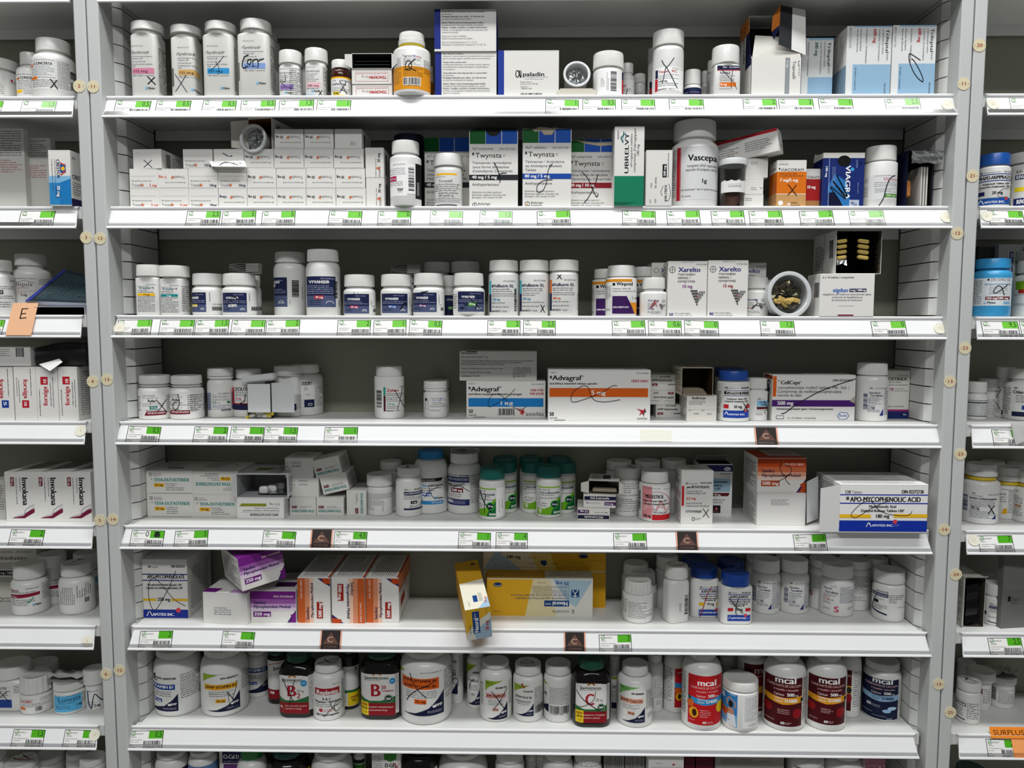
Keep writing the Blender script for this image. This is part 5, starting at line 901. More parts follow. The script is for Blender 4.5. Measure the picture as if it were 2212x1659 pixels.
# ================================================================ fourth shelf
C(220, 730, 4.096)
xy = dict(ring_=(20, 8), ng=30, sh=40, bev=.06)
def xyl(x, y, c1, w1, w2):
    return [t(x, y, 14, 'DIN 02230639', 'd', w=102), g(x, y+6, 128, 14, 1, 'd'), t(x+38, y+50, 26, 'Xylac', 'k', w=68, b=1), g(x, y+58, 172, 14, 1, 'k'), g(x, y+76, 180, 14, 1, 'd'), r(x+54, y+86, 62, 26, c1), t(x+60, y+105, 15, '10 mg', 'W', w=50), g(x+20, y+114, 125, 14, 1, 'k'), p([(x+12, y+168), (x+30, y+130), (x+182, y+130), (x+182, y+164)], '#6e1020'), t(x+36, y+154, 16, 'PENDOPHARM', 'W', w=138), g(x+186, y-10, 56, 160, 9, 'd'), g(x-36, y-6, 24, 140, 5, 'd')]
B(4, 328, 606, 318, .017, (342, 598, 84), 'squat white bottle with dark red foot band, X in pen, fourth shelf', xyl(364, 520, '#1b6f68', 0, 0)+X(472, 548, 80, 120, 6), **xy)
B(4, 612, 896, 320, .019, (622, 878, 84), 'squat white bottle with dark red foot band, pen loop, fourth shelf', xyl(592, 510, '#c9c9c5', 0, 0)+[s([(682, 500), (692, 580), (670, 630), (650, 632), (638, 600), (655, 575), (672, 570)], 6), g(756, 500, 120, 150, 8, 'd'), g(884, 500, 12, 160, 9, 'k')], **xy)
B(4, 940, 1168, 258, 708, (943, 1162, 76), 'white bottle with striped purple side bars and green 2,5 mg', [t(1030, 500, 14, 'DIN 00888400', '#6b5a8a', w=95), t(982, 528, 24, 'Zaroxolyn', '#8d7f6b', w=128), g(982, 536, 148, 22, 2, '#6b6b80'), t(982, 582, 22, '2,5', 'g', w=34, b=1), t(1020, 582, 14, 'mg', 's', w=24), r(1100, 562, 26, 18, 'g'), g(984, 592, 140, 44, 3, '#5c5c86'), t(1050, 648, 17, 'SANOFI', '#2c2c60', w=62, b=1), e(1122, 640, 7, 8, 'k')]+[r(935, 490+i*14, 38, 7, '#39407c') for i in range(11)]+[r(1136, 484+i*14, 28, 6, '#39407c') for i in range(11)], ring_=(22, 18), ng=34, sh=50, bev=.05)
B(4, 1166, 1440, 268, 705, (1190, 1404, 86), 'white bottle with red and navy bands behind the plastic box', [r(1160, 440, 22, 138, 'r'), t(1188, 468, 30, 'ZOLOFT', 'k', w=130, b=1), g(1190, 474, 120, 46, 3, 'k'), t(1192, 545, 18, '25 mg', 'r', w=44, b=1), g(1190, 550, 90, 14, 1, 'd'), r(1160, 578, 280, 9, 'r'), r(1160, 588, 280, 50, 'n'), s([(1270, 500), (1262, 560), (1225, 580), (1285, 590)], 7)], ng=10, sh=46, bev=.05)
B(4, 1512, 1740, 240, 698, (1528, 1770, 76), 'wide squarish white bottle seen from behind, right of the plastic box', [g(1665, 420, 20, 16, 1, 'k'), g(1720, 500, 64, 130, 9, 'k'), r(1700, 582, 18, 60, 'n'), g(1756, 455, 30, 160, 12, 'k')], kind='square', sq=160, sqc=.3, ng=10, sh=60, ring_=(12, 10), bev=.05)
B(4, 1660, 1948, 228, 668, (1690, 1922, 76), 'white bottle with navy block furthest right of the left group, fourth shelf', [t(1770, 425, 30, 'ZOLOFT', 'k', w=84, b=1), r(1800, 400, 40, 4, 'd'), g(1790, 432, 54, 40, 3, 'd'), g(1805, 500, 34, 14, 1, 'k'), r(1790, 550, 82, 66, 'n'), ring(1838, 592, 16, 4, 'W', 9), g(1880, 440, 60, 170, 13, 'd')], ng=10, sh=50, bev=.05)
# clear plastic box with a pale tilted lid, capsules inside and a film tongue
P = onz(ax(1396), ay(715), SZ[4]); S = (P-CAM).dot(FW)/FP; bw_, bh_ = q(212)*S, q(315)*S; YB = P.y
root = tag(empty('pill_box', (P.x, P.y, SZ[4])), 'clear plastic pill box with milky lid and yellow-white capsules inside', 'pill box', 'clear plastic containers')
f = MB(); th = .0006; dd_ = .018
for b_ in ((-bw_/2, bw_/2, 0, th, 0, bh_), (-bw_/2, bw_/2, dd_-th, dd_, 0, bh_), (-bw_/2, -bw_/2+th, th, dd_-th, 0, bh_), (bw_/2-th, bw_/2, th, dd_-th, 0, bh_), (-bw_/2+th, bw_/2-th, th, dd_-th, 0, th)): f.box(*b_, 'clear:#eef0f0')
f.build('box_body', root)
f = MB(); f.box(-bw_/2-.010, bw_/2+.005, .000, dd_+.003, 0, .0115, 'film:#e6e8e8', ch=.0035); l = f.build('box_lid', root); l.location = (0, 0, bh_+.0015); l.rotation_euler = (0, math.radians(-7), 0)
f = MB(); f.box(-bw_/2+.001, bw_/2-.001, -.0007, -.0003, .010, bh_-.001, 'film:#eef0f0'); f.build('plastic_sleeve', root)
rnd = random.Random(6)
for i, (dx, dz, an, a_, b_) in enumerate(((-.016, .003, 70, '#e8cf1c', 'W'), (.000, .0032, 95, 'W', '#e8cf1c'), (.010, .0032, 88, 'W', '#e8cf1c'), (-.008, .0075, 80, '#e8cf1c', 'W'), (.013, .0075, 92, '#e8cf1c', '#e8cf1c'), (.003, .0078, 85, 'W', '#e8cf1c'))):
    f = MB(); rr = .0029; pr_ = [(.05, -.0078), (.6, -.0072), (.9, -.0062), (1, -.0048), (1, 0), (1.04, 0), (1.04, .0048), (.94, .0064), (.6, .0074), (.05, .0079)]
    o_ = outline('round', rr, rr, 0, 20); lathe(f, pr_, o_, lambda k: 'plastic:'+('#e8cf1c' if (a_ if k < 4 else b_) != 'W' else '#eeeeea'), seg=20); c_ = f.build('capsule', root, sharp=60); c_.location = (dx, .006+(i % 2)*.005, dz); c_.rotation_euler = (0, math.radians(an), math.radians(rnd.uniform(-20, 20)))
a0, a1_ = at(ax(1500), ay(398), YB+.001), at(ax(1700), ay(660), YB-.001)
f = MB(); f.box(0, a1_.x-a0.x, 0, .0004, 0, a0.z-a1_.z, 'film:#dfe2e2'); o = f.build('plastic_sleeve', loc=(a0.x, YB+.001, a1_.z)); f = None
o.parent = root; o.location = o.location-root.location
C(760, 730, 4.809)
B(4, 237, 542, 286, 843, (255, 523, 112), 'straight-sided white bottle with teal and maroon stripe and a pen X', [r(330, 510, 22, 85, '#2f9a8c'), r(331, 598, 20, 166, '#4a1420'), bc(312, 545, 180, 52, 'k', rot=-90), t(362, 558, 30, 'Zyban', 'r', w=120, b=1), t(492, 518, 13, 'DIN 02238441', 'd', w=60), g(360, 572, 180, 34, 2, 'k'), g(360, 612, 175, 54, 3, 'd'), t(362, 695, 18, '150 mg', '#2f9a8c', w=76, b=1), g(362, 704, 125, 36, 2, 'k'), t(360, 764, 15, 'BAUSCH', 'k', w=75, b=1), t(440, 764, 13, '+ HEALTH', 'd', w=58), s([(440, 540), (500, 650), (540, 735)], 6), s([(522, 520), (505, 610), (470, 750)], 5)], straight=True, ng=2, sh=10, bev=.04)
zy = dict(ring_=(22, 20), ng=36, sh=34, bev=.06)
B(4, 745, 991, 436, 835, (747, 988, 84), 'small white bottle standing alone left of the white-and-blue carton', [r(764, 628, 20, 28, 'k'), g(762, 750, 100, 14, 1, 'd', rot=90), g(816, 620, 168, 14, 1, 'k'), t(832, 655, 22, 'Zytram XL', '#7d8fb8', w=150), g(832, 664, 150, 32, 2, 'k'), g(812, 698, 176, 26, 2, 'k'), g(815, 740, 150, 26, 2, 'd'), s([(905, 650), (930, 620), (915, 660)], 3, '#4b5fae'), g(790, 640, 16, 120, 8, 'd')], **zy)
B(4, 800, 1010, 422, 795, (790, 1005, 70), 'small white bottle hidden behind the lone small bottle, fourth shelf', [g(1000, 570, 8, 180, 9, 'k')], **zy)
ad = lambda x, y, w_, cc, mg, once, ex=(): [t(x+20, y+42, 16, 'C067711', 'd', w=78), r(x+22, y+66, 24, 28, 'd'), t(x+48, y+114, 50, 'Advagraf', 'k', w=290, b=1), t(x+345, y+80, 20, '®', 'k'), r(x+22, y+184, w_-44, 90, cc), t(x+22, y+340, 38, '50', 'k', w=46, b=1), t(x+22, y+368, 18, 'capsules', 'k', w=84)]
b1 = K(4, 1190, 2012, 446, 828, 330, 'white carton with blue 1 mg band and red star, pen swirl', ad(1190, 440, 822, '#1b78be', 0, 0)+[t(1870, 484, 13, 'DIN 02296470', 'd', w=122), t(1212, 592, 22, 'tacrolimus encapsulé à libération prolongée', 'k', w=555, b=1), t(1855, 552, 24, 'UNE FOIS', 'r', w=134, b=1), t(1850, 588, 24, 'PAR JOUR', 'r', w=142, b=1), t(1535, 695, 44, '1 mg', 'W', w=138, b=1), bc(1522, 732, 168, 65), t(1512, 806, 12, '4 67714 67711 4', 'k', w=185), p([(1710, 738), (1762, 750), (1790, 736), (1786, 762), (1804, 772), (1780, 780), (1782, 808), (1764, 785), (1744, 800), (1758, 770)], 'r'), t(1806, 806, 40, 'astellas', '#55555c', w=188), s([(1698, 525), (1600, 620), (1450, 712), (1415, 690), (1450, 600), (1530, 585), (1600, 640), (1680, 720), (1760, 738), (1812, 715)], 5), r(1265, 815, 115, 8, '#e4e2dd')]+[r(1265+i*16, 818, 8, 10) for i in range(8)], top=lambda W, H: [('g', W*.6, H*.3, W*.3, H*.4, 3, 'd', 0)])
K(4, 1118, 1922, 138, 432, 330, 'white carton with dense small print stacked on the blue-banded one', [r(1186, 136, 115, 10, 'k'), t(1136, 164, 16, 'Immunosuppressant', 'k', w=164, b=1), t(1136, 204, 14, 'Each capsule contains tacrolimus 1 mg', 'd', w=280), g(1138, 230, 750, 56, 3, 'k'), t(1138, 324, 14, 'Pharmacist: Dispense with the Consumer Information Leaflet.', 'd', w=435), t(1138, 364, 14, 'Product Monograph available upon request.', 'd', w=310), t(1138, 403, 14, 'Store between 15°C-30°C.', 'k', w=200, b=1), g(1676, 302, 190, 84, 4, 'd'), ring(1688, 400, 11, 3), t(1704, 404, 13, '1-888-338-1824', 'd', w=106)], on=b1, Yf=b1.yf+.002, col='#c9c7c2')
C(1140, 730, 4.096)
K(4, 182, 1086, 283, 733, 330, 'largest white carton on the fourth shelf, orange 5 mg band', [t(194, 311, 14, 'C068711', 'd', w=68), r(194, 334, 20, 24, 'd'), t(218, 372, 44, 'Advagraf', 'k', w=255, b=1), t(478, 345, 16, '®', 'k'), t(194, 410, 19, 'tacrolimus extended release capsules', 'k', w=420, b=1), t(958, 314, 12, 'DIN 02296489', 'd', w=110), t(914, 388, 22, 'ONCE DAILY', 'r', w=152, b=1), r(192, 442, 872, 78, '#d6601c'), t(560, 500, 38, '5 mg', 'W', w=128, b=1), t(192, 690, 34, '50', 'k', w=40, b=1), t(192, 714, 16, 'capsules', 'k', w=72), p([(966, 624), (1025, 638), (1040, 618), (1045, 642), (1052, 652), (1036, 660), (1030, 692), (1014, 666), (988, 686), (1004, 650)], 'r'), p([(1040, 618), (1046, 642), (1052, 652), (1036, 660), (1030, 692), (1022, 668), (1032, 650)], '#4a4a52'), t(970, 720, 22, 'astellas', '#55555c', w=92), s([(790, 420), (740, 425), (640, 490), (440, 562), (385, 555), (400, 480), (480, 425), (530, 430), (555, 490), (590, 548), (680, 565), (818, 545)], 5)]+[r(238+i*14, 724, 8, 8) for i in range(7)], col='#e4e2de', top=lambda W, H: [('g', W*.75, H*.5, W*.2, H*.3, 2, 'd', 0)])
ja = lambda x, y: [g(x+12, y+15, 60, 12, 1, '#7d8f6b'), t(x+82, y+28, 12, 'DIN 02339080', 'k', w=94, b=1), t(x+12, y+62, 18, 'JAMP-Anastrozole', 'k', w=178, b=1), r(x+12, y+82, 50, 22, 'm'), t(x+18, y+99, 13, '1 mg', 'W', w=32), e(x+164, y+92, 10, 4, 'n'), t(x+176, y+98, 13, 'JAMP', 'n', w=42, b=1)]
b1 = K(4, 1135, 1374, 590, 703, 330, 'lowest small magenta-marked carton in a stack of three', ja(1136, 576), side=lines('d', 3))
b2 = K(4, 1020, 1306, 462, 575, 330, 'middle small magenta-marked carton, upside down', [r(1242, 478, 50, 20, 'm'), t(1290, 483, 12, '1 mg', 'W', w=34, rot=180), t(1290, 518, 18, 'JAMP-Anastrozole', 'k', w=178, rot=180, b=1), t(1155, 480, 13, 'JAMP', 'n', w=42, rot=180, b=1), g(1210, 550, 80, 12, 1, '#7d8f6b'), g(1090, 550, 80, 12, 1, 'k')], on=b1, Yf=b1.yf+.001)
b3 = K(4, 1020, 1316, 326, 448, 330, 'highest small magenta-marked carton in a stack of three', ja(1086, 320), on=b2, Yf=b2.yf)
b1 = K(4, 1408, 1672, 508, 738, 330, 'off-white carton with plain lower half under the open brown carton', [t(1428, 538, 22, '', 'k'), t(1448, 541, 25, 'Androcur', 'k', w=126, b=1), g(1426, 550, 180, 42, 3, 'd'), r(1414, 632, 252, 1.5, 'l'), t(1422, 646, 11, 'LOT', 'd', w=24), t(1540, 646, 11, 'EXP', 'd', w=22), t(1466, 678, 14, 'W09871', '#6b6b72', w=54), t(1586, 678, 14, '2B/HL', '#6b6b72', w=44)], col='#d2cfc8', side=lines('d', 6))
b2 = K(4, 1362, 1640, 264, 497, 400, 'open brownish carton facing out with a folded leaflet inside', [], on=b1, Yf=b1.yf-.001, opened=True, col='#b9b0a0', inner='#4a3a24', side=lines('#6b6252', 5), top=lambda W, H: [('g', W*.2, H*.2, W*.6, H*.5, 3, '#5a5248', 0)])
f = MB()
for i in range(5): f.box(-b2.W/2+.003, b2.W/2-.008-i*.001, .004+i*.001, .07, .0012+i*.0016, .0022+i*.0016, '#a89a84' if i else '#c8bda8')
f.build('folded_leaflet', b2.root)
B(4, 1675, 1958, 280, 745, (1690, 1945, 92), 'white bottle with blue cap and red squares, fourth shelf', [t(1742, 448, 16, '100', 'k', w=30, b=1), g(1772, 436, 96, 14, 1, 'd'), t(1882, 448, 15, 'DIN 02242907', 'k', w=66, b=1), r(1742, 462, 210, 4, 'b'), r(1742, 472, 18, 26, 'k'), t(1762, 500, 26, 'APO-AZATHIOPRINE', 'k', w=188, b=1), r(1742, 508, 210, 4, 'b'), t(1766, 545, 14, 'Azathioprine Tablets USP', 'k', w=166, b=1), t(1748, 567, 14, "Comprimés d'azathioprine USP", 'k', w=192, b=1), r(1740, 590, 42, 34, '#c01c28'), r(1928, 590, 28, 34, '#c01c28'), t(1826, 618, 24, '50 mg', 'k', w=68, b=1), r(1738, 642, 212, 66, '#1c3f9c'), s([(1752, 682), (1764, 655), (1780, 682)], 5, 'W'), s([(1760, 655), (1780, 670)], 4, 'W'), t(1786, 684, 15, 'APOTEX INC.', 'W', w=135, b=1), e(1924, 645, 10, 12, '#d0404a')]+X(1905, 575, 38, 75, 6)+[g(1686, 470, 38, 150, 8, 'k'), g(1688, 630, 30, 50, 4, 'k')], capc='plastic:#1a4a9e', ng=8, sh=20, bev=.04)
B(4, 1655, 1900, 252, 705, (1648, 1896, 85), 'blue-capped white bottle behind the blue-capped bottle with red squares', [], capc='plastic:#163c84', ng=8, sh=20)
C(1620, 730, 4.424)
B(4, -30, 165, 375, 795, (-18, 157, 108), 'small white bottle with blue and dark red label patch, X in pen', [t(70, 588, 15, '100', 'k', w=30, b=1), g(108, 576, 32, 14, 1, 'd'), r(68, 596, 98, 60, '#8fc3de'), t(92, 622, 18, 'Metho', 'n', w=70, b=1), t(100, 645, 18, 'Tablets', 'n', w=60, b=1), r(68, 658, 98, 22, '#5a1414'), g(64, 686, 70, 12, 1, 'k'), g(62, 710, 70, 30, 3, 'd'), s([(128, 600), (150, 640), (165, 700)], 5), s([(165, 690), (135, 700), (150, 730)], 4)], ribs=50, ng=20, sh=12, bev=.05)
K(4, 212, 1006, 354, 794, 300, 'wide white carton with purple 500 mg band and long pen stroke', [r(216, 362, 34, 196, '#d8601c'), t(264, 415, 14, 'Pr', 'k', w=20), t(290, 440, 36, 'CellCept', 'k', w=184, b=1), t(476, 420, 12, '®', 'k'), t(786, 410, 20, 'DIN 02237484', 'k', w=188, b=1), t(264, 484, 28, 'mycophenolate mofetil tablets, Mfr. Std. /', 'k', w=684), t(262, 522, 28, 'Comprimés de mofétilmycophénolate,', 'k', w=618), t(262, 558, 28, 'norme du fabr.', 'k', w=242), r(212, 592, 792, 62, '#4a1f6c'), t(262, 638, 36, '500 mg', 'W', w=154, b=1), t(258, 685, 18, 'Immunosuppressant agent / Immunosuppresseur', 'k', w=544, b=1), r(254, 742, 76, 32, '#3c3c42'), r(259, 747, 66, 22, '#e4e2de'), t(362, 773, 18, '5 x 10 tablets / comprimés', 'd', w=274), p([(836, 742), (862, 710), (930, 710), (956, 742), (930, 776), (862, 776)], '#1c4f9c'), p([(843, 742), (866, 715), (926, 715), (949, 742), (926, 771), (866, 771)], '#e8e8e6'), t(858, 752, 26, 'Roche', '#1c4f9c', w=76, b=1), s([(305, 722), (340, 715), (440, 640), (640, 520), (840, 440), (1004, 385)], 8, '#1c1c24'), p([(955, 600), (1000, 550), (1003, 620), (975, 610)], '#b0a69a')], col='#e2e0dc', side=lambda W, H: [('p', [(W*.3, 0), (W, H*.02), (W, H*.1), (W*.3, H*.08)], '#a8481c'), ('t', W*.5, H*.12, W*.3, 'CellCept', 'k', H*.5, 1, -90)], top=lambda W, H: [('p', [(W*.05, H*.2), (W*.45, H*.2), (W*.45, H*.5), (W*.05, H*.5)], '#5a574e'), ('g', W*.8, H*.3, W*.15, H*.4, 2, 'd', 0)])
B(4, 1012, 1308, 230, 803, (1027, 1298, 122), 'white bottle with tiny blue triangle and boxed 1 mg, right end', [bc(1130, 530, 155, 36, '#2a2f66', rot=-90), t(1142, 484, 14, '100', 'n', w=28, b=1), g(1190, 470, 90, 14, 1, 'n'), t(1140, 530, 18, 'Sandoz', 'n', w=98, b=1), t(1150, 556, 18, 'Tacrolimus', 'n', w=108, b=1), g(1136, 564, 116, 72, 5, '#2a2f66'), r(1132, 646, 62, 3, 'n'), r(1132, 676, 62, 3, 'n'), r(1132, 646, 3, 32, 'n'), r(1192, 646, 3, 32, 'n'), t(1142, 670, 18, '1 mg', 'n', w=46, b=1), g(1132, 682, 110, 28, 2, '#2a2f66'), p([(1236, 742), (1266, 672), (1266, 742)], '#22307c'), g(1272, 470, 34, 270, 18, '#2a2f66')], ribs=58, ng=8, sh=60, bev=.06)
K(4, 1280, 1566, 312, 772, 300, 'white carton with magenta and navy foot bands at the shelf end', [r(1270, 378, 36, 100, '#a0246c'), r(1322, 352, 18, 14, 'k'), t(1322, 402, 30, 'DOSTINEX', 'k', w=215, b=1), t(1446, 362, 13, 'DIN 02242471', 'd', w=106), t(1322, 425, 15, 'Cabergoline tablets', 'd', w=160), t(1322, 450, 15, 'Comprimés de cabergoline', 'd', w=225), t(1322, 490, 24, '0.5 mg', '#a0246c', w=90, b=1), g(1425, 476, 130, 14, 1, 'd'), g(1380, 496, 170, 14, 1, 'd'), t(1322, 658, 15, '8 tablets / comprimés', 'd', w=195), r(1278, 682, 290, 18, '#a0246c'), r(1278, 700, 290, 76, '#1e2a66'), ring(1500, 730, 10, 4, 'W'), t(1512, 738, 15, 'Pfizer', 'W', w=34)], col='#dcdad4')
# ================================================================ fifth shelf
C(240, 940, 3.814)
dt = lambda x, y: [t(x+20, y+50, 30, '30', 'k', w=32), g(x+60, y+24, 72, 30, 3, 'k'), ring(x+46, y+72, 6, 2, '#1b8f86'), t(x+64, y+92, 27, 'TEVA-DUTASTERIDE', '#14887e', w=292, b=1), r(x+64, y+108, 86, 30, '#eab12c'), t(x+76, y+130, 18, '0.5 mg', 'k', w=60, b=1), g(x+162, y+104, 96, 32, 2, 'd'), g(x+162, y+138, 150, 32, 2, 'd'), r(x+42, y+188, 330, 2, 'k')]
def inv(els, cx, cy):
    """turn a print upside down about cx,cy (crop px)"""
    X_, Y_ = ax(cx), ay(cy); o = []
    for a in flat(els):
        a = list(a)
        if a[0] in 'ps': a[1] = [(2*X_-x, 2*Y_-y) for x, y in a[1]]
        else: a[1], a[2] = 2*X_-a[1], 2*Y_-a[2]; a[-1] = a[-1]+180
        o.append(tuple(a))
    return o
tt = lambda W, H: [('g', W*.15, H*.25, W*.5, H*.4, 5, 'd', 0), ('p', [(W*.35, H*.7), (W*.7, H*.7), (W*.7, H*.78), (W*.35, H*.78)], 'k')]
sideb = lambda W, H: [('g', W*.1, H*.15, W*.8, H*.7, 7, 'k', 0)]
d1 = K(5, 276, 662, 482, 672, 430, 'lower left of four white cartons with teal capitals and amber dose', dt(276, 482))
d2 = K(5, 275, 662, 290, 474, 430, 'upper left of four white cartons with teal capitals and amber dose', dt(276, 288), on=d1, Yf=d1.yf, top=tt)
d3 = K(5, 667, 1052, 488, 672, 430, 'lower right of four white cartons with teal capitals and amber dose', dt(665, 488), Yf=d1.yf+.001)
d4 = K(5, 664, 1050, 293, 480, 430, 'upside-down white carton with teal capitals, upper right of four', inv(dt(664, 293), 857, 387), on=d3, Yf=d3.yf, top=lambda W, H: [('s', [(W*.3, H*.3), (W*.5, H*.15), (W*.8, H*.5), (W*.6, H*.7), (W*.3, H*.6)], 1.2, 'k'), ('g', W*.1, H*.2, W*.5, H*.5, 5, 'd', 0)])
a1 = K(5, 1036, 1422, 515, 690, 400, 'upside-down white carton with olive stripe under the opened carton', [p([(1056, 586), (1075, 562), (1280, 562), (1280, 586)], '#8a8f28'), t(1390, 560, 20, '0,5 mg', '#55554a', w=84, rot=180), t(1384, 596, 13, 'House Standard / Norme maison', 'd', w=205, rot=180), t(1384, 616, 14, 'Dutasteride capsules / Capsules de dutastéride', 'k', w=300, rot=180), r(1074, 634, 312, 2, 'l'), t(1378, 645, 20, 'APO-DUTASTERIDE', 'k', w=235, rot=180, b=1)], side=sideb, col='#e6e5e2')
a2 = K(5, 1032, 1452, 322, 500, 420, 'opened white carton with two pale tablets visible inside, side flaps spread', [], on=a1, Yf=a1.yf, opened=True, col='#d2d3d4', inner='#a8a9ab', flaps=[('l', 42, 35, '#d8d9da'), ('r', 120, 20, '#dcdddf')], side=sideb, top=lambda W, H: [('p', [(W*.25, H*.35), (W*.6, H*.35), (W*.5, H*.6), (W*.2, H*.6)], '#7a7840'), ('g', W*.6, H*.2, W*.3, H*.7, 6, 'd', 0), ('s', [(W*.55, H*.05), (W*.75, H*.5), (W*.82, H*.98)], 1.2, 'k')])
f = MB(); f.box(-.012, a2.W/2-.003, .012, .055, .0035, .0041, 'foil:#b4b6b8', ch=.0002); f.build('blister_tray', a2.root)
for i, (x_, y_) in enumerate(((-.003, .018), (.006, .032), (.014, .045))):
    f = MB(); lathe(f, [(.9, 0), (1, .0015), (.95, .008), (.7, .0098)], outline('sq', .0075, .0055, .004, 24), 'plastic:#e2e2df', seg=24); o = f.build('blister_pocket', a2.root, sharp=50); o.location = (x_, y_, .0043)
fin = lambda x, y: [r(x+18, y+72, 44, 22, '#6e1a24'), t(x+58, y+78, 10, '5 mg', 'W', w=34, rot=180), g(x+86, y+74, 100, 22, 2, 'd'), t(x+205, y+106, 21, 'TEVA-FINASTERIDE', '#14887e', w=190, rot=180, b=1)]
lot = lambda x, y: [t(x+8, y+52, 10, 'Lot', 'k', w=16), t(x+56, y+54, 15, '0790324', 'd', w=78), t(x+8, y+84, 10, 'EXP.', 'k', w=22), t(x+56, y+82, 15, '03/2027', 'd', w=78)]
f1 = K(5, 1470, 1688, 512, 660, 300, 'upside-down small teal-lettered carton, bottom row, left one', fin(1470, 508), side=sideb)
f2 = K(5, 1692, 1916, 512, 660, 300, 'upside-down small teal-lettered carton, bottom row, right one', fin(1692, 508), Yf=f1.yf, side=sideb)
f3 = K(5, 1485, 1710, 352, 502, 300, 'small carton with printed lot number, middle row', lot(1488, 330), on=f1, Yf=f1.yf+.001, side=sideb)
f4 = K(5, 1432, 1664, 188, 344, 300, 'small carton with printed lot number, topmost of its stack', lot(1432, 180), on=f3, Yf=f1.yf, side=sideb, top=lambda W, H: [('g', W*.1, H*.2, W*.8, H*.6, 4, 'k', 0)])
def tilted(cx, cy, w_, h_, ang, dep, label, art, Yf, **kw):
    """carton leaning sideways: centre cx,cy in crop px, turned ang degrees (anticlockwise seen from the front)"""
    P = at(ax(cx), ay(cy), Yf); S = (P-CAM).dot(FW)/FP; W, H = q(w_)*S, q(h_)*S
    M = Matrix.Translation(P) @ Matrix.Rotation(math.radians(kw.pop('yaw', 0)), 4, 'Z') @ Matrix.Rotation(math.radians(-ang), 4, 'Y') @ Matrix.Translation((0, 0, -H/2))
    # art given in a frame with its own origin top-left (px)
    X_, Y_ = ax(cx), ay(cy); o = []
    k_ = K(kw.pop('row'), 0, 10, 0, 10, 1, label, [], Yf=Yf, z=P.z, **dict(kw, fix=M, hgt=H)) if False else None
    m = MB(); D = q(dep)*S; m.box(-W/2, W/2, 0, D, 0, H, kw.get('col', '#dedcd7'), ch=.0005)
    print_on(m, art(0, 0), lambda a, b_: ((a-CR[0])*S-W/2, H-(b_-CR[1])*S), lambda u, v, h: (u, -h, v), hash_(label))
    if kw.get('side'):
        sd = kw.get('sd', 1); E = kw['side'](D/S, H/S)
        print_on(m, E, lambda a, b_: (a*S, b_*S), (lambda u, v, h: (W/2+h, u, H-v)) if sd > 0 else (lambda u, v, h: (-W/2-h, D-u, H-v)), 3)
    if kw.get('top'): print_on(m, kw['top'](W/S, D/S), lambda a, b_: (a*S, b_*S), lambda u, v, h: (-W/2+u, D-v, H+h), 4)
    ob = m.build('medicine_box'); ob.matrix_world = M; tag(ob, label, 'box', kw.get('group') or 'medicine cartons on the %s shelf' % ORD[kw['row']]); i = Info(); i.root = ob; i.W = W; i.H = H; i.D = D; return i
tilted(1840, 398, 222, 148, 13, 300, 'lower of two tilted teal-lettered cartons leaning on the stack', fin, f1.yf+.0005, row=5, side=sideb)
tilted(1780, 262, 222, 150, 13, 300, 'higher of two tilted teal-lettered cartons leaning on the stack', fin, f1.yf+.0005, row=5, side=sideb)
K(5, 1940, 2102, 452, 660, 300, 'small teal-lettered carton stood on end beside ribbed-cap bottle', [t(2055, 472, 20, 'TEVA-FINASTERIDE', '#14887e', w=175, rot=-90, b=1), g(2035, 480, 90, 22, 2, 'd', rot=-90), r(2010, 600, 26, 46, '#6e1a24'), t(2018, 608, 12, '5 mg', 'W', w=32, rot=-90)], side=sideb, top=lambda W, H: [])
C(760, 940, 4.254)
B(5, 142, 375, 326, 745, (140, 378, 130), 'short ribbed-cap bottle covered in fine print, fifth shelf left', [g(148, 536, 222, 60, 6, 'k'), g(150, 600, 150, 50, 4, 'k'), g(150, 655, 60, 40, 4, 'd'), g(276, 700, 60, 14, 1, 'd', rot=90)], ribs=54, ng=14, sh=30, bev=.07)
B(5, 255, 470, 215, 680, (262, 458, 92), 'dim white bottle behind the two leftmost small bottles, fifth shelf', [g(372, 430, 30, 230, 14, 'd')], ng=12, sh=50, bev=.05)
B(5, 405, 645, 268, 755, (418, 630, 100), 'white bottle with navy bars, boxed 1 mg and pen check on cap', [t(480, 505, 14, '100', 'k', w=28, b=1), g(508, 492, 40, 14, 1, 'd'), t(568, 505, 13, 'DIN 02320', 'k', w=68, b=1), r(480, 518, 165, 34, '#1e2440'), t(486, 543, 20, 'pms-FINASTERIDE', '#b9bccb', w=150, b=1), g(480, 558, 160, 34, 3, 'd'), r(540, 604, 56, 28, 'k'), t(550, 624, 15, '1 mg', 'W', w=36, b=1), ring(542, 655, 9, 4, 'n'), g(556, 650, 60, 16, 2, 'n'), r(478, 672, 165, 16, 'n'), s([(645, 600), (632, 640), (622, 655)], 6)], ng=14, sh=50, bev=.06, capart=[s([(490, 284), (530, 290)], 6), s([(500, 278), (518, 300)], 6)])
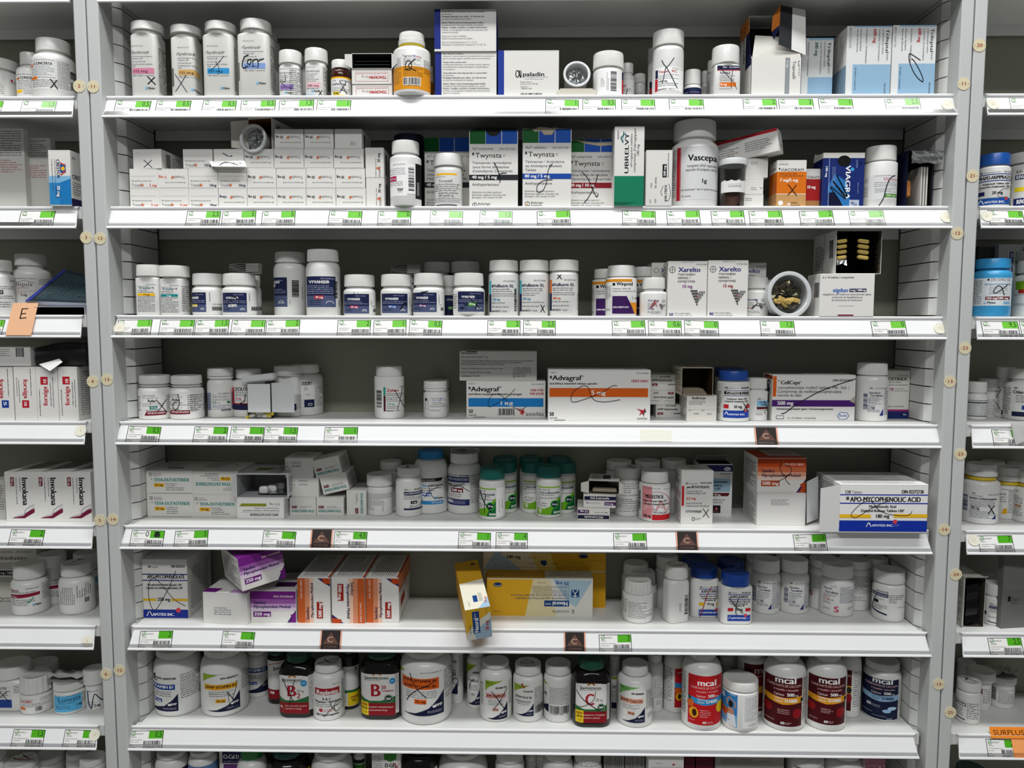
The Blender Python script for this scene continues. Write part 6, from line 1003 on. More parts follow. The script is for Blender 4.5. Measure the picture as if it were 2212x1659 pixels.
B(5, 575, 878, 112, 690, (603, 833, 96), 'large white bottle with bright blue cap on the fifth shelf', [p([(600, 404), (832, 398), (815, 428), (600, 432)], 'k'), t(646, 424, 14, 'DIN 02242920', 'W', w=118), t(642, 478, 22, 'Mylan-', '#3a8fc9', w=70, b=1), t(712, 474, 22, 'Hydroxyurea', 'k', w=114, b=1), g(642, 482, 184, 40, 2, 'd'), p([(600, 530), (735, 530), (722, 562), (600, 562)], '#1c4fa8'), t(644, 554, 20, '500 mg', 'W', w=82, b=1), r(756, 572, 18, 18, '#3a8fc9'), t(776, 590, 18, 'Mylan', 'k', w=54, b=1), r(600, 606, 234, 32, '#2f86c4'), t(728, 628, 16, '100 Capsules', 'W', w=98), g(840, 400, 34, 200, 12, 'k'), s([(708, 462), (712, 500), (735, 560), (760, 582)], 5), s([(790, 480), (720, 510), (690, 545), (672, 570)], 5)], capc='plastic:#1470a8', ng=6, sh=90, bev=.08)
bq = B(5, 882, 1186, 135, 715, (914, 1168, 112), 'large white bottle with navy bars, dark red 500 mg, leaflet on cap', [t(890, 376, 15, '100 Capsules', 'd', w=80), t(986, 378, 14, 'DIN 0238046', 'k', w=92, b=1), r(886, 384, 192, 50, '#262e66'), t(892, 418, 24, 'RIVA-HYDROXYUREA', '#b9bccb', w=180, b=1), g(892, 438, 158, 42, 3, 'd'), r(915, 486, 108, 42, '#6e1a2a'), t(922, 518, 24, '500 mg', 'W', w=90, b=1), g(900, 536, 150, 36, 2, 'k'), g(908, 576, 122, 16, 1, 'r'), r(884, 590, 196, 56, '#262e66'), t(890, 628, 30, 'RIVA', 'W', w=44, b=1), g(936, 602, 110, 34, 3, '#b9bccb'), g(1086, 362, 86, 270, 14, 'k'), s([(890, 460), (950, 470), (1010, 450), (1030, 440)], 5), s([(948, 500), (945, 470), (985, 458), (1040, 490), (1078, 518)], 5)], ng=10, sh=80, bev=.08, ribs=60)
crumpled(905, 1170, 106, 146, 5, bq.y-.008, bq.top+.0001, 'folded leaflet on the cap of the navy-barred large bottle', 5)
def tev(x, y, k_=1, full=1, x0=None, x1=None):
    """green swoosh label: x left edge, y top line, k_ scale; 175x255 frame"""
    a = x; w_ = 205
    o = [r(a, y, w_, 12, '#86b82a'), t(a+8, y+36, 14, 'DIN 02261278', 'd', w=105), t(a+14, y+66, 21, 'Teva-Leflunomide', '#22435a', w=182, b=1), g(a+8, y+70, 145, 20, 1, 'd'), t(a+8, y+112, 15, 'Comprimés de léflunomide', 'd', w=182), g(a+8, y+118, 40, 14, 1, 'd'), t(a+8, y+162, 15, '30 Tablets', 'd', w=78), t(a+8, y+184, 15, 'Comprimés', 'd', w=72),
         p([(a, y+200), (a+60, y+206), (a+120, y+180), (a+170, y+125), (a+w_, y+90), (a+w_, y+262), (a, y+262)], '#6fae1e'), p([(a+120, y+262), (a+135, y+215), (a+170, y+160), (a+w_, y+120), (a+w_, y+262)], '#0e6a34'), e(a+155, y+165, 38, 38, '#3fae2e'), e(a+155, y+165, 30, 30, '#12323c'), t(a+133, y+172, 16, '20 mg', 'W', w=44, b=1), p([(a+8, y+206), (a+44, y+206), (a+36, y+252), (a+16, y+252)], '#c6d9a8'), t(a+145, y+250, 27, 'teva', 'W', w=58, b=1)]
    return o
tk = dict(capc='plastic:#0d5f58', ribs=40, ng=12, sh=40, bev=.06)
gl = 'green-capped white bottles'
B(5, 1170, 1408, 268, 783, (1175, 1408, 128), 'front green-capped bottle with a pen scrawl, left of the green-capped ones', tev(1120, 486)[:0]+[x_ for x_ in tev(1118, 486)]+[r(1325, 480, 90, 276, 'W'), g(1360, 590, 130, 14, 1, 'k', rot=-90), g(1385, 590, 100, 14, 1, 'd', rot=-90), s([(1180, 515), (1205, 590), (1230, 640), (1280, 705)], 8), s([(1232, 545), (1220, 640), (1222, 720)], 6)], group=gl, **tk)
B(5, 1290, 1512, 218, 722, (1290, 1508, 122), 'green-capped bottle just behind and right of the pen-scrawled one', tev(1318, 418), group=gl, **tk)
B(5, 1300, 1515, 178, 672, (1302, 1512, 110), 'rearmost green-capped bottle of the left pair of stacks', [], group=gl, **tk)
B(5, 1558, 1775, 222, 722, (1560, 1776, 118), 'green-capped bottle half hidden left of the front right one', tev(1582, 418), group=gl, **tk)
B(5, 1545, 1745, 178, 668, (1540, 1742, 110), 'rearmost green-capped bottle in the middle column', [], group=gl, **tk)
B(5, 1693, 1925, 253, 765, (1700, 1928, 130), 'front green-capped bottle of the right-hand cluster, label fully shown', tev(1708, 470), group=gl, **tk)
B(5, 1835, 2056, 225, 724, (1834, 2054, 118), 'green-capped bottle nearest the small dark-banded cartons', tev(1840, 424), group=gl, **tk)
B(5, 1800, 2008, 180, 668, (1800, 2010, 110), 'rearmost green-capped bottle in the right column', [], group=gl, **tk)
C(1220, 940, 5.53)
agl = lambda x, y: [r(x, y, 374, 44, '#191a3c'), t(x+70, y+32, 26, 'AG-Letrozole', 'W', w=226, b=1), t(x+20, y+88, 18, '30', 'k', w=26, b=1), g(x+52, y+72, 146, 18, 1, 'd'), r(x+240, y+66, 134, 42, '#4a1e5c'), t(x+252, y+98, 22, '2.5 mg', 'W', w=92, b=1), r(x, y+50, 374, 3, '#8a4a8c')]
l1 = K(5, 152, 537, 870, 1018, 420, 'lowest small carton with dark bands, upside down', inv(agl(156, 888), 343, 944), side=sideb, rz=-4)
l2 = K(5, 225, 607, 706, 858, 420, 'middle small carton with dark navy and purple bands', agl(234, 730), on=l1, Yf=l1.yf+.001, side=sideb, rz=-4)
l3 = K(5, 285, 648, 545, 694, 420, 'torn-open small carton on top of two dark-banded ones', [], on=l2, Yf=l1.yf, opened=True, col='#d4d1c8', inner='#6a604e', rz=-8, flaps=[('l', 90, 80, '#cfccc2'), ('r', 60, 60, '#d6d3ca')], side=sideb, top=lambda W, H: [('p', [(W*.45, H*.2), (W*.7, H*.2), (W*.7, H*.75), (W*.45, H*.75)], '#3a3b46'), ('g', W*.1, H*.25, W*.3, H*.6, 5, 'k', 0), ('s', [(W*.2, H*.6), (W*.5, H*.6)], 1.2, 'k')])
f = MB(); f.box(-l3.W/2+.006, l3.W/2-.004, .005, .05, .002, .007, '#a39a86', ch=.001); f.build('folded_leaflet', l3.root)
B(5, 597, 900, 343, 978, (610, 922, 155), 'white smooth-capped bottle with pen loop on cap, behind the red one', [g(655, 565, 230, 130, 4, 'k'), t(655, 725, 18, 'of concerns? 1-877-998-9097', 'd', w=230), g(610, 755, 280, 70, 3, 'k'), g(612, 830, 270, 60, 3, 'd'), t(655, 915, 18, 'de problèmes? 1-877-998', 'd', w=226)], ng=6, sh=40, bev=.07, capart=[s([(735, 365), (780, 365), (835, 380), (820, 392), (780, 388), (770, 362)], 7)])
B(5, 490, 800, 270, 905, (494, 788, 135), 'dim white bottle far behind the dark-banded carton stack', [], ng=8, sh=40)
B(5, 830, 1140, 268, 905, (832, 1134, 135), 'dim white bottle far behind the red and pink one', [], ng=8, sh=40)
B(5, 1148, 1445, 258, 900, (1150, 1442, 135), 'dim white bottle far behind the red-barred carton', [], ng=8, sh=40)
B(5, 887, 1255, 385, 1043, (913, 1237, 168), 'white bottle with pink and red label with large faded letters', [r(932, 598, 318, 404, 'W'), r(932, 598, 112, 404, '#dc8e92'), t(942, 640, 17, '100 Tablets/Comprimés', 'd', w=200), t(1178, 650, 15, 'DIN 021', 'd', w=66), ring(1100, 820, 150, 9, '#d9979c', 150), t(945, 905, 130, 'AA', '#e2b0b2', w=270, b=1), t(945, 722, 18, 'Pr', 'k', w=20), t(966, 752, 44, 'MEGESTROL', 'k', w=214, b=1), t(944, 795, 22, 'Megestrol Acetate Tablets USP', 'k', w=266, b=1), t(944, 832, 22, "Comprimés d'acétate de mégestrol", 'k', w=294, b=1), t(945, 985, 34, '160 mg', 'k', w=88, b=1), r(1048, 950, 202, 66, '#c41e24'), e(1080, 918, 30, 30, 'W'), ring(1080, 918, 28, 4), t(1062, 930, 26, 'AA', 'k', w=38, b=1), t(1116, 938, 34, 'pharma', '#3c3c42', w=100), bc(912, 680, 240, 24, 'k', rot=-90)], ng=10, sh=30, bev=.07)
K(5, 1392, 1772, 425, 1060, 380, 'white carton with red side bar, red 2,5 mg and pen X', [t(1436, 577, 20, '100', 'k', w=32, b=1), t(1474, 577, 20, 'Comprimés', 'd', w=112), t(1614, 570, 19, 'DIN 02170698', 'k', w=138, b=1), r(1398, 598, 26, 242, '#c01c24'), t(1454, 625, 30, 'pms-METHOTREXATE', 'k', w=272, b=1), t(1448, 672, 24, 'Comprimés de', 'd', w=186), t(1448, 698, 24, 'méthotrexate, USP', 'd', w=236), t(1448, 762, 30, '2,5 mg', '#c01c24', w=116, b=1), t(1448, 818, 24, '(sous forme de', 'd', w=190), t(1448, 850, 24, 'méthotrexate disodique)', 'd', w=282), t(1448, 920, 26, 'CYTOTOXIQUE', 'k', w=190, b=1), ring(1540, 1000, 15, 6, 'n', 20), g(1562, 985, 84, 30, 2, 'n')]+X(1655, 875, 70, 105, 8), side=lambda W, H: [('g', W*.1, H*.1, W*.8, H*.2, 5, 'k', 0), ('g', W*.1, H*.4, W*.8, H*.15, 4, '#b3404c', 0), ('g', W*.1, H*.6, W*.8, H*.3, 7, 'd', 0)]+[('s', [(W*.3, H*.2), (W*.75, H*.5)], 1.3, 'k'), ('s', [(W*.7, H*.22), (W*.35, H*.45)], 1.3, 'k')], top=lambda W, H: [('g', W*.3, H*.2, W*.4, H*.6, 4, 'd', 0)])
K(5, 1600, 1998, 345, 968, 300, 'white carton with navy head and pale blue panel, opened top flaps', [r(1598, 345, 404, 78, '#232a5c'), e(1936, 392, 40, 22, 'W'), t(1908, 402, 24, 'Pfizer', '#232a5c', w=56, b=1), t(1850, 462, 16, 'DIN 02182750', 'k', w=126, b=1), t(1862, 494, 15, 'Nº 0732/4201', 'd', w=112), r(1640, 508, 334, 160, '#8fb0c4'), t(1700, 562, 30, 'Methotrexate', 'k', w=242, b=1), t(1752, 605, 30, 'Tablets,', 'k', w=142, b=1), t(1792, 645, 30, 'USP', 'k', w=72, b=1), p([(1640, 684), (1970, 682), (1955, 722), (1640, 722)], '#5a1620'), t(1784, 715, 22, '10 mg', 'W', w=78, b=1), t(1720, 775, 19, 'antimetabolite and', 'd', w=198), t(1740, 806, 19, 'antirheumatic)', 'd', w=152), r(1770, 835, 94, 92, 'k'), p([(1816, 850), (1838, 888), (1794, 888)], '#a8303a'), t(1808, 884, 16, 'C', 'W', w=16), g(1778, 895, 76, 24, 2, '#c77')], base=None, col='#dedddb', top_open=True, inner='#24221c', flaps=[('u', 110, -50, '#cfcdc6'), ('l', 60, 60, '#c9c7c0')])
C(1560, 940, 4.096)
sdz = lambda x, y, w_, h_, c1, c2, mg, din: [r(x, y, w_, h_*.25, c1), r(x, y+h_*.25, w_, h_*.15, c2[0]), r(x, y+h_*.40, w_, h_*.12, c2[1]), r(x, y+h_*.52, w_, h_*.10, c2[2]), t(x+w_*.52, y+h_*.20, h_*.065, din, '#f4e6dc', w=w_*.43), t(x+w_*.04, y+h_*.34, h_*.05, 'Pr', 'n', w=w_*.04), t(x+w_*.09, y+h_*.41, h_*.10, 'Sandoz', 'n', w=w_*.26, b=1), t(x+w_*.09, y+h_*.54, h_*.09, 'Mycophenolate Mofetil', 'n', w=w_*.80, b=1), r(x+w_*.08, y+h_*.65, w_*.38, h_*.17, c1), t(x+w_*.10, y+h_*.78, h_*.10, mg, 'W', w=w_*.34, b=1), p([(x+w_*.81, y+h_), (x+w_*.9, y+h_*.8), (x+w_, y+h_*.6), (x+w_, y+h_)], '#3c1f5c'), p([(x+w_*.86, y+h_), (x+w_*.92, y+h_*.86), (x+w_*.88, y+h_*.76), (x+w_, y+h_*.68), (x+w_, y+h_)], c1)]
ORc = ('#b84418', ('#c96a44', '#dd9c80', '#e8c6b6')); PUc = ('#6f1f7c', ('#93559c', '#bb93c2', '#dac6dc'))
s1 = K(5, 308, 740, 512, 800, 420, 'blank-fronted white carton under the orange-topped carton, fifth shelf', [g(430, 560, 160, 60, 4, 'd')], side=lines('d', 16), col='#dcdad6')
s2 = K(5, 312, 742, 202, 505, 420, 'white and rust-orange 500 mg carton with pen ribbon, fifth shelf', sdz(312, 202, 430, 303, *ORc, '500 mg', 'DIN 02313855')+[s([(602, 437), (560, 380), (610, 320), (600, 280), (540, 250), (508, 262), (520, 320), (570, 370)], 5), s([(480, 417), (540, 385), (600, 345)], 5)], on=s1, Yf=s1.yf+.001, side=lambda W, H: [('g', W*.1, H*.15, W*.8, H*.75, 12, 'k', 0)], top=lambda W, H: [('p', [(0, 0), (W, 0), (W, H), (0, H)], '#b84418'), ('p', [(W*.3, 0), (W, 0), (W, H*.75), (W*.3, H*.75)], '#c9b8ae'), ('g', W*.4, H*.2, W*.5, H*.5, 5, '#5c2c18', 0)])
f = MB(); A = at(ax(748), ay(780), s1.yf-.004); A1 = at(ax(748), ay(412), s1.yf-.004); B1 = at(ax(850), ay(740), s1.yf-.001+.03); B2_ = at(ax(850), ay(362), s1.yf+.028)
f.face([A, B1, B2_, A1], '#dfe0e2'); f.face([A1+Vector((0, .0004, 0)), B2_+Vector((0, .0004, 0)), B1+Vector((0, .0004, 0)), A+Vector((0, .0004, 0))], '#dfe0e2'); o = f.build('paper_flap'); o.parent = s1.root; o.matrix_parent_inverse = Matrix.Translation(-Vector(s1.root.location)); 
amp = K(5, 1040, 1818, 435, 850, 560, 'largest carton on the fifth shelf, blue foot band, jutting over the edge', [r(1036, 515, 784, 10, '#1c2f9c'), r(1036, 592, 784, 10, '#1c2f9c'), t(1080, 508, 28, '120', 'k', w=54, b=1), t(1142, 508, 26, 'Tablets', 'd', w=88), t(1582, 506, 32, 'DIN 02372738', 'k', w=194, b=1), r(1094, 538, 26, 28, 'd'), t(1130, 582, 45, 'APO-MYCOPHENOLIC ACID', 'k', w=624, b=1), t(1298, 636, 24, 'Mycophenolic Acid', 'k', w=242, b=1), t(1228, 674, 24, 'Delayed-Release Tablets USP', 'k', w=382, b=1), r(1038, 697, 280, 32, '#eab820'), r(1520, 692, 298, 32, '#eab820'), t(1356, 726, 32, '180 mg', 'k', w=126, b=1), r(1036, 752, 784, 100, '#12309c'), s([(1282, 808), (1302, 772), (1322, 806)], 8, 'W'), s([(1296, 775), (1316, 788)], 6, 'W'), t(1330, 806, 20, 'APOTEX INC.', 'W', w=192, b=1), e(1534, 762, 20, 20, '#d04050'), g(1528, 786, 46, 20, 2, '#8fa8e0'), s([(1680, 665), (1640, 705), (1480, 695), (1380, 650), (1320, 580), (1240, 590), (1150, 680), (1150, 718), (1200, 720), (1320, 640), (1470, 570)], 5)], Yf=LIP-.018, z=SZ[5]+.0002, hgt=None, col='#e6e5e2', flaps=[('l', 215, 70, '#e2e2e0')], top=lambda W, H: [('g', W*.05, H*.80, W*.85, H*.15, 3, 'd', 0), ('g', W*.05, H*.35, W*.8, H*.35, 7, 'd', 0), ('g', W*.05, H*.05, W*.8, H*.2, 3, 'd', 0)], side=lines('k', 8))
# ================================================================ sixth shelf
C(240, 1160, 3.253)
K(6, 205, 520, 155, 573, 400, 'tall white carton with blue foot band and yellow side dashes, far left', [t(244, 210, 16, '100', 'k', w=24, b=1), t(272, 210, 15, 'Capsules', 'd', w=48), t(410, 208, 18, 'DIN 02352559', 'k', w=98, b=1), r(205, 252, 315, 7, '#1c2f7c'), r(205, 296, 315, 7, '#1c2f7c'), t(240, 286, 26, 'APO-MYCOPHENOLATE', 'k', w=262, b=1), t(238, 338, 15, 'Mycophenolate Mofetil Capsules, USP', 'k', w=242, b=1), t(230, 360, 15, 'Capsules de mofétilmycophénolate, USP', 'k', w=256, b=1), r(200, 430, 100, 16, '#e2b320'), r(404, 430, 116, 16, '#e2b320'), t(308, 446, 24, '250 mg', 'k', w=88, b=1), r(200, 508, 320, 60, '#1a2f8a'), s([(230, 552), (248, 522), (266, 552)], 7, 'W'), t(270, 552, 19, 'APOTEX INC.', 'W', w=152, b=1), e(452, 512, 17, 17, '#d04050'), s([(442, 232), (400, 330), (340, 440), (292, 508), (262, 490), (245, 400), (255, 310), (290, 285), (340, 330), (420, 430), (502, 482)], 4, '#3c3c48')], side=lambda W, H: [('g', W*.12, H*.88, H*.7, W*.75, 11, 'k', 90)], Yf=None, top=lambda W, H: [])
m1 = K(6, 640, 962, 390, 610, 380, 'blank white carton with purple edge stripe under the tilted purple one', [g(720, 490, 125, 60, 4, 'd')], rz=-5, side=lines('k', 10), top=lambda W, H: [('p', [(0, H*.8), (W*.35, H*.8), (W*.3, H), (0, H)], '#6f1f7c'), ('p', [(W*.6, H*.85), (W, H*.85), (W, H), (W*.6, H)], '#b78fc0')])
m2 = K(6, 980, 1300, 376, 600, 380, 'purple-topped white 250 mg carton standing level, sixth shelf', sdz(972, 376, 326, 224, *PUc, '250 mg', 'DIN 02320630'), side=lines('k', 10), top=lambda W, H: [('p', [(0, 0), (W, 0), (W, H), (0, H)], '#c9c6c6'), ('p', [(W*.45, H*.55), (W*.9, H*.55), (W*.9, H*.8), (W*.45, H*.8)], '#4a1850'), ('g', W*.1, H*.2, W*.8, H*.25, 3, 'k', 0)])
tilted(1062, 221, 312, 238, 7, 400, 'tilted purple-topped 250 mg carton lying across two others', lambda x, y: sdz(0, 0, 312, 238, *PUc, '250 mg', 'DIN 02320630'), m1.yf-.010, row=6, yaw=38, side=lambda W, H: [('g', W*.08, H*.12, W*.84, H*.8, 14, 'k', 0)], sd=-1, top=lambda W, H: [('p', [(0, 0), (W, 0), (W, H), (0, H)], '#6f1f7c'), ('g', W*.2, H*.3, W*.6, H*.4, 4, '#d8b8dc', 0)])
def orng(x0, x1, y0, y1, label, up=1, **kw):
    w_, h_ = x1-x0, y1-y0; c1, (a_, b_, c_) = ORc
    if up: A = [r(x0, y0, w_*.22, h_, '#c05a28'), r(x0+w_*.22, y0, w_*.14, h_, '#d28a66'), r(x0+w_*.36, y0, w_*.12, h_, '#e2bba6'), t(x0+w_*.14, y0+h_*.45, 13, 'DIN 02313855', '#f0ddd0', w=135, rot=90), t(x0+w_*.34, y0+h_*.93, 22, 'Sandoz', 'n', w=92, rot=90, b=1), t(x0+w_*.48, y0+h_*.88, 20, 'Mycophenolate Mofetil', 'n', w=248, rot=90, b=1), r(x0+w_*.58, y0+h_*.53, w_*.19, h_*.37, '#9a2418'), t(x0+w_*.73, y0+h_*.88, 24, '500 mg', 'W', w=h_*.33, rot=90, b=1), p([(x0+w_*.62, y0), (x1, y0), (x1, y0+h_*.18), (x0+w_*.8, y0+h_*.1)], '#3c1f5c'), p([(x0+w_*.75, y0), (x1, y0), (x1, y0+h_*.12), (x0+w_*.82, y0+h_*.12)], '#b84418')]
    else: A = [r(x1-w_*.22, y0, w_*.22, h_, '#c05a28'), r(x1-w_*.36, y0, w_*.14, h_, '#d28a66'), r(x1-w_*.48, y0, w_*.12, h_, '#e2bba6'), t(x1-w_*.16, y0+h_*.54, 13, 'DIN 02313855', '#f0ddd0', w=140, rot=-90), t(x0+w_*.58, y0+h_*.08, 22, 'Sandoz', 'n', w=96, rot=-90, b=1), t(x0+w_*.46, y0+h_*.12, 20, 'Mycophenolate Mofetil', 'n', w=250, rot=-90, b=1), r(x0+w_*.18, y0+h_*.12, w_*.18, h_*.38, '#9a2418'), t(x0+w_*.21, y0+h_*.14, 22, '500 mg', 'W', w=h_*.34, rot=-90, b=1), p([(x0, y1-h_*.2), (x0+w_*.35, y1), (x0, y1)], '#3c1f5c'), p([(x0, y1-h_*.12), (x0+w_*.3, y1-h_*.08), (x0+w_*.25, y1), (x0, y1)], '#b84418')]
    return K(6, x0, x1, y0, y1, 520, label, A, top=lambda W, H: [('g', W*.12, H*.92, H*.85, W*.76, 11, 'k', 90), ('p', [(W*.94, 0), (W, 0), (W, H), (W*.94, H)], '#a84418')], **kw)
orng(1312, 1540, 283, 603, 'left of three rust-orange and white 500 mg cartons on edge')
orng(1550, 1784, 284, 606, 'middle of three rust-orange cartons on edge, printed upside down', up=0)
orng(1792, 2022, 284, 603, 'right of three rust-orange and white 500 mg cartons on edge', side=lambda W, H: [('p', [(0, 0), (W, 0), (W, H*.35), (0, H*.35)], '#c77c54'), ('p', [(W*.15, H*.55), (W*.5, H*.5), (W*.5, H*.7), (W*.15, H*.75)], '#9a2418'), ('g', W*.1, H*.3, W*.8, H*.2, 2, 'n', 0)])
C(900, 1160, 4.096)
YL, BL = '#e2a71c', '#9db8c8'
ne1 = K(6, 590, 1672, 305, 622, 300, 'yellow carton behind and beneath the other yellow ones, sixth shelf', [r(590, 300, 1082, 330, '#cf9a18'), r(590, 300, 25, 330, '#c9c9c4')])
ne2 = K(6, 590, 1675, 20, 292, 300, 'yellow and grey-blue carton marked 100 mg, topmost', [r(590, 20, 1085, 280, '#cf9c1c'), p([(590, 20), (1000, 20), (1080, 292), (590, 292)], '#d8cfb0'), p([(1000, 20), (1180, 20), (1240, 292), (1080, 292)], '#d9bc68'), p([(690, 110), (740, 110), (925, 292), (590, 292)], BL), t(790, 188, 32, '100 mg', 'k', w=130, b=1), g(985, 172, 75, 16, 1, '#6b5520'), e(1476, 160, 42, 24, '#16284c'), s([(1445, 155), (1476, 145), (1508, 155)], 7, '#cfd4c0'), p([(1098, 205), (1148, 205), (1152, 232), (1162, 232), (1130, 256), (1098, 232)], '#16386c'), g(1000, 226, 62, 14, 1, 'k'), g(1195, 226, 58, 14, 1, 'k'), s([(600, 200), (735, 200), (745, 262), (1510, 265), (1520, 208), (1670, 208)], 2, '#8f7a3a'), r(742, 112, 30, 26, '#16386c')], on=ne1, Yf=ne1.yf+.0005, hgt=.0305)
K(6, 622, 1558, 366, 698, 300, 'yellow to pale blue 25 mg carton printed upside down', [r(620, 366, 940, 334, '#e0ae28'), p([(1030, 366), (1240, 366), (1270, 700), (960, 700)], '#ddd2a6'), p([(1180, 366), (1560, 366), (1560, 700), (1240, 700)], '#dcdbd3'), p([(1205, 366), (1556, 372), (1410, 618), (1330, 560)], '#a6bfcc'), e(718, 416, 38, 20, '#16386c'), s([(690, 418), (718, 428), (748, 418)], 5, 'W'), t(1350, 388, 30, '25 mg', '#1c3f8c', w=118, rot=180, b=1), g(1072, 390, 70, 14, 1, 'd'), r(1026, 428, 320, 2, 'b'), r(1026, 490, 320, 2, 'b'), r(1026, 428, 2, 64, 'b'), r(1346, 428, 2, 64, 'b'), g(1036, 434, 300, 52, 4, 'd'), t(1350, 502, 20, 'Capsules de cyclosporine Standard Novartis', '#2a3a6c', w=515, rot=180), t(1350, 530, 20, 'Cyclosporine capsules Novartis Standard', '#2a3a6c', w=480, rot=180), r(1130, 556, 220, 54, '#16407c'), t(1338, 568, 36, 'Neoral', 'W', w=135, rot=180, b=1), t(1190, 580, 14, '®/MD', 'W', w=50, rot=180), t(1350, 645, 20, 'NOVARTIS', 'd', w=148, rot=180), ring(1385, 655, 8, 4, '#a0402c', 16), r(1368, 458, 70, 68, '#16407c'), s([(1380, 462), (1402, 490), (1425, 462)], 8, 'W'), s([(1402, 490), (1402, 522)], 8, 'W'), s([(1380, 515), (1425, 515)], 5, 'W'), g(682, 650, 78, 14, 1, 'd')], Yf=None, side=(), top=lambda W, H: [('p', [(0, 0), (W, 0), (W, H), (0, H)], '#c99a34'), ('p', [(W*.55, 0), (W, 0), (W, H), (W*.55, H)], '#c9c5b4'), ('g', W*.6, H*.2, W*.3, H*.6, 4, 'd', 0)])
# long narrow carton pointing at us, its end hanging over the rail
Yf = LIP-.030; A = at(ax(553), ay(590), Yf); S = (A-CAM).dot(FW)/FP; Wn, Hn, Dn = q(222)*S, q(330)*S, .118
M = Matrix.Translation(at(ax(560), ay(905), Yf-.002)+Vector((.0, 0, .001))) @ Matrix.Rotation(math.radians(11), 4, 'Z') @ Matrix.Rotation(math.radians(-6), 4, 'Y') @ Matrix.Rotation(math.radians(17), 4, 'X')
NE = [r(0, 0, 222, 330, '#dcdad0'), p([(0, 0), (222, 0), (222, 55), (80, 150), (0, 260)], '#e0ae28'), p([(60, 250), (222, 120), (222, 330), (80, 330)], '#9db8cc'), r(58, 28, 62, 236, '#16407c'), t(108, 258, 40, 'Neoral', 'W', w=160, rot=90, b=1), t(90, 92, 12, '®/MD', 'W', w=42, rot=90), t(198, 250, 32, '50 mg', 'r', w=104, rot=90, b=1), t(42, 262, 16, 'NOVARTIS', 'd', w=100, rot=90), g(180, 70, 65, 12, 1, 'd', rot=90)]
CR[:] = [0, 0, 4.096]; m = MB(); m.box(-Wn/2, Wn/2, 0, Dn, 0, Hn, '#d9a52a', ch=.0005)
C(0, 0, 1); print_on(m, [r(0, 0, 222, 330, '#dcdad0'), p([(0, 0), (222, 0), (222, 55), (80, 150), (0, 260)], '#e0ae28'), p([(60, 250), (222, 120), (222, 330), (80, 330)], '#9db8cc'), r(58, 28, 62, 236, '#16407c'), t(108, 258, 40, 'Neoral', 'W', w=160, rot=90, b=1), t(90, 92, 12, '®/MD', 'W', w=42, rot=90), t(198, 250, 32, '50 mg', 'r', w=104, rot=90, b=1), t(42, 262, 16, 'NOVARTIS', 'd', w=100, rot=90), g(180, 70, 65, 12, 1, 'd', rot=90)],
                      lambda a, b_: (a/222*Wn, b_/330*Hn), lambda u, v, h: (-Wn/2+u, -h, Hn-v), 7)
print_on(m, [r(0, 0, 222, 700, '#cf9d24'), p([(0, 330), (222, 300), (222, 700), (0, 700)], '#dcd8c6'), p([(120, 700), (222, 560), (222, 700)], '#9db8cc'), e(165, 60, 24, 14, '#16284c'), r(90, 520, 40, 90, '#16407c'), g(140, 610, 120, 36, 3, 'd', rot=90), t(205, 640, 20, '50 mg', 'r', w=80, rot=90, b=1), g(40, 660, 80, 14, 1, 'd', rot=90)], lambda a, b_: (a/222*Wn, b_/700*Dn), lambda u, v, h: (-Wn/2+u, Dn-v, Hn+h), 8)
o = m.build('medicine_box'); o.matrix_world = M; tag(o, 'narrow yellow 50 mg carton tipping over the sixth shelf edge', 'box', 'medicine cartons on the sixth shelf')
C(900, 1160, 4.096)
fl = dict(flutes=17, ng=14, sh=8, bev=.06, ring_=(14, 12))
B(6, 1825, 2090, 330, 772, (1840, 2080, 150), 'front fluted-cap white bottle with small print, in a row of three', [g(1875, 575, 210, 150, 10, 'k'), g(1828, 560, 40, 130, 7, 'k')], **fl)
B(6, 1868, 2122, 255, 665, (1883, 2112, 140), 'middle fluted-cap white bottle in a row of three', [g(2092, 500, 28, 140, 8, 'k')], **fl)
B(6, 1818, 2060, 187, 590, (1832, 2052, 135), 'rearmost fluted-cap white bottle in a row of three', [], **fl)
C(1320, 1160, 5.821)
B(6, 690, 990, 297, 1085, (707, 997, 215), 'slim squarish white bottle with red-ringed cap and slanted barcode', [bc(950, 730, 250, 55, 'k', rot=-90), g(965, 700, 40, 250, 6, 'd'), g(815, 940, 120, 40, 2, 'k', rot=90), r(965, 795, 30, 24, 'r'), r(975, 920, 25, 30, 'g')], kind='square', sq=240, sqc=.25, ng=26, sh=70, rz=20, capart=[ring(852, 330, 105, 6, '#a83a44', 26)])
B(6, 555, 850, 187, 915, (570, 845, 200), 'taller white bottle with red-ringed cap behind the slim squarish one', [], ng=12, sh=50, capart=[ring(706, 212, 100, 6, '#a83a44', 22)])
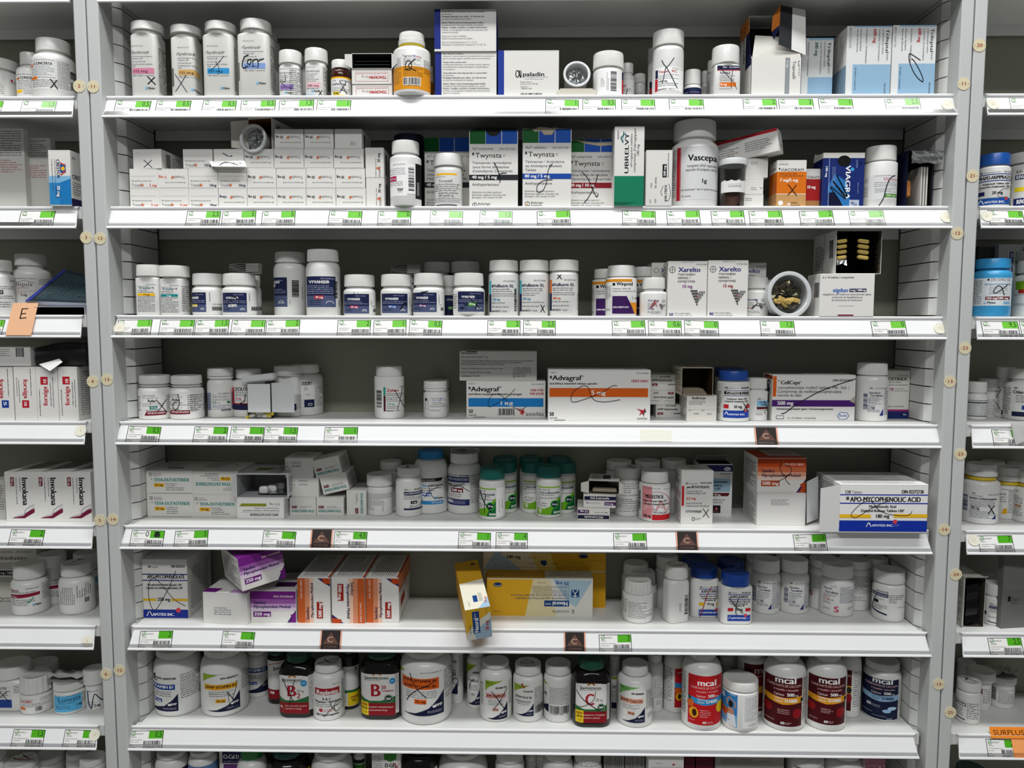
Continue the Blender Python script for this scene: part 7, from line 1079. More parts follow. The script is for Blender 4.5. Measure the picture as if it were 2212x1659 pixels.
tm = lambda x, y, c1, mg, pen: [t(x+4, y+24, 22, '100', 'k', w=28, b=1), g(x+36, y+6, 110, 20, 1, 'd'), t(x+170, y+22, 18, 'DIN 00812390', 'k', w=112, b=1), r(x, y+34, 288, 9, '#1c3f9c'), r(x+28, y+56, 22, 26, 'd'), t(x+56, y+84, 34, 'APO-TAMOX', 'k', w=196, b=1), r(x, y+98, 288, 9, '#1c3f9c'), t(x+8, y+138, 20, 'Tamoxifen Citrate Tablets, BP', 'k', w=270, b=1), t(x+28, y+166, 20, 'Comprimés de citrate de', 'k', w=220, b=1), t(x+70, y+190, 20, 'tamoxifène, BP', 'k', w=140, b=1), r(x, y+212, 68, 40, c1), r(x+222, y+212, 68, 40, c1), t(x+98, y+244, 32, mg, 'k', w=90, b=1), r(x, y+302, 290, 78, '#1c3f9c'), s([(x+12, y+352), (x+28, y+322), (x+48, y+352)], 8, 'W'), t(x+52, y+352, 22, 'APOTEX INC.', 'W', w=190, b=1), g(x+238, y+330, 44, 24, 2, '#8fa8e0'), e(x+225, y+305, 20, 20, '#d0404a')]
ap = dict(kind='square', capc='plastic:#123f94', sh=26, ng=6, sqc=.2)
B(6, 1010, 1372, 305, 1015, (1000, 1328, 190), 'blue-capped square bottle with yellow dashes and a red pen line', tm(1108, 606, '#e8b820', '10 mg', 0)+[s([(1265, 608), (1210, 720), (1160, 890), (1122, 1005)], 10, '#b0242c')], sq=250, **ap)
B(6, 1398, 1795, 380, 1105, (1422, 1770, 218), 'blue-capped square bottle with red squares and green pen X', tm(1470, 674, '#c01c28', '20 mg', 0)+[s([(1478, 742), (1560, 850), (1662, 955)], 9, '#1c3a3a'), s([(1608, 745), (1575, 850), (1570, 920), (1580, 975)], 9, '#1c3a3a')], sq=280, **ap)
B(6, 880, 1215, 202, 930, (890, 1210, 150), 'blue-capped bottle behind the one with the red pen line', [], capc='plastic:#0d2c70', ng=6, sh=26)
B(6, 1335, 1660, 225, 930, (1338, 1662, 165), 'blue-capped bottle behind the one with red squares', [], capc='plastic:#0d2c70', ng=6, sh=26)
C(1560, 1160, 4.096)
tac = lambda x, y: [bc(x-10, y+50, 140, 34, '#2a2f66', rot=-90), t(x, y+12, 15, '100', 'n', w=24, b=1), g(x+44, y, 70, 14, 1, 'n'), t(x, y+52, 18, 'Sandoz', 'n', w=80, b=1), t(x+10, y+78, 18, 'Tacrolimus', 'n', w=96, b=1), g(x, y+86, 102, 60, 4, '#2a2f66'), r(x, y+152, 52, 2, 'n'), r(x, y+182, 52, 2, 'n'), r(x, y+152, 2, 30, 'n'), r(x+50, y+152, 2, 30, 'n'), t(x+6, y+175, 16, '1 mg', 'n', w=40, b=1), g(x, y+190, 95, 26, 2, '#2a2f66'), p([(x+90, y+242), (x+118, y+190), (x+118, y+242)], '#22307c'), g(x+122, y, 60, 240, 16, '#2a2f66')]
tb_ = dict(ribs=56, ng=8, sh=58, bev=.07)
B(6, 262, 508, 150, 688, (265, 495, 150), 'left of two matching bottles with blue corner triangles, boxed 1 mg', tac(320, 396), **tb_)
B(6, 506, 760, 150, 688, (515, 746, 152), 'right of two matching bottles with blue corner triangles, boxed 1 mg', tac(600, 400), **tb_)
B(6, 205, 440, 138, 610, (214, 434, 80), 'dim white cap behind the left blue-triangle bottle', [], **dict(tb_, ribs=0))
B(6, 470, 700, 138, 610, (474, 697, 80), 'dim white cap behind the right blue-triangle bottle', [], **dict(tb_, ribs=0))
B(6, 768, 1040, 144, 605, (778, 1040, 110), 'white bottle with pink S half hidden behind the front pink S one', [g(775, 310, 40, 220, 9, 'n'), g(818, 320, 50, 150, 12, 'd'), t(785, 545, 40, 'S', '#b8506c', w=28, b=1)], **dict(tb_, ribs=0))
B(6, 862, 1158, 185, 714, (880, 1148, 162), 'white bottle with large pink S and boxed red dose', [t(912, 424, 15, '100', 'n', w=26, b=1), g(962, 430, 76, 14, 1, 'n'), t(912, 468, 16, 'Sandoz', 'n', w=66, b=1), t(920, 502, 20, 'Tacrolimus', 'n', w=108, b=1), g(912, 510, 110, 26, 2, 'd'), r(912, 540, 46, 2, 'r'), r(912, 570, 46, 2, 'r'), r(912, 540, 2, 30, 'r'), r(956, 540, 2, 30, 'r'), t(918, 563, 16, '5 mg', 'r', w=36), t(968, 570, 14, 'USP', 'n', w=26), g(910, 580, 60, 20, 2, 'n'), g(1042, 435, 110, 150, 12, '#2a2f66'), t(996, 668, 54, 'S', '#c8385c', w=42, b=1), g(908, 638, 56, 14, 1, 'k'), g(1105, 620, 46, 28, 2, 'd')], **tb_)
B(6, 1040, 1302, 144, 615, (1046, 1308, 112), 'white bottle with grey print between pink S and pen-marked ones', [g(1158, 340, 138, 170, 11, 'd'), g(1162, 520, 100, 50, 3, 'd')], **dict(tb_, ribs=0))
B(6, 1295, 1492, 150, 598, (1306, 1487, 92), 'white bottle with pen scrawl behind the rightmost bottle, sixth shelf', [g(1305, 350, 70, 60, 3, 'k'), r(1300, 520, 30, 12, 'n'), s([(1385, 370), (1330, 440), (1305, 465)], 5), s([(1375, 440), (1345, 440), (1345, 485), (1375, 490)], 5)], ng=10, sh=30)
B(6, 1372, 1637, 240, 758, (1385, 1638, 155), 'rightmost front bottle on the sixth shelf, navy foot bar', [t(1405, 498, 14, 'DIN 02322706', 'k', w=98, b=1), r(1378, 505, 126, 34, '#3c4460'), t(1384, 545-12, 16, 'PMS-ENTECAVIR', '#c9ccd8', w=112), g(1378, 555, 90, 14, 1, 'k'), r(1392, 574, 34, 28, 'k'), g(1382, 612, 120, 50, 3, 'd'), p([(1376, 660), (1498, 688), (1498, 702), (1376, 674)], 'n'), g(1510, 505, 116, 80, 5, 'k'), g(1582, 614, 50, 14, 1, 'd'), s([(1415, 520), (1390, 590), (1378, 665)], 5)], ng=12, sh=44, bev=.07)
# ================================================================ seventh shelf
C(240, 1390, 4.254)
def jamp(x0, x1, y0, y1, gx, npn, l1, lc, tc, body, dose, dcol, extra=(), sw='#8aa82c', k_=1., two=None):
    """white label with green corner sweep, title bar and navy swoosh"""
    w_ = x1-x0; h_ = y1-y0; H = h_
    o = [p([(x0, y0), (x0+w_*.80, y0-H*.005), (x0+w_*.4, y0+H*.10), (x0+w_*.12, y0+H*.20), (x0, y0+H*.30)], sw), t(x0+w_*.04, y0+H*.10, H*.045, gx, 'k', w=w_*.13, b=1), g(x0+w_*.2, y0+H*.05, w_*.2, H*.07, 2, '#3a4a12'), t(x0+w_*.46, y0+H*.22, H*.05, npn, 'k', w=w_*.5, b=1)]
    if two: o += [r(x0+w_*.05, y0+H*.32, w_*.84, H*.20, lc), r(x0+w_*.05, y0+H*.417, w_*.84, 2, '#8c3c10'), t(x0+w_*.08, y0+H*.39, H*.05, two[0], tc, w=w_*.76, b=1), t(x0+w_*.10, y0+H*.49, H*.05, two[1], tc, w=w_*.72, b=1)]
    elif l1: o += [r(x0+w_*.03, y0+H*.34, w_*.90, H*.13, lc), t(x0+w_*.06, y0+H*.435, H*.07, l1, tc, w=w_*.84, b=1)]
    o += [g(x0+w_*.14, y0+H*.50 if not two else y0+H*.54, w_*.7, H*.15, body, 'd'), r(x0+w_*.32, y0+H*.70, w_*.28, H*.085, dcol), t(x0+w_*.345, y0+H*.765, H*.05, dose, 'k' if dcol != '#1f3f94' else 'W', w=w_*.23, b=1),
          p([(x0+w_*.08, y1-H*.01), (x0+w_*.35, y1-H*.04), (x0+w_*.65, y1-H*.13), (x0+w_*.85, y1-H*.27), (x1, y1-H*.42), (x1, y1), (x0+w_*.4, y1+H*.005)], '#141a3a'), e(x0+w_*.78, y1-H*.16, w_*.045, H*.025, 'W'), t(x0+w_*.80, y1-H*.15, H*.05, 'JAMP', 'W', w=w_*.16, b=1), g(x0+w_*.62, y1-H*.09, w_*.34, H*.05, 2, '#c4c8d6')]
    return o+list(extra)
jb = dict(ng=20, sh=135, bev=.10, ribs=60)
B(7, 370, 780, -60, 682, (400, 760, 130), 'large white bottle with blue title bar turned left, seventh shelf', jamp(240, 565, 240, 622, '', 'NPN 80009588', 'JAMP-VITAMIN B1', '#1f3f94', 'W', 2, '100 mg', '#1f3f94')+[g(588, 255, 200, 260, 13, 'k', ), bc(745, 410, 50, 125), s([(385, 270), (382, 330), (400, 340)], 9), s([(372, 300), (385, 330), (380, 290)], 7)], **jb)
B(7, 838, 1250, -60, 685, (862, 1200, 130), 'large white bottle with amber 50 mg title bar, seventh shelf', jamp(866, 1166, 240, 626, '500', 'NPN 80009633', 'JAMP-VITAMIN B1', '#e8a820', 'k', 2, '50 mg', '#e8a820')+[g(1182, 190, 68, 280, 15, 'k'), s([(1145, 365), (1130, 440), (1100, 530)], 5), s([(1060, 450), (1110, 530)], 7), s([(1065, 460), (1075, 555)], 4)], **jb)
B(7, 1240, 1455, 10, 503, (1262, 1440, 60), 'white bottle with blue title bar standing behind two large ones', [r(1252, 100, 120, 6, '#8aa82c'), p([(1250, 102), (1370, 100), (1250, 145)], '#8aa82c'), t(1286, 160, 20, 'NPN 80009588', 'k', w=148, b=1), r(1245, 222, 186, 42, '#1f3f94'), t(1255, 254, 26, '-VITAMIN B1', 'W', w=165, b=1), g(1255, 285, 130, 40, 2, 'd'), r(1252, 348, 86, 28, '#1f3f94'), t(1260, 370, 18, '100 mg', 'W', w=72), p([(1250, 445), (1340, 410), (1442, 330), (1442, 452), (1250, 455)], '#141a3a'), t(1385, 400, 18, 'JAMP', 'W', w=42)], **dict(jb, sh=60, ng=10))
bl = dict(col='amber:#0e0806', capc='plastic:#0c4a34')
def jam(x0, x1, y0, y1, big, bw, after, line2, foot='#8c1620', bonus=None, circ=1, extra=()):
    w_ = x1-x0; h_ = y1-y0; a = x0
    o = [p([(a, y0+h_*.10), (a+w_*.2, y0+h_*.02), (a+w_*.5, y0), (a+w_*.8, y0+h_*.02), (x1, y0+h_*.10), (x1, y1), (a, y1)], '#dedcd8'),
         s([(a+w_*.38, y0+h_*.11), (a+w_*.5, y0+h_*.055), (a+w_*.62, y0+h_*.11)], h_*.02, '#c03a1c'), s([(a+w_*.40, y0+h_*.12), (a+w_*.5, y0+h_*.075), (a+w_*.60, y0+h_*.12)], h_*.02, '#e8a01c'),
         t(a+w_*.16, y0+h_*.21, h_*.075, 'Jamieson', '#17301f', w=w_*.66, b=1), g(a+w_*.18, y0+h_*.215, w_*.62, h_*.035, 1, 'd'), t(a+w_*.32, y0+h_*.58, h_*.27, big, '#a81c2c', w=bw*w_, b=1)]+after
    o += [p([(a, y0+h_*.60), (a+w_*.3, y0+h_*.68), (a+w_*.6, y0+h_*.68), (x1, y0+h_*.58), (x1, y0+h_*.74), (a, y0+h_*.74)], '#2a6a38'), r(a, y0+h_*.73, w_, h_*.27, foot), g(a+w_*.33, y0+h_*.78, w_*.55, h_*.12, 2, '#e8c9c4') if not line2 else t(a+w_*.26, y0+h_*.83, h_*.04, line2[0], '#efd8d0', w=w_*.68), ]
    if line2: o.append(t(a+w_*.26, y0+h_*.90, h_*.04, line2[1], '#efd8d0', w=w_*.52))
    if bonus: o += [r(a, y0+h_*.71, w_*.27, h_*.29, '#e8c81c'), t(a+w_*.03, y0+h_*.80, h_*.055, bonus[0], '#8c2c1c', w=w_*.21, b=1), t(a+w_*.04, y0+h_*.875, h_*.05, bonus[1], 'k', w=w_*.19, b=1), g(a+w_*.12, y0+h_*.92, w_*.12, h_*.04, 1, 'k')]
    if circ: o += [e(a+w_*.82, y0+h_*.63, w_*.115, h_*.09, '#123f28'), ring(a+w_*.82, y0+h_*.63, w_*.10, 3, '#cfe0c8', h_*.08), t(a+w_*.745, y0+h_*.655, h_*.05, '360°', 'W', w=w_*.15, b=1)]
    return o+list(extra)
B(7, 1442, 1640, 30, 560, (1470, 1620, 60), 'dark bottle with red footed label behind the green-capped B2 bottle', [r(1448, 150, 180, 350, '#dedcd8'), s([(1455, 195), (1500, 175), (1560, 172)], 6, '#c03a1c'), t(1495, 232, 30, 'Jamieson', '#17301f', w=150, b=1), r(1448, 420, 180, 90, '#8c1620'), t(1460, 462, 24, '100', 'W', w=40, b=1)], **bl)
B(7, 1515, 1860, 30, 688, (1565, 1780, 118), 'black bottle with green cap and a large red B with small 2', jam(1518, 1812, 255, 640, 'B', .30, [t(1704, 495, 48, '2', '#a81c2c', w=34, b=1), t(1702, 438, 24, '100 mg', 'd', w=68), e(1770, 354, 30, 30, '#2f8fc4'), g(1750, 346, 42, 16, 1, 'W')], ('Converts carbs, proteins', 'and fats to energy'), circ=0, extra=[t(1532, 592, 20, '100', 'W', w=34, b=1), r(1575, 572, 2, 50, '#c98'), g(1816, 270, 44, 330, 16, 'W'), r(1812, 262, 48, 350, '#c9c7c2'), g(1816, 270, 44, 330, 16, 'd'), s([(1578, 318), (1625, 430), (1672, 526)], 7), s([(1690, 318), (1655, 440), (1634, 576)], 6)]), ng=14, sh=105, bev=.08, kind='square', sq=280, sqc=.3, **bl)
B(7, 1857, 2143, 106, 718, (1875, 2118, 130), 'white bottle with red ribbon label and pen loop on its cap', [g(2035, 365, 58, 16, 1, 'k'), r(1880, 405, 212, 62, '#a01c28'), t(1892, 462, 42, 'Replavite', 'W', w=188, b=1), t(1942, 515, 22, 'B & C', 'k', w=78, b=1), t(1880, 542, 22, 'Vitamins / Vitamines', 'k', w=214, b=1), g(1885, 548, 205, 40, 2, 'd'), e(1928, 612, 17, 17, '#b0343c'), g(1950, 598, 100, 34, 2, '#b0343c'), t(1886, 664, 20, '100 Tablets/Comprimés', 'k', w=200, b=1), g(2110, 350, 30, 280, 14, 'k'), s([(1955, 672), (2020, 600), (2090, 560), (2105, 545), (2090, 535), (2050, 560), (2045, 600), (2060, 635), (2095, 620)], 5), s([(2012, 540), (2020, 580), (2060, 632)], 5)], ng=14, sh=60, bev=.06, capart=[s([(1918, 186), (1990, 160), (2060, 134), (2076, 142), (2060, 165), (2020, 175), (1980, 160), (1950, 140)], 6)])
C(740, 1390, 4.424)
B(7, -30, 160, 20, 635, (10, 130, 70), 'dark bottle left of the B complex bottle, mostly hidden', [r(8, 210, 150, 390, '#dedcd8'), t(114, 248, 34, 'J', '#17301f', w=18, b=1), r(8, 440, 150, 30, '#2a6a38'), r(48, 465, 110, 130, '#e8c81c'), t(76, 528, 26, 'PRIM', '#8c2c1c', w=70, b=1), t(86, 556, 22, '90+', 'k', w=42, b=1), g(14, 260, 22, 300, 14, 'd')], **bl)
B(7, 148, 553, 10, 735, (200, 480, 80), 'wide black bottle with red B 50 and yellow prime corner', jam(150, 504, 235, 684, 'B', .28, [t(370, 422, 34, '50', '#a81c2c', w=45, b=1), t(372, 448, 20, 'Complexe', '#a81c2c', w=116, b=1), e(476, 345, 30, 30, '#2f8fc4'), g(456, 337, 40, 16, 1, 'W')], ('Soutien métabolique', "Soutient la production d'énergie"), bonus=('PRIME', '90+30'), extra=[r(504, 250, 38, 420, '#d2d0cb'), g(508, 260, 32, 380, 15, 'd')]), ng=10, sh=135, bev=.09, kind='square', sq=330, sqc=.3, **bl)
B(7, 556, 1042, -60, 790, (600, 990, 110), 'largest white bottle on the seventh shelf, with orange double title bar', jamp(560, 960, 150, 688, '1000', 'NPN 80002890', '', '#e0621c', 'k', 4, '25 mg', '#e0621c', two=('JAMP-VITAMINE B6', 'JAMP-VITAMIN B6'), extra=[g(962, 150, 74, 330, 15, 'k'), g(975, 495, 60, 60, 2, 'k'), s([(652, 280), (672, 350), (720, 430), (800, 510)], 7), s([(880, 350), (790, 400), (720, 430), (650, 500), (622, 555)], 7)]), **dict(jb, sh=105))
B(7, 1030, 1155, 0, 580, (1040, 1140, 60), 'white bottle with pen diamond wedged behind the largest bottle', [t(1040, 170, 20, '115284', 'k', w=50, b=1), r(1038, 248, 46, 5, 'k'), t(1042, 282, 20, 'mcg', 'k', w=42, b=1), r(1038, 292, 46, 5, 'k'), t(1045, 330, 18, '12', 'd', w=18), p([(1042, 480), (1100, 350), (1100, 480)], '#141a3a'), g(1108, 100, 44, 210, 12, 'k'), s([(1045, 350), (1088, 320), (1110, 380), (1100, 400), (1045, 355)], 5)], **dict(jb, sh=40, ng=6))
B(7, 1190, 1370, 40, 628, (1215, 1350, 70), 'white bottle with pen slash behind the pink-titled one', jamp(1190, 1312, 190, 585, '', 'NPN 800152', 'VITAMINE B12', '#e8e7e3', 'k', 2, '100 mcg', '#dedcd8', extra=[s([(1258, 325), (1225, 370), (1215, 425)], 6)]), **dict(jb, sh=60, ng=10))
B(7, 1312, 1618, 102, 757, (1348, 1600, 88), 'white bottle with pale pink title bar and pen X, 1000 mcg', jamp(1366, 1572, 340, 725, '250', 'NPN 80015276', 'JAMP-VITAMIN B12', '#e0a8a0', '#6a1c20', 2, '1000 mcg', '#e0a8a0', extra=[g(1586, 360, 24, 240, 12, 'k'), s([(1425, 450), (1480, 520), (1540, 620)], 7), s([(1570, 430), (1500, 550), (1450, 610)], 6), g(1322, 380, 30, 230, 10, 'k')]), **dict(jb, sh=95))
B(7, 1628, 1915, 122, 760, (1647, 1897, 150), 'white bottle with tiny red pen mark and caret drawn on cap', jamp(1645, 1826, 390, 692, '', 'NPN 80024108', 'JAMP-VITA 3B', '#e6e5e1', 'k', 3, '', '#e6e5e1', extra=[r(1655, 500, 150, 4, 'k'), r(1655, 548, 150, 4, 'k'), g(1832, 410, 80, 180, 12, 'd'), bc(1838, 592, 76, 78), s([(1712, 380), (1725, 375), (1715, 395), (1740, 412), (1735, 395)], 8, '#a02430')]), ng=14, sh=60, bev=.07, capart=[s([(1700, 185), (1752, 155), (1830, 182), (1700, 185)], 5)])
B(7, 1922, 2195, 122, 762, (1940, 2187, 150), 'white bottle turned to fine-print panel and barcode, seventh shelf', [g(1978, 412, 180, 170, 15, 'd'), bc(1980, 596, 180, 72), t(1980, 682, 14, '22082-28118', 'k', w=176), p([(1925, 370), (1972, 395), (1925, 405)], '#8aa82c'), t(1928, 505, 24, '3B', 'k', w=26, b=1), r(1925, 515, 30, 3), p([(1925, 625), (1972, 585), (1972, 670), (1925, 650)], '#141a3a')], ng=14, sh=60, bev=.07)
C(1160, 1390, 4.424)
B(7, 345, 720, 60, 808, (408, 660, 165), 'black bottle with dark green cap, red C and yellow bonus corner', jam(362, 672, 335, 756, 'C', .28, [t(560, 540, 28, '500 mg', 'd', w=68)], ('Supports a healthy', 'immune system'), bonus=('BONUS', '100+20'), extra=[r(674, 370, 36, 360, '#c9c7c2'), g(676, 380, 34, 340, 20, 'd'), s([(372, 440), (450, 530), (560, 610), (640, 655)], 7), s([(560, 445), (540, 530), (470, 580), (400, 600)], 5)]), ng=14, sh=120, bev=.09, kind='square', sq=300, sqc=.3, **bl)
B(7, 690, 790, 90, 650, (695, 785, 60), 'white bottle glimpsed right behind the red C bottle', [r(715, 305, 60, 26, '#8aa82c'), r(715, 395, 60, 6), t(720, 425, 22, 'VI', 'k', w=30, b=1), g(715, 440, 50, 120, 4, 'd'), r(715, 560, 50, 60, '#141a3a')], **dict(jb, sh=40, ng=6))
B(7, 763, 1105, 128, 812, (810, 1060, 150), 'white bottle with salmon title bar, front right of the red C', jamp(795, 1030, 400, 756, '90', 'NPN 80000064', 'JAMP Calci-Os', '#d8987c', 'k', 4, '250 mg', '#d8987c', sw='#6fae5c', extra=[g(1040, 440, 58, 190, 13, 'k'), g(1055, 670, 42, 50, 2, 'd'), g(768, 400, 20, 230, 9, 'k')]), ng=14, sh=80, bev=.08)
B(7, 1040, 1203, 60, 660, (1045, 1180, 100), 'white bottle behind the salmon-barred one, fine print to the right', [g(1120, 320, 80, 200, 12, 'k'), r(1104, 510, 10, 105, '#141a3a'), g(1145, 535, 40, 50, 2, 'd')], ng=14, sh=60, bev=.08)
mc = dict(ng=22, sh=125, bev=.10, ribs=60)
def mcal(x0, x1, y0, y1, c1, band, bc_, dd, fruit, bt=('Vitamine', 'Vitamin'), extra=()):
    w_ = x1-x0; h_ = y1-y0; a = x0
    o = [r(a, y0, w_, h_, c1), p([(a, y0+h_*.445), (a+w_*.5, y0+h_*.47), (x1, y0+h_*.44), (x1, y0+h_*.56), (a+w_*.5, y0+h_*.60), (a, y0+h_*.545)], band), t(a+w_*.27, y0+h_*.20, h_*.12, 'mcal', 'W', w=w_*.58, b=1), t(a+w_*.07, y0+h_*.27, h_*.045, 'CARBONATE DE CALCIUM', '#e2b9b6', w=w_*.90), t(a+w_*.24, y0+h_*.34, h_*.04, 'croquable / chewable', '#e2b9b6', w=w_*.66),
         t(a+w_*.25, y0+h_*.435, h_*.045, 'Calcium', '#f0dcd8', w=w_*.28), t(a+w_*.60, y0+h_*.435, h_*.06, '500', 'W', w=w_*.2, b=1), t(a+w_*.81, y0+h_*.435, h_*.03, 'mg', 'W', w=w_*.09), t(a+w_*.28, y0+h_*.50, h_*.04, bt[0], bc_, w=w_*.26), t(a+w_*.28, y0+h_*.555, h_*.04, bt[1], bc_, w=w_*.22), t(a+w_*.55, y0+h_*.55, h_*.065, dd, bc_, w=w_*.33, b=1)]
    if fruit == 'peach': o += [e(a+w_*.08, y0+h_*.58, w_*.10, h_*.08, '#d2601c'), e(a+w_*.18, y0+h_*.76, w_*.14, h_*.11, '#e8a81c'), e(a+w_*.20, y0+h_*.76, w_*.07, h_*.075, '#3c1c10'), e(a+w_*.95, y0+h_*.66, w_*.10, h_*.12, '#e8c01c'), p([(a, y0+h_*.42), (a+w_*.1, y0+h_*.47), (a+w_*.04, y0+h_*.53)], '#1f3c22')]
    elif fruit == 'cherry': o += [e(a+w_*.10, y0+h_*.69, w_*.11, h_*.085, '#8e1018'), e(a+w_*.88, y0+h_*.76, w_*.11, h_*.095, '#8e1018'), s([(a+w_*.12, y0+h_*.62), (a+w_*.05, y0+h_*.5)], 3, '#3c2a14'), e(a+w_*.99, y0+h_*.51, w_*.03, h_*.04, '#1c2c1c')]
    else: o += [e(a+w_*.70, y0+h_*.80, w_*.12, h_*.04, '#9cc4e4'), e(a+w_*.84, y0+h_*.74, w_*.12, h_*.04, '#b4d4ec')]
    if fruit != 'pill': o += [g(a+w_*.36, y0+h_*.68, w_*.34, h_*.1 if fruit == 'cherry' else h_*.17, 2 if fruit == 'cherry' else 4, '#e2b9b6'), t(a+w_*.45, y0+h_*.965, h_*.05, '60', 'W', w=w_*.11, b=1), g(a+w_*.58, y0+h_*.92, w_*.2, h_*.05, 2, '#e8d0cc'), g(a+w_*.05, y0+h_*.90, w_*.24, h_*.03, 1, '#e8d0cc')]
    else: o += [t(a+w_*.14, y0+h_*.73, h_*.07, '60', 'W', w=w_*.12, b=1), g(a+w_*.28, y0+h_*.68, w_*.24, h_*.06, 2, '#c8d4e8'), g(a+w_*.03, y0+h_*.85, w_*.28, h_*.03, 1, '#c8d4e8'), r(a+w_*.3, y0+h_*.92, w_*.4, 2, '#c8d4e8'), t(a+w_*.7, y0+h_*.98, h_*.04, 'mcal', '#c8d4e8', w=w_*.15)]
    return o+list(extra)
B(7, 1207, 1430, 10, 668, (1240, 1400, 60), 'red-labelled bottle with peach hidden left behind the bright red one', [r(1318, 160, 130, 450, '#b01820'), t(1340, 275, 20, 'CARBONATE', '#e2b9b6', w=100), p([(1318, 360), (1440, 385), (1440, 440), (1318, 410)], '#2f7fb8'), e(1362, 500, 34, 42, '#e8a81c'), e(1364, 500, 16, 26, '#3c1c10'), e(1350, 440, 30, 28, '#d2601c'), g(1212, 130, 86, 430, 20, 'k')], **mc)
B(7, 1387, 1757, 0, 843, (1447, 1702, 120), 'white bottle with bright red label, peach picture and blue band', mcal(1452, 1754, 290, 782, '#c0181f', '#2f8cc4', 'W', 'D400', 'peach', extra=[g(1390, 290, 44, 420, 20, 'k')]), **mc)
B(7, 1750, 1910, 50, 560, (1755, 1905, 60), 'white bottle glimpsed above the short blue-panel jar', [g(1762, 205, 90, 60, 4, 'd'), ring(1864, 212, 12, 5, '#2f6fb0')], **dict(mc, sh=30, ng=4))
B(7, 1770, 2107, 243, 855, (1772, 2105, 175), 'short white jar with blue panel picturing a figure with arms raised', [p([(1690, 440), (1918, 488), (1918, 812), (1690, 780)], '#2f7fc0'), p([(1690, 640), (1918, 700), (1918, 812), (1690, 780)], '#6fa8d4'), t(1752, 548, 76, 'ia', 'W', w=52, b=1), g(1842, 492, 62, 14, 1, 'W'), s([(1832, 600), (1822, 560), (1848, 528), (1858, 530)], 12, '#b98a72'), s([(1895, 620), (1900, 575), (1865, 545), (1858, 530)], 12, '#b98a72'), e(1858, 590, 20, 34, '#241a18'), p([(1838, 625), (1882, 630), (1892, 690), (1830, 690)], '#b98a72'), p([(1832, 690), (1894, 690), (1912, 805), (1822, 800)], '#dfe4e8'), p([(1770, 620), (1842, 652), (1815, 722), (1756, 690)], '#c0541c'), g(1772, 650, 52, 40, 3, 'k'), g(1760, 745, 120, 16, 1, '#1c3c6c'), r(1965, 500, 145, 314, '#ecebe8'), g(1985, 505, 118, 240, 20, '#5c6c8c'), t(2022, 792, 16, '12-2025', 'd', w=62)], ribs=70, ng=8, sh=20, bev=.08)
C(1540, 1390, 4.096)
B(7, 215, 470, 10, 648, (235, 440, 60), 'maroon-labelled bottle behind the short jar, mostly hidden', [r(278, 160, 200, 440, '#4c0e14'), t(360, 250, 60, 'mcal', '#c9a8a8', w=180, b=1), g(370, 270, 90, 16, 1, '#a07a7a'), r(400, 370, 80, 60, '#a8741c'), t(402, 576, 20, '60', '#c9a8a8', w=34), g(216, 150, 50, 40, 3, 'd')], **dict(mc, sh=40))
B(7, 450, 812, 0, 785, (525, 765, 120), 'left of two white bottles with maroon label and amber band', mcal(470, 778, 240, 735, '#480a12', '#d8941c', 'W', 'D1000', 'cherry', extra=[g(783, 290, 22, 400, 20, 'k')]), **mc)
B(7, 818, 1170, 0, 785, (880, 1118, 120), 'right of two white bottles with maroon label and amber band', mcal(858, 1158, 248, 720, '#480a12', '#d8941c', 'W', 'D1000', 'cherry', extra=[g(822, 260, 26, 400, 20, 'k')]), **mc)
B(7, 1100, 1303, 10, 662, (1110, 1290, 60), 'maroon-labelled bottle behind and right of the matching pair', [r(1080, 180, 146, 415, '#480a12'), p([(1080, 372), (1226, 365), (1226, 440), (1080, 440)], '#d8941c'), e(1208, 405, 20, 30, '#1c2c1c'), e(1205, 480, 26, 40, '#8e1018'), t(1172, 285, 24, 'IUM', '#c9a8a8', w=50), g(1240, 190, 56, 370, 18, 'k')], **mc)
B(7, 1335, 1647, 75, 700, (1360, 1640, 135), 'white ribbed-cap bottle with dark navy label and two pale blue pills', mcal(1340, 1625, 265, 680, '#0f1838', '#8fb4d4', '#1a2a50', 'D400', 'pill', extra=[g(1630, 300, 12, 300, 20, 'k')]), ribs=60, ng=10, sh=65, bev=.09)
# ================================================================ lowest shelf: only shoulders and caps show over the picture's lower edge
C(0, 0, 1)
lo = dict(ng=3, bev=.06)
def low(x0, x1, yt, dep, cap, label, art=(), **kw):
    P = proj((0, LIP+dep, SZ[8])); B(8, x0, x1, yt, dep, cap, label, art, **dict(lo, **kw))
low(340, 408, 1600, .01, (344, 404, 24), 'shoulder of a white bottle at the lower left of the middle unit', [p([(386, 1659), (406, 1640), (408, 1720), (386, 1720)], 'n')], sh=22)
low(411, 470, 1600, .012, (415, 466, 22), 'shoulder of a white bottle with a blue label edge, bottom row', [r(412, 1652, 58, 60, '#5c7ca8')], sh=16)
K(8, 475, 532, 1608, 1780, 60, 'navy and purple carton cut off by the lower picture edge', [r(482, 1608, 50, 36, '#23244c'), t(484, 1634, 9, 'Ci-Cal D', 'W', w=34, b=1), g(484, 1638, 36, 5, 1, '#a8b0d0'), r(484, 1646, 48, 60, '#5a2f6c'), r(476, 1625, 6, 90, '#c9c9c4')], base=.03)
low(514, 578, 1595, .008, (522, 568, 40), 'white bottle with bright green cap at the bottom edge', [], capc='plastic:#0f7a2c', sh=26)
low(578, 670, 1595, .006, (592, 655, 30), 'black bottle with yellow and red label top at the bottom edge', [p([(600, 1668), (640, 1655), (668, 1668), (668, 1720), (600, 1720)], '#d8a81c')], sh=30, col='amber:#0e0806', capc='plastic:#0c4a4a')
low(674, 762, 1595, .006, (680, 752, 30), 'wide white bottle shoulder right of the black one, bottom row', [], sh=32)
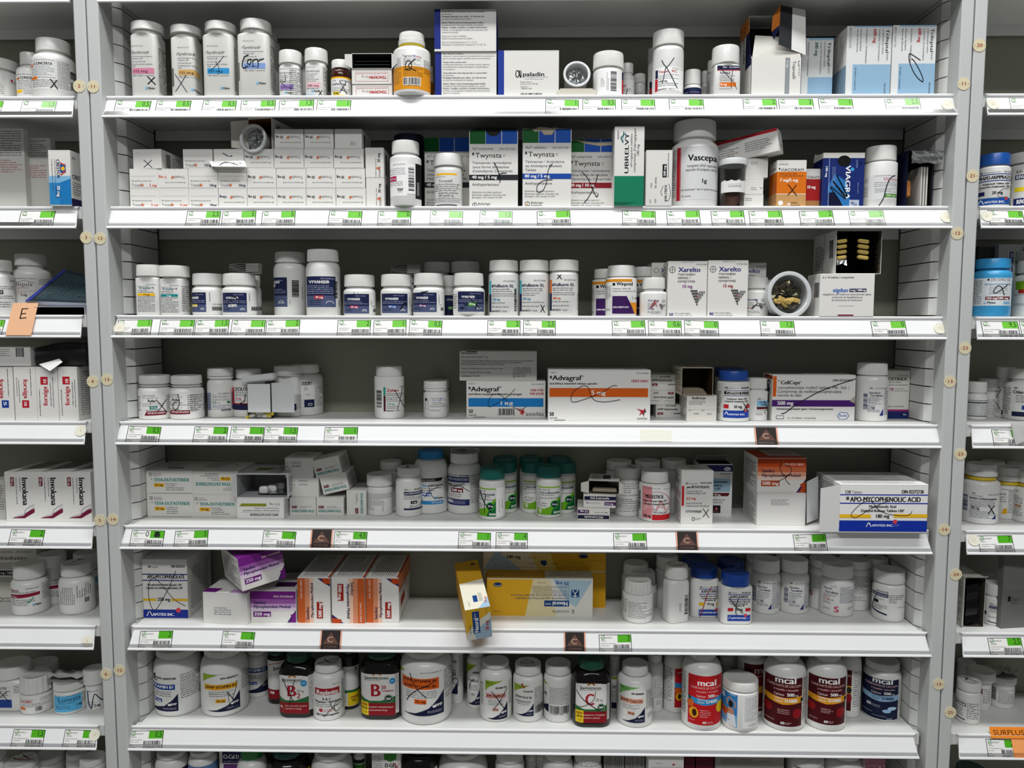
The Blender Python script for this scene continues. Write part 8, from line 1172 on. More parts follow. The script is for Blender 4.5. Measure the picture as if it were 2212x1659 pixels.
low(764, 790, 1605, .05, (766, 788, 20), 'white bottle with dark and green label stripes, bottom row', [r(764, 1636, 24, 10, '#1c2c1c'), r(764, 1648, 24, 60, '#3c7a2c')], sh=10)
K(8, 804, 866, 1612, 1780, 60, 'white carton with green tab and dark red pen mark, bottom row', [p([(830, 1618), (858, 1618), (856, 1634), (844, 1640), (830, 1634)], '#3c8a34'), t(832, 1652, 9, 'D-GEL', 'k', w=26, b=1), g(806, 1626, 20, 60, 7, 'd'), s([(850, 1642), (864, 1659)], 1.5, 'r'), s([(866, 1640), (852, 1659)], 1.5, 'r')], base=.012)
low(866, 946, 1590, .006, (880, 932, 30), 'black bottle with arched red and white label at the bottom edge', [p([(868, 1650), (905, 1640), (944, 1650), (944, 1720), (868, 1720)], '#dedcd8'), s([(868, 1650), (905, 1638), (944, 1652)], 2.5, '#b03a1c'), t(872, 1659, 9, 'Jamieson', '#17301f', w=46, b=1)], sh=34, col='amber:#0e0806', capc='plastic:#0e0e10')
low(947, 1054, 1590, .004, (962, 1040, 26), 'large white bottle with a blue 500 band at the bottom edge', [p([(976, 1648), (1050, 1632), (1052, 1644), (976, 1690)], '#1c3f9c'), t(979, 1656, 5, '500', 'W', w=8, b=1), t(1030, 1644, 4, 'NPN 8000', 'W', w=18)], sh=34)
low(1070, 1132, 1600, .01, (1072, 1130, 40), 'white cap between two blue-banded bottles, bottom row', [], sh=10)
low(1134, 1160, 1606, .05, (1136, 1158, 20), 'white bottle with fine print behind, bottom row', [g(1134, 1640, 24, 60, 9, 'd')], sh=10)
low(1158, 1186, 1606, .045, (1160, 1184, 20), 'white bottle with bold black print behind, bottom row', [g(1158, 1638, 26, 40, 4, 'k')], sh=10)
low(1172, 1238, 1600, .006, (1176, 1234, 36), 'plain white bottle shoulder at the bottom, left of fluted one', [], sh=20)
low(1238, 1300, 1600, .006, (1240, 1298, 44), 'fluted white cap at the bottom edge, left of the cartons', [], flutes=20, sh=14)
K(8, 1304, 1348, 1614, 1780, 50, 'grey carton with vertical print lines, bottom row left', [g(1308, 1770, 150, 36, 5, 'd', rot=90)], base=.02, col='#8d8b85')
K(8, 1350, 1392, 1614, 1780, 50, 'grey carton with vertical print lines, bottom row right', [g(1354, 1770, 150, 34, 5, 'd', rot=90)], base=.02, col='#8d8b85')
K(8, 1400, 1476, 1634, 1780, 90, 'bright white carton with a red dot near its lid, bottom row', [g(1416, 1640, 22, 3, 1, 'd'), e(1454, 1644, 3, 2, 'r'), r(1405, 1650, 66, .8, 'l'), r(1458, 1655, 14, 20, '#1c5c3c')], Yf=LIP-.002, z=SZ[8], col='#e6e5e1')
K(8, 1478, 1500, 1618, 1780, 50, 'narrow maroon carton at the bottom edge, left one', [], base=.02, col='#5a1428')
K(8, 1502, 1540, 1618, 1780, 50, 'maroon carton at the bottom edge, right one', [], base=.02, col='#5a1428')
K(8, 1544, 1692, 1622, 1780, 60, 'wide grey and maroon carton lying at the bottom edge', [r(1544, 1654, 148, 60, '#5a1428'), g(1556, 1632, 120, 12, 3, 'd')], base=.018, col='#9a978f')
low(1698, 1776, 1595, .006, (1706, 1768, 24), 'white bottle with green crescent label at the bottom edge', [p([(1700, 1640), (1772, 1638), (1740, 1650), (1700, 1648)], '#5c9a24'), t(1716, 1659, 5, 'NPN 80003', 'k', w=40, b=1), g(1765, 1650, 10, 20, 3, 'k')], sh=16)
low(1778, 1862, 1595, .006, (1786, 1852, 36), 'wide white bottle shoulder at the bottom, right of green crescent', [], sh=24)
K(8, 1866, 1910, 1622, 1780, 60, 'carton with dusky pink band and bold black capitals, bottom right', [r(1866, 1630, 44, 60, '#a8707c'), t(1868, 1657, 9, 'FOLIC ACID', 'k', w=58, b=1)], base=.012, col='#c9b8b8')
# ================================================================ left unit
C(0, 0, 4.146)
B(1, 312, 655, 323, .004, (350, 622, 110), 'white bottle with orange flame mark and pen X, top shelf, left unit', [r(312, 535, 360, 265, '#dddcd8'), g(320, 540, 190, 14, 1, 'd'), p([(315, 575), (330, 572), (328, 600), (315, 598)], '#d0601c'), t(334, 588, 24, 'CONCERTA', 'k', w=140, b=1), g(322, 594, 170, 88, 6, '#4c6a7c'), r(315, 686, 42, 26, 'o'), g(362, 688, 140, 16, 1, 'd'), g(325, 712, 190, 70, 4, 'd'), r(512, 540, 2, 240, 'd'), g(520, 545, 90, 240, 16, 'd'), bc(652, 605, 70, 46, 'k', rot=-90), bc(652, 700, 70, 46, 'k', rot=-90)]+X(455, 710, 50, 80, 8), ng=24, sh=60, bev=.05)
B(1, 165, 400, 457, .03, (204, 372, 110), 'white bottle with yellow dose behind the pen-crossed one, left unit', [g(175, 665, 150, 16, 1, 'd'), p([(175, 700), (192, 696), (190, 716), (175, 716)], '#d0601c'), t(196, 712, 22, 'CONCERTA', 'k', w=130, b=1), g(180, 718, 140, 86, 6, 'd'), r(168, 806, 44, 24, 'y'), g(220, 806, 100, 40, 3, 'd')], ng=14, sh=50, bev=.05)
B(1, -190, 165, 495, .03, (-170, 160, 90), 'wide white bottle cut off at the left picture edge, top shelf', [r(-180, 665, 220, 190, '#d0d0cc'), g(-60, 735, 90, 100, 6, 'k'), p([(78, 690), (92, 686), (92, 712), (80, 712)], 'r'), t(95, 712, 16, 'GILEAD', '#6c6c74', w=58), g(80, 715, 80, 14, 1, 'd'), g(125, 810, 40, 40, 3, 'd')], ng=16, sh=60)
C(0, 260, 3.456)
K(2, 365, 528, 222, 627, 170, 'tall white and blue carton with a colourful emblem, lettered sideways', [r(365, 470, 165, 160, '#2f86c0'), r(365, 420, 165, 50, '#7fb4d6'), p([(440, 470), (530, 440), (530, 630), (440, 630)], '#1f78b8'), t(425, 300, 24, 'CRESTOR', '#1a1a4a', w=138, rot=-90, b=1), g(420, 300, 185, 12, 1, 'd', rot=-90), g(398, 300, 240, 12, 1, 'd', rot=-90), r(452, 335, 42, 62, '#1c4f9c'), e(473, 367, 15, 15, '#e8b81c'), s([(456, 325), (490, 345)], 9, '#c83c1c'), s([(456, 412), (490, 388)], 9, '#c83c1c'), s([(428, 495), (428, 570)], 34, '#1f5f98'), t(424, 490, 22, '20 mg', 'W', w=82, rot=-90, b=1), g(534, 380, 110, 12, 1, 'd', rot=-90)], base=-.008, side=lambda W, H: [('t', W*.1, H*.15, H*.05, '30', 'd', W*.3, 0, 0), ('t', W*.1, H*.5, H*.08, 'CRESTOR', '#1a1a4a', W*1.1, 1, 0), ('g', W*.1, H*.55, W*.8, H*.25, 5, 'd', 0), ('p', [(0, H*.86), (W, H*.86), (W, H), (0, H)], '#241a4a')])
for x0, x1, y0, lab, c_ in ((-210, 185, 60, 'big white carton with red print lines at the left picture edge', 0), (200, 385, 130, 'second big white carton with red print lines, behind', 1)):
    K(2, x0, x1, y0, 630, 60, lab, [g(x0+(8 if c_ else 215), y0+(30 if c_ else 30), (150 if c_ else 165), 190 if not c_ else 130, 9, 'k'), g(x0+(8 if c_ else 215), y0+(210 if c_ else 240), (140 if c_ else 160), 100, 6, '#a8303a')], base=.04+.012*c_, col='#c9c8c3', rz=0)
B(3, -120, 92, 1037, .004, (-110, 78, 82), 'white ribbed-cap bottle cut off at the left edge, third shelf', [t(60, 1203, 14, 'DIN 0', 'k', w=30), g(-60, 1235, 145, 30, 2, 'k'), r(-60, 1268, 76, 30, 'k'), t(-2, 1292, 18, '0', 'W', w=12), g(-60, 1305, 140, 30, 2, 'k'), g(-60, 1350, 120, 50, 3, 'k')], ribs=50, ng=20, sh=30)
B(3, 112, 370, 993, .035, (134, 345, 85), 'white ribbed-cap bottle with slender lettering behind the slanted blue carton', [r(110, 1170, 172, 145, '#dcdad6'), g(120, 1178, 150, 14, 1, 'd'), t(118, 1240, 32, 'Eliquis', '#4c4244', w=125), s([(155, 1212), (190, 1200), (230, 1208), (258, 1216)], 3, '#4c4244'), t(146, 1258, 16, 'apixaban', '#a86a5c', w=75), g(120, 1270, 150, 26, 2, '#c08a7c'), t(168, 1312, 16, '5 mg', 'k', w=36, b=1), g(282, 1180, 70, 50, 4, 'k')], ribs=60, ng=26, sh=45)
# slanted teal carton and low tray
m = MB(); A, B_, C_, D_ = at(54, 650, LIP+.006), at(196, 655, LIP+.008), at(214, 600, .062), at(138, 582, .060)
n_ = (B_-A).cross(D_-A).normalized(); n_ = n_ if n_.y < 0 else -n_; o0 = A.copy(); Q = [v-o0 for v in (A, B_, C_, D_)]; Q2 = [v-n_*.011 for v in Q]
m.face(Q, '#17262c'); m.face(Q2[::-1], '#17262c')
for j_ in range(4): m.face([Q[j_], Q2[j_], Q2[(j_+1) % 4], Q[(j_+1) % 4]], '#23307c' if j_ == 3 else '#c9ccd4')
C(0, 0, 1); print_on(m, [r(0, 0, 7, 100, '#23307c'), g(12, 8, 84, 84, 12, '#4c6a72')], lambda a, b_: (a/100, b_/100), lambda u, v, h: Q[3].lerp(Q[2], u).lerp(Q[0].lerp(Q[1], u), v)+n_*h, 3)
M = Matrix.Translation(o0)
o = m.build('medicine_box'); o.matrix_world = M; tag(o, 'slanted dark teal carton with blue edge on the third shelf, left unit', 'box', 'medicine cartons on the third shelf')
C(0, 260, 3.456)
K(3, 256, 632, 1375, 1438, 200, 'low open black tray under the slanted teal carton', [], base=.002, opened=True, col='#c9ccd4', inner='#0e0f12', hgt=.0125)
C(0, 720, 3.456)
fx = [(-60, 100, 250, 632, '5 mg', 'b', -1), (106, 270, 250, 632, '10 mg', 'r', -1), (272, 432, 252, 630, '10 mg', 'r', 1), (436, 580, 250, 628, '10 mg', 'r', 1)]
for i_, (x0, x1, y0, y1, mg, cc, up) in enumerate(fx):
    a = x0
    if up < 0: A_ = [t(x1-100 if i_ == 0 else a+72, y0+95, 34, 'forxiga', 'r', w=142, rot=-90, b=1), r((x1-90) if i_ == 0 else a+56, y0+250, 52, 56, cc), t(((x1-90) if i_ == 0 else a+56)+14, y0+258, 22, mg[:-3], 'W', w=34, rot=-90, b=1), g(x1-30, y0+18, 205, 14, 1, 'k', rot=-90), g(a+45, y0+100, 170, 14, 1, 'd', rot=-90), g(a+28, y0+80, 230, 12, 1, 'd', rot=-90)]
    else: A_ = [t(a+80, y0+288, 34, 'forxiga', 'r', w=142, rot=90, b=1), r(a+34, y0+74, 54, 58, 'r'), t(a+78, y0+126, 24, '10', 'W', w=34, rot=90, b=1), g(a+16, y0+365, 200, 14, 1, 'k', rot=90), g(a+100, y0+290, 180, 14, 1, 'd', rot=90), g(a+118, y0+300, 230, 14, 1, 'd', rot=90)]
    if i_ == 0: A_ += [s([(30+k*12, 140+(k % 3)*40), (40+k*10, 230), (70, 150+k*10)], 3, '#2a1c44') for k in range(5)]
    K(4, x0, x1, y0, y1, 420, ['white carton with blue dose square and pen scribble, lettered sideways, left unit', 'white carton with red dose square low, lettered sideways, left unit', 'left of two white cartons with red dose squares high, left unit', 'right of two white cartons with red dose squares high, left unit'][i_], A_, Yf=LIP+.004 if i_ else LIP+.005, z=SZ[4], side=lines('k', 14))
zt = SZ[4]+(at(100, 792, LIP+.004).z-SZ[4])
K(4, -120, 225, 72, 222, 300, 'white carton with barcode lying on the sideways-lettered ones', [bc(118, 108, 62, 68), g(-20, 115, 95, 60, 2, 'd'), r(228, 72, 30, 140, '#e4e4e2')], base=.004, z=zt+.0006, hgt=.0285)
m = MB(); P0 = at(ax(262), ay(240), LIP+.008); rnd = random.Random(5); wB, hB = at(ax(640), 750, LIP+.008).x-P0.x, .036
for sgn, yy in ((0, 0), (1, .06)):
    pass
ringsB = []
for k in range(7):
    u = k/6; hh = hB*(.75+.25*math.sin(u*2.6)); yb_ = .004*math.sin(u*5); ringsB.append([(wB*u, .002+yb_, .001), (wB*u, yb_, hh*.5), (wB*u, .004+yb_, hh), (wB*u, .055, hh*.95), (wB*u, .058, .001)])
m.grid(ringsB, 'plastic:#0c0d0f', smooth=True); m.face(ringsB[0], 'plastic:#0c0d0f'); m.face(ringsB[-1][::-1], 'plastic:#0c0d0f')
o = m.build('black_bag', loc=(P0.x, LIP+.008, zt+.0006)); tag(o, 'crumpled black bag on the sideways-lettered cartons, left unit', 'bag', 'loose packaging')
m = MB(); A = at(ax(290), ay(232), LIP+.002); B_ = at(ax(372), ay(282), LIP-.004); C_ = at(ax(466), ay(215), LIP-.002); D_ = at(ax(440), ay(190), LIP+.004)
m.face([A, B_, C_, D_], 'W'); m.face([v+Vector((0, .0005, .0002)) for v in (D_, C_, B_, A)], 'w'); m.build('torn_flap', o).matrix_parent_inverse = Matrix.Translation(-o.location)
for i_, x0 in enumerate((38, 250, 462)):
    a = x0; y0 = 1035
    K(5, a, a+(215 if i_ < 2 else 218), y0, 1388, 420, '%s of three white cartons with maroon swoosh, lettered sideways' % ('left', 'middle', 'right')[i_], [t(a+130, y0+38, 44, 'Invokana', 'k', w=210, rot=-90, b=1), g(a+122, y0+40, 145, 14, 1, 'd', rot=-90), g(a+94, y0+40, 205, 14, 1, 'd', rot=-90), r(a+44, y0+38, 28, 66, '#6e1830'), t(a+50, y0+44, 16, '300 mg', 'W', w=54, rot=-90), p([(a+40, y0+345), (a+130, y0+325), (a+170, y0+290), (a+217, y0+270), (a+217, y0+300), (a+180, y0+320), (a+140, y0+345)], '#6e1838'), s([(a+140, y0+320), (a+150, y0+280), (a+215, y0+240)], 2.5, '#5c4c6c'), s([(a+60, y0+338), (a+160, y0+300), (a+215, y0+255)], 2.5, '#8c7c94')], Yf=LIP+.017, z=SZ[5], side=lines('#8a8780', 12), top=lambda W, H: [('p', [(W*.3, 0), (W, 0), (W, H*.5), (W*.3, H)], '#8a8780')])
K(5, -70, 36, 1095, 1350, 200, 'small grey carton with lines of print at the left edge, fifth shelf', [g(-40, 1130, 72, 190, 9, 'd')], base=.03, col='#c2c0ba')
C(0, 1160, 3.325)
B(6, 100, 335, 148, 570, (103, 300, 138), 'white ribbed-cap bottle with maroon stripe and green tick, left unit', [t(40, 394, 22, 'Ezetim', '#7c2a44', w=108, b=1), g(190, 366, 80, 16, 1, 'd'), g(108, 392, 150, 16, 1, 'd'), p([(104, 415), (272, 405), (272, 428), (104, 444)], '#8a1838'), t(108, 436, 14, '10 mg', 'W', w=26), g(108, 448, 140, 50, 4, 'd'), r(225, 490, 14, 14, '#7fb2d6'), t(240, 502, 14, 'Mylan', 'k', w=38, b=1), g(285, 350, 45, 120, 8, 'k'), s([(195, 462), (205, 475), (232, 440)], 6, '#1f8a78')], ribs=60, ng=10, sh=36, bev=.07)
B(6, 310, 450, 87, 492, (322, 508, 120), 'white bottle with maroon stripe behind the tick-marked one, left unit', [g(375, 308, 60, 14, 1, 'd'), g(335, 330, 100, 16, 1, 'd'), r(328, 350, 108, 24, '#8a1838'), g(338, 384, 100, 50, 4, 'k'), r(400, 425, 12, 12, '#7fb2d6'), t(414, 436, 13, 'Mylan', 'k', w=30)], ng=10, sh=36, bev=.07)
B(6, 440, 668, 148, 565, (445, 636, 120), 'white ribbed-cap bottle turned to vertical fine print, pen mark on cap', [g(448, 488, 130, 90, 8, 'k', rot=90), g(545, 440, 90, 60, 4, 'k', rot=90), g(600, 430, 100, 40, 2, 'd', rot=90), bc(595, 448, 30, 34)], ribs=60, ng=14, sh=40, bev=.08, capart=[s([(515, 178), (560, 145)], 6), s([(525, 160), (620, 152)], 6)])
B(6, 560, 700, 78, 460, (548, 720, 110), 'white bottle with blue band and red logo at the left unit post', [t(672, 250, 30, 'DO', '#a82c34', w=50, b=1), r(660, 300, 45, 40, '#5ca4c8'), g(660, 345, 40, 60, 5, 'k')], ng=14, sh=30)
K(6, -120, 270, 80, 490, 120, 'pale carton with black dose bar behind the tick-marked bottle', [t(8, 108, 14, 'comprimés', 'd', w=90), t(124, 108, 14, 'DIN 02403277', 'd', w=114), t(-60, 158, 28, 'Jentadueto', 'k', w=270), g(-20, 178, 120, 50, 2, 'd'), r(-60, 238, 164, 34, 'k'), t(-30, 264, 20, '2,5 mg / 1000', 'W', w=128), g(-40, 285, 140, 40, 2, 'd'), ring(0, 450, 12, 4), t(18, 446, 14, 'Boehringer', 'd', w=78), t(18, 466, 14, 'Ingelheim', 'd', w=68)], base=.094, col='#cfcbc0')
B(7, -110, 165, 845, 1255, (-60, 178, 150), 'tall square white bottle with navy band cut off by the left edge', [r(-60, 1070, 140, 160, '#d8d8d6'), t(-10, 1092, 18, 'SOTIL', 'k', w=60, b=1), g(-20, 1098, 95, 60, 4, 'k'), r(-60, 1165, 140, 60, '#22408c'), g(98, 1060, 55, 60, 5, 'k'), r(148, 1105, 18, 60, 'k'), s([(0, 1110), (60, 1180)], 5), s([(50, 1105), (0, 1150)], 5)], kind='square', sq=200, sqc=.25, ng=10, sh=40)
B(7, 160, 375, 930, 1282, (155, 365, 165), 'white fluted-cap bottle with red lettering on a slanted label', [r(155, 1155, 210, 100, '#e2e1de'), t(168, 1192, 22, 'LOSEC', 'r', w=72, b=1), g(285, 1160, 70, 30, 2, 'd'), g(175, 1198, 175, 26, 2, 'd'), r(165, 1225, 28, 18, 'o'), bc(252, 1225, 38, 30)], flutes=18, ng=20, sh=14, bev=.07)
B(7, 225, 400, 848, 1180, (232, 432, 130), 'white smooth-capped bottle behind the red-lettered fluted one, left unit', [g(370, 1090, 30, 50, 3, 'k')], ng=10, sh=20)
lu = B(7, 402, 612, 968, 1282, (392, 602, 110), 'white bottle with bright blue label, crushed leaflet on its cap', [r(408, 1115, 165, 145, '#5cb4e0'), g(478, 1125, 85, 26, 2, 'n'), t(428, 1185, 34, 'Lunesta', 'n', w=138), g(432, 1190, 110, 14, 1, 'n'), g(415, 1212, 100, 30, 2, 'n'), t(536, 1228, 18, '1 mg', 'k', w=38, b=1), g(575, 1110, 34, 110, 7, 'k')], ribs=56, ng=10, sh=24, bev=.07)
m = MB(); rnd = random.Random(8)
G_ = [[((u/6-.5)*.058+rnd.uniform(-.0012, .0012), (v/4)*.024, .003+.006*abs(math.sin(u*1.3+v))+rnd.uniform(0, .002)) for u in range(7)] for v in range(5)]; m.grid(G_, '#b9b8b4', close=False, smooth=False)
G2 = [[(x, y, 0) for x, y, z in rw] for rw in G_]; m.grid(G2, '#9a9994', close=False, smooth=False)
print_on(m, [('b', -.012, .004, .020, .006, 'k', 0)], lambda a, b_: (a, b_), lambda u, v, h: (u, .004+v*1.2, .0115+h), 2)
o = m.build('crushed_leaflet', loc=(lu.x, lu.y-.012, lu.top+.0002)); tag(o, 'crushed leaflet with barcode on the blue-labelled bottle cap, left unit', 'leaflet', 'folded paper leaflets')
B(7, 622, 745, 905, 1250, (610, 760, 140), 'small white bottle with a large zigzag pen line marked 2 mg', [g(640, 1100, 65, 14, 1, 'k'), g(630, 1180, 50, 40, 3, 'd'), t(674, 1222, 20, '2 mg', 'k', w=36, b=1), s([(636, 1105), (640, 1190), (655, 1232), (665, 1170), (680, 1128), (710, 1170), (738, 1200)], 6, '#1f2a4c')], ng=8, sh=20, bev=.07)
B(8, 60, 270, 1540, .015, (60, 265, 100), 'white cap with red ring and pen X at the lower left corner', [], sh=20, capart=[ring(160, 1572, 90, 6, '#a83a44', 28), s([(120, 1560), (200, 1590)], 5), s([(190, 1555), (130, 1592)], 5)])
B(8, 262, 460, 1500, .05, (250, 440, 90), 'red-ringed white cap behind the pen-crossed cap, lower left', [], sh=40)
B(8, 490, 640, 1490, .05, (495, 640, 90), 'white capped bottle behind, lower left, by the post', [], sh=30)
B(8, 590, 760, 1525, .01, (590, 756, 100), 'white plain cap nearest the left unit post, bottom edge', [], sh=20)
B(8, -130, 60, 1515, .02, (-110, 50, 60), 'white bottle cut off in the lower left picture corner', [t(0, 1655, 20, 'CONTI', 'k', w=50, b=1)], sh=30)
# ================================================================ right unit
C(2020, 0, 3.458)
B(2, 335, 546, 1135, .003, (342, 547, 88), 'white bottle with blue cap and blue foot band, right unit', [t(348, 1292, 16, '30', 'k', w=18, b=1), g(372, 1278, 115, 14, 1, 'd'), t(498, 1290, 14, 'DIN 024', 'k', w=46), r(345, 1296, 200, 6, 'b'), r(346, 1312, 18, 20, 'd'), t(366, 1336, 26, 'APO-ARIPIPRAZOLE', 'k', w=208, b=1), r(345, 1344, 200, 6, 'b'), t(370, 1376, 14, 'Aripiprazole Tablets, USP', 'k', w=166, b=1), t(346, 1398, 14, "Comprimés d'aripiprazole, USP", 'k', w=194, b=1), r(340, 1425, 44, 30, '#1c1c5c'), t(430, 1448, 22, '20 mg', 'k', w=68, b=1), r(335, 1475, 210, 50, '#1c4f9c'), s([(346, 1515), (362, 1488), (380, 1515)], 6, 'W'), t(386, 1514, 16, 'APOTEX INC.', 'W', w=130, b=1), e(520, 1480, 10, 12, '#d0404a'), s([(535, 1408), (500, 1412), (468, 1445), (480, 1470), (530, 1472)], 3)], capc='plastic:#1450a0', ng=8, sh=14, bev=.04)
B(2, 546, 900, 1113, .01, (548, 900, 80), 'wide white bottle with yellow block cut off at the right edge', [g(548, 1290, 55, 60, 4, 'k'), g(548, 1370, 55, 90, 5, 'k'), bc(548, 1475, 50, 40), t(620, 1275, 18, '50', 'k', w=40), r(618, 1290, 150, 36, '#262e66'), t(624, 1320, 26, 'RIVA', 'W', w=60, b=1), r(618, 1385, 150, 32, '#e8d020'), r(614, 1468, 150, 56, '#262e66'), t(634, 1510, 32, 'RIVA', 'W', w=64, b=1)], ng=10, sh=24, bev=.05)
C(2020, 440, 3.318)
B(3, 283, 530, 388, .001, (293, 518, 72), 'light blue jar with matching blue cap and dark red dose pill', [r(285, 530, 240, 200, '#d8dde0'), r(378, 535, 12, 14, 'k'), t(398, 553, 22, 'DIN 02402165', 'd', w=118), t(362, 582, 12, 'MYLAN-ATOVAQUONE', '#2f6f9c', w=155, b=1), g(392, 590, 110, 60, 5, 'd'), s([(376, 676), (510, 676)], 24, '#6e1820'), t(376, 683, 15, '250 mg/100 mg', 'W', w=132, b=1), t(382, 715, 15, 'Mylan', 'k', w=52, b=1), r(362, 705, 12, 12, '#7fb2d6'), r(480, 700, 36, 18, '#7fb2d6'), g(288, 540, 62, 180, 14, 'k'), s([(500, 578), (470, 610), (430, 640), (418, 625), (440, 588), (465, 600), (482, 655)], 5)], col='plastic:#3a9cd0', capc='plastic:#2f90c8', ng=12, sh=40, bev=.07)
K(3, 445, 900, 290, 792, 200, 'tall grey carton with green capitals lettered sideways, right unit', [t(565, 345, 20, 'ATOVAQUONE PROGUANIL', '#2f6a44', w=315, rot=-90, b=1), r(524, 342, 28, 145, '#262e66'), t(532, 350, 16, '250 mg/100 mg', 'W', w=130, rot=-90), t(612, 308, 26, '12', 'k', w=30, rot=-90, b=1), t(590, 465, 14, 'TEVA', '#2f6a44', w=50, rot=-90), g(604, 345, 60, 14, 1, 'd', rot=-90), g(530, 510, 160, 20, 2, 'd', rot=-90)], base=.05, col='#a9a9a6')
K(3, 300, 440, 305, 792, 100, 'dark carton in shadow behind the light blue jar', [], base=.06, col='#3c3c38')
B(3, 582, 860, 400, .006, (610, 850, 90), 'white bottle with green swoosh cut off by right picture edge', [p([(600, 550), (740, 540), (740, 600), (600, 612)], '#7aa81c'), r(618, 608, 100, 30, '#a82c1c'), g(595, 640, 100, 14, 1, 'k'), g(594, 710, 100, 20, 2, 'k')], ng=10, sh=50)
dr = [r(200, 1405, 200, 4, 'k')]
B(4, 225, 366, 1270, 1552, (235, 362, 82), 'white bottle with striped fine print beside the right unit post', [r(235, 1408, 130, 3), g(238, 1412, 126, 110, 10, '#3c4460'), r(235, 1422, 130, 8, '#2c3350'), r(235, 1522, 130, 5, '#2c3350')], ng=12, sh=26, bev=.06)
B(4, 330, 433, 1248, 1530, (300, 430, 88), 'white bottle behind the striped-print one, right unit', [g(368, 1400, 60, 120, 10, '#3c4460')], ng=12, sh=26, bev=.06)
C(2020, 440, 3.318)
K(4, 250, 436, 1205, 1240, 120, 'flat carton with dark print lines lying on two small bottles', [g(300, 1212, 130, 22, 2, 'k')], z=SZ[4]+.0615, base=.03, hgt=.0065) if False else None
B(4, 512, 760, 1178, 1560, (545, 740, 76), 'white bottle with blue dose block cut off by the right edge', [t(575, 1328, 14, '60', 'k', w=22, b=1), t(572, 1362, 24, 'Odan', 'k', w=62, b=1), g(590, 1370, 60, 60, 4, 'k'), r(628, 1448, 60, 30, 'b'), r(570, 1495, 120, 34, 'n'), g(515, 1320, 45, 200, 12, 'k')], ng=24, sh=34, bev=.06)
B(4, 440, 560, 1168, 1535, (478, 600, 78), 'white bottle with pen slash behind the blue-dose one, right unit', [g(445, 1310, 32, 190, 12, 'k'), t(494, 1350, 22, 'Odan', 'k', w=60, b=1), r(485, 1480, 40, 36, 'n'), s([(475, 1330), (450, 1400), (455, 1430), (478, 1480)], 4)], ng=20, sh=30, bev=.06)
m = MB(); Q0 = at(2186, 914, LIP-.010); m_pts = [Vector(v) for v in ((0, 0, 0), (.028, .002, .001), (.030, .001, -.030), (.006, -.002, -.032))]
m.face(m_pts, 'film:#e2e2de'); m.face([v+Vector((0, .003, 0)) for v in m_pts][::-1], 'film:#e2e2de')
for j in range(4): m.face([m_pts[j], m_pts[j]+Vector((0, .003, 0)), m_pts[(j+1) % 4]+Vector((0, .003, 0)), m_pts[(j+1) % 4]], 'film:#d8d8d4')
o = m.build('plastic_pouch', loc=Q0); tag(o, 'milky plastic pouch hanging over the fourth rail, right unit', 'pouch', 'loose packaging')
C(2020, 860, 4.146)
yr = dict(ring_=(34, 26), ringc='plastic:#d8b81c', ng=38, skirt=.35, ribs=60, bev=.05)
B(5, 250, 555, 560, 1135, (262, 503, 132), 'white bottle with yellow neck ring beside the right unit post', [bc(312, 880, 145, 42, '#2a2f66', rot=-90), t(338, 862, 14, '100', 'n', w=30, b=1), t(465, 866, 13, 'DIN 0223', 'n', w=84), g(340, 870, 100, 14, 1, 'd'), t(325, 908, 20, 'Sandoz Carbamazepine', 'n', w=205, b=1), g(330, 916, 190, 60, 4, '#3c4470'), r(330, 974, 80, 3), r(330, 1004, 80, 3), t(336, 998, 18, '400 mg', 'n', w=66, b=1), g(328, 1012, 190, 70, 5, '#3c4470'), p([(500, 1084), (528, 1040), (528, 1084)], '#22307c')]+X(470, 950, 48, 90, 7), sh=30, **yr)
B(5, 530, 740, 588, 1090, (520, 760, 145), 'yellow-ringed white bottle second from the post, set back', [g(560, 808, 150, 16, 1, 'n'), t(556, 868, 16, 'zepine CR', 'n', w=80, b=1), g(556, 878, 90, 60, 3, 'n'), g(556, 965, 40, 50, 3, 'n'), p([(608, 1040), (625, 990), (650, 988), (650, 1040)], '#e0a81c'), g(655, 820, 60, 210, 14, 'n')], sh=30, **yr)
B(5, 710, 1000, 630, 1133, (738, 960, 128), 'yellow-ringed white bottle cut off at the right picture edge', [t(740, 856, 14, '100', 'n', w=24), g(735, 885, 70, 80, 4, 'n'), r(740, 970, 50, 26, '#b08a6c'), g(735, 1000, 70, 80, 5, 'n')], sh=30, **yr)
B(5, 410, 600, 545, 1040, (410, 600, 60), 'dim white cap behind the first two yellow-ringed bottles', [], sh=30)
B(5, 640, 840, 565, 1050, (652, 850, 60), 'dim white cap behind the right yellow-ringed bottles', [], sh=30)
C(2020, 1180, 3.464)
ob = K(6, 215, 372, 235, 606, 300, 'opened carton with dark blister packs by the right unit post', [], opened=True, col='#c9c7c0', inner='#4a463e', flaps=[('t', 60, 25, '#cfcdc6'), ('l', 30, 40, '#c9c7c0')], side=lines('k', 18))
m = MB(); m.grid([[(-.010+i*.006, .003+.002*(j % 2), .004+j*.012+i*.001) for j in range(6)] for i in range(4)], 'foil:#3a3a3c', close=False, smooth=False); m.box(-.004, .014, .012, .016, .003, .050, 'foil:#2c2c2e', ch=.001); m.build('blister_pack', ob.root)
B(6, 370, 516, 245, 600, (368, 512, 115), 'small white bottle with red dose mark right of opened carton', [t(414, 440, 12, '100', 'k', w=22, b=1), g(440, 430, 60, 14, 1, 'd'), r(412, 446, 104, 24, '#5c6474'), g(418, 474, 85, 26, 2, 'k'), r(474, 504, 34, 20, 'r'), g(410, 526, 95, 16, 1, 'k'), r(372, 498, 26, 28, 'd'), p([(405, 568), (490, 576), (490, 582), (405, 575)], 'n'), ring(480, 556, 7, 3, 'n')], ng=18, sh=26, bev=.07)
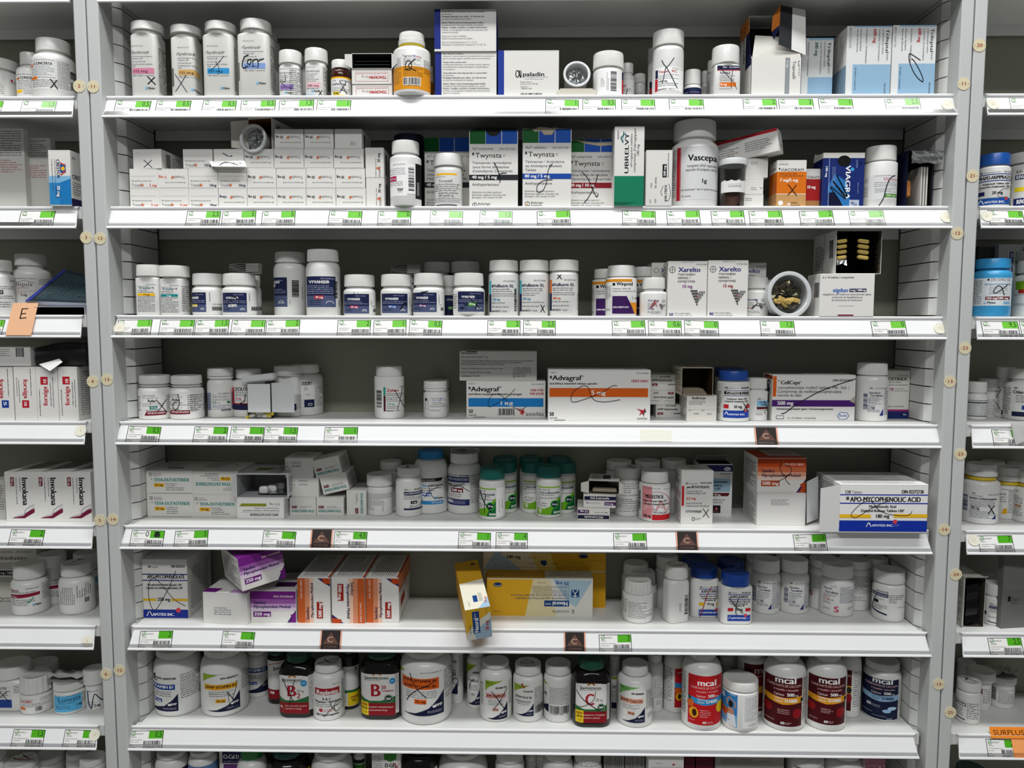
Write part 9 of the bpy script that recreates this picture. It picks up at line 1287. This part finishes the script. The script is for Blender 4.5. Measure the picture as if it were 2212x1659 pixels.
B(6, 340, 498, 198, 545, (330, 498, 90), 'dim white cap behind the red-dose bottle, right unit', [], ng=10, sh=30)
K(6, 490, 900, 60, 520, 60, 'big dark grey carton with rows of fine print, right edge', [g(500, 80, 200, 230, 22, '#8a8a86'), r(534, 358, 24, 40, 'k'), g(565, 372, 70, 50, 4, '#2c2c2a')], base=.02, col='#6f6e6a', rz=8)
B(7, 165, 332, 960, 1338, (170, 333, 112), 'small white bottle with pen mark on its cap, right unit', [g(165, 1160, 70, 18, 1, 'k'), r(165, 1180, 70, 26, '#3c3c48'), t(168, 1202, 16, 'LOPRAM', 'W', w=62, b=1), g(165, 1215, 55, 70, 4, 'k'), p([(160, 1292), (234, 1305), (234, 1312), (160, 1299)], 'k'), g(242, 1168, 78, 130, 9, 'k')], ng=10, sh=30, bev=.07, capart=[s([(225, 1000), (258, 985)], 6), s([(240, 980), (290, 1012)], 6)])
B(7, 270, 412, 880, 1232, (220, 410, 120), 'white bottle with small maroon block behind the pen-marked cap', [r(330, 1060, 24, 44, '#5c1c34'), g(358, 1058, 48, 120, 9, 'k'), r(330, 1195, 18, 6)], ng=10, sh=30, bev=.07)
sb = B(7, 408, 582, 915, 1222, (408, 600, 100), 'white ribbed-cap bottle under a crumpled leaflet, right unit', [bc(465, 1060, 110, 38, 'k', rot=-90), g(478, 1072, 100, 110, 12, 'd')], ribs=50, ng=12, sh=30, bev=.07)
m = MB(); rnd = random.Random(11)
G_ = [[((u/7-.5)*.052+rnd.uniform(-.002, .002), (v/4-.5)*.024, .002+.009*abs(math.sin(u*1.1+v*.7))+rnd.uniform(0, .002)) for u in range(8)] for v in range(5)]; m.grid(G_, '#a3a29d', close=False, smooth=False); m.grid([[(x, y, 0) for x, y, z in rw] for rw in G_], '#8a8984', close=False, smooth=False)
o = m.build('crumpled_leaflet', loc=(sb.x-.008, sb.y, sb.top+.0002)); tag(o, 'crumpled grey leaflet on the ribbed-cap bottle, right unit', 'leaflet', 'folded paper leaflets')
B(7, 170, 290, 830, 1150, (175, 300, 60), 'dim white cap deep at the right unit post', [], ng=10, sh=30)
B(8, 150, 380, 1600, .01, (160, 370, 60), 'dark green jar top in the lower right corner', [], col='plastic:#0e3a34', capc='plastic:#0e3a34', sh=30)
bpy.data.objects.remove(_to)
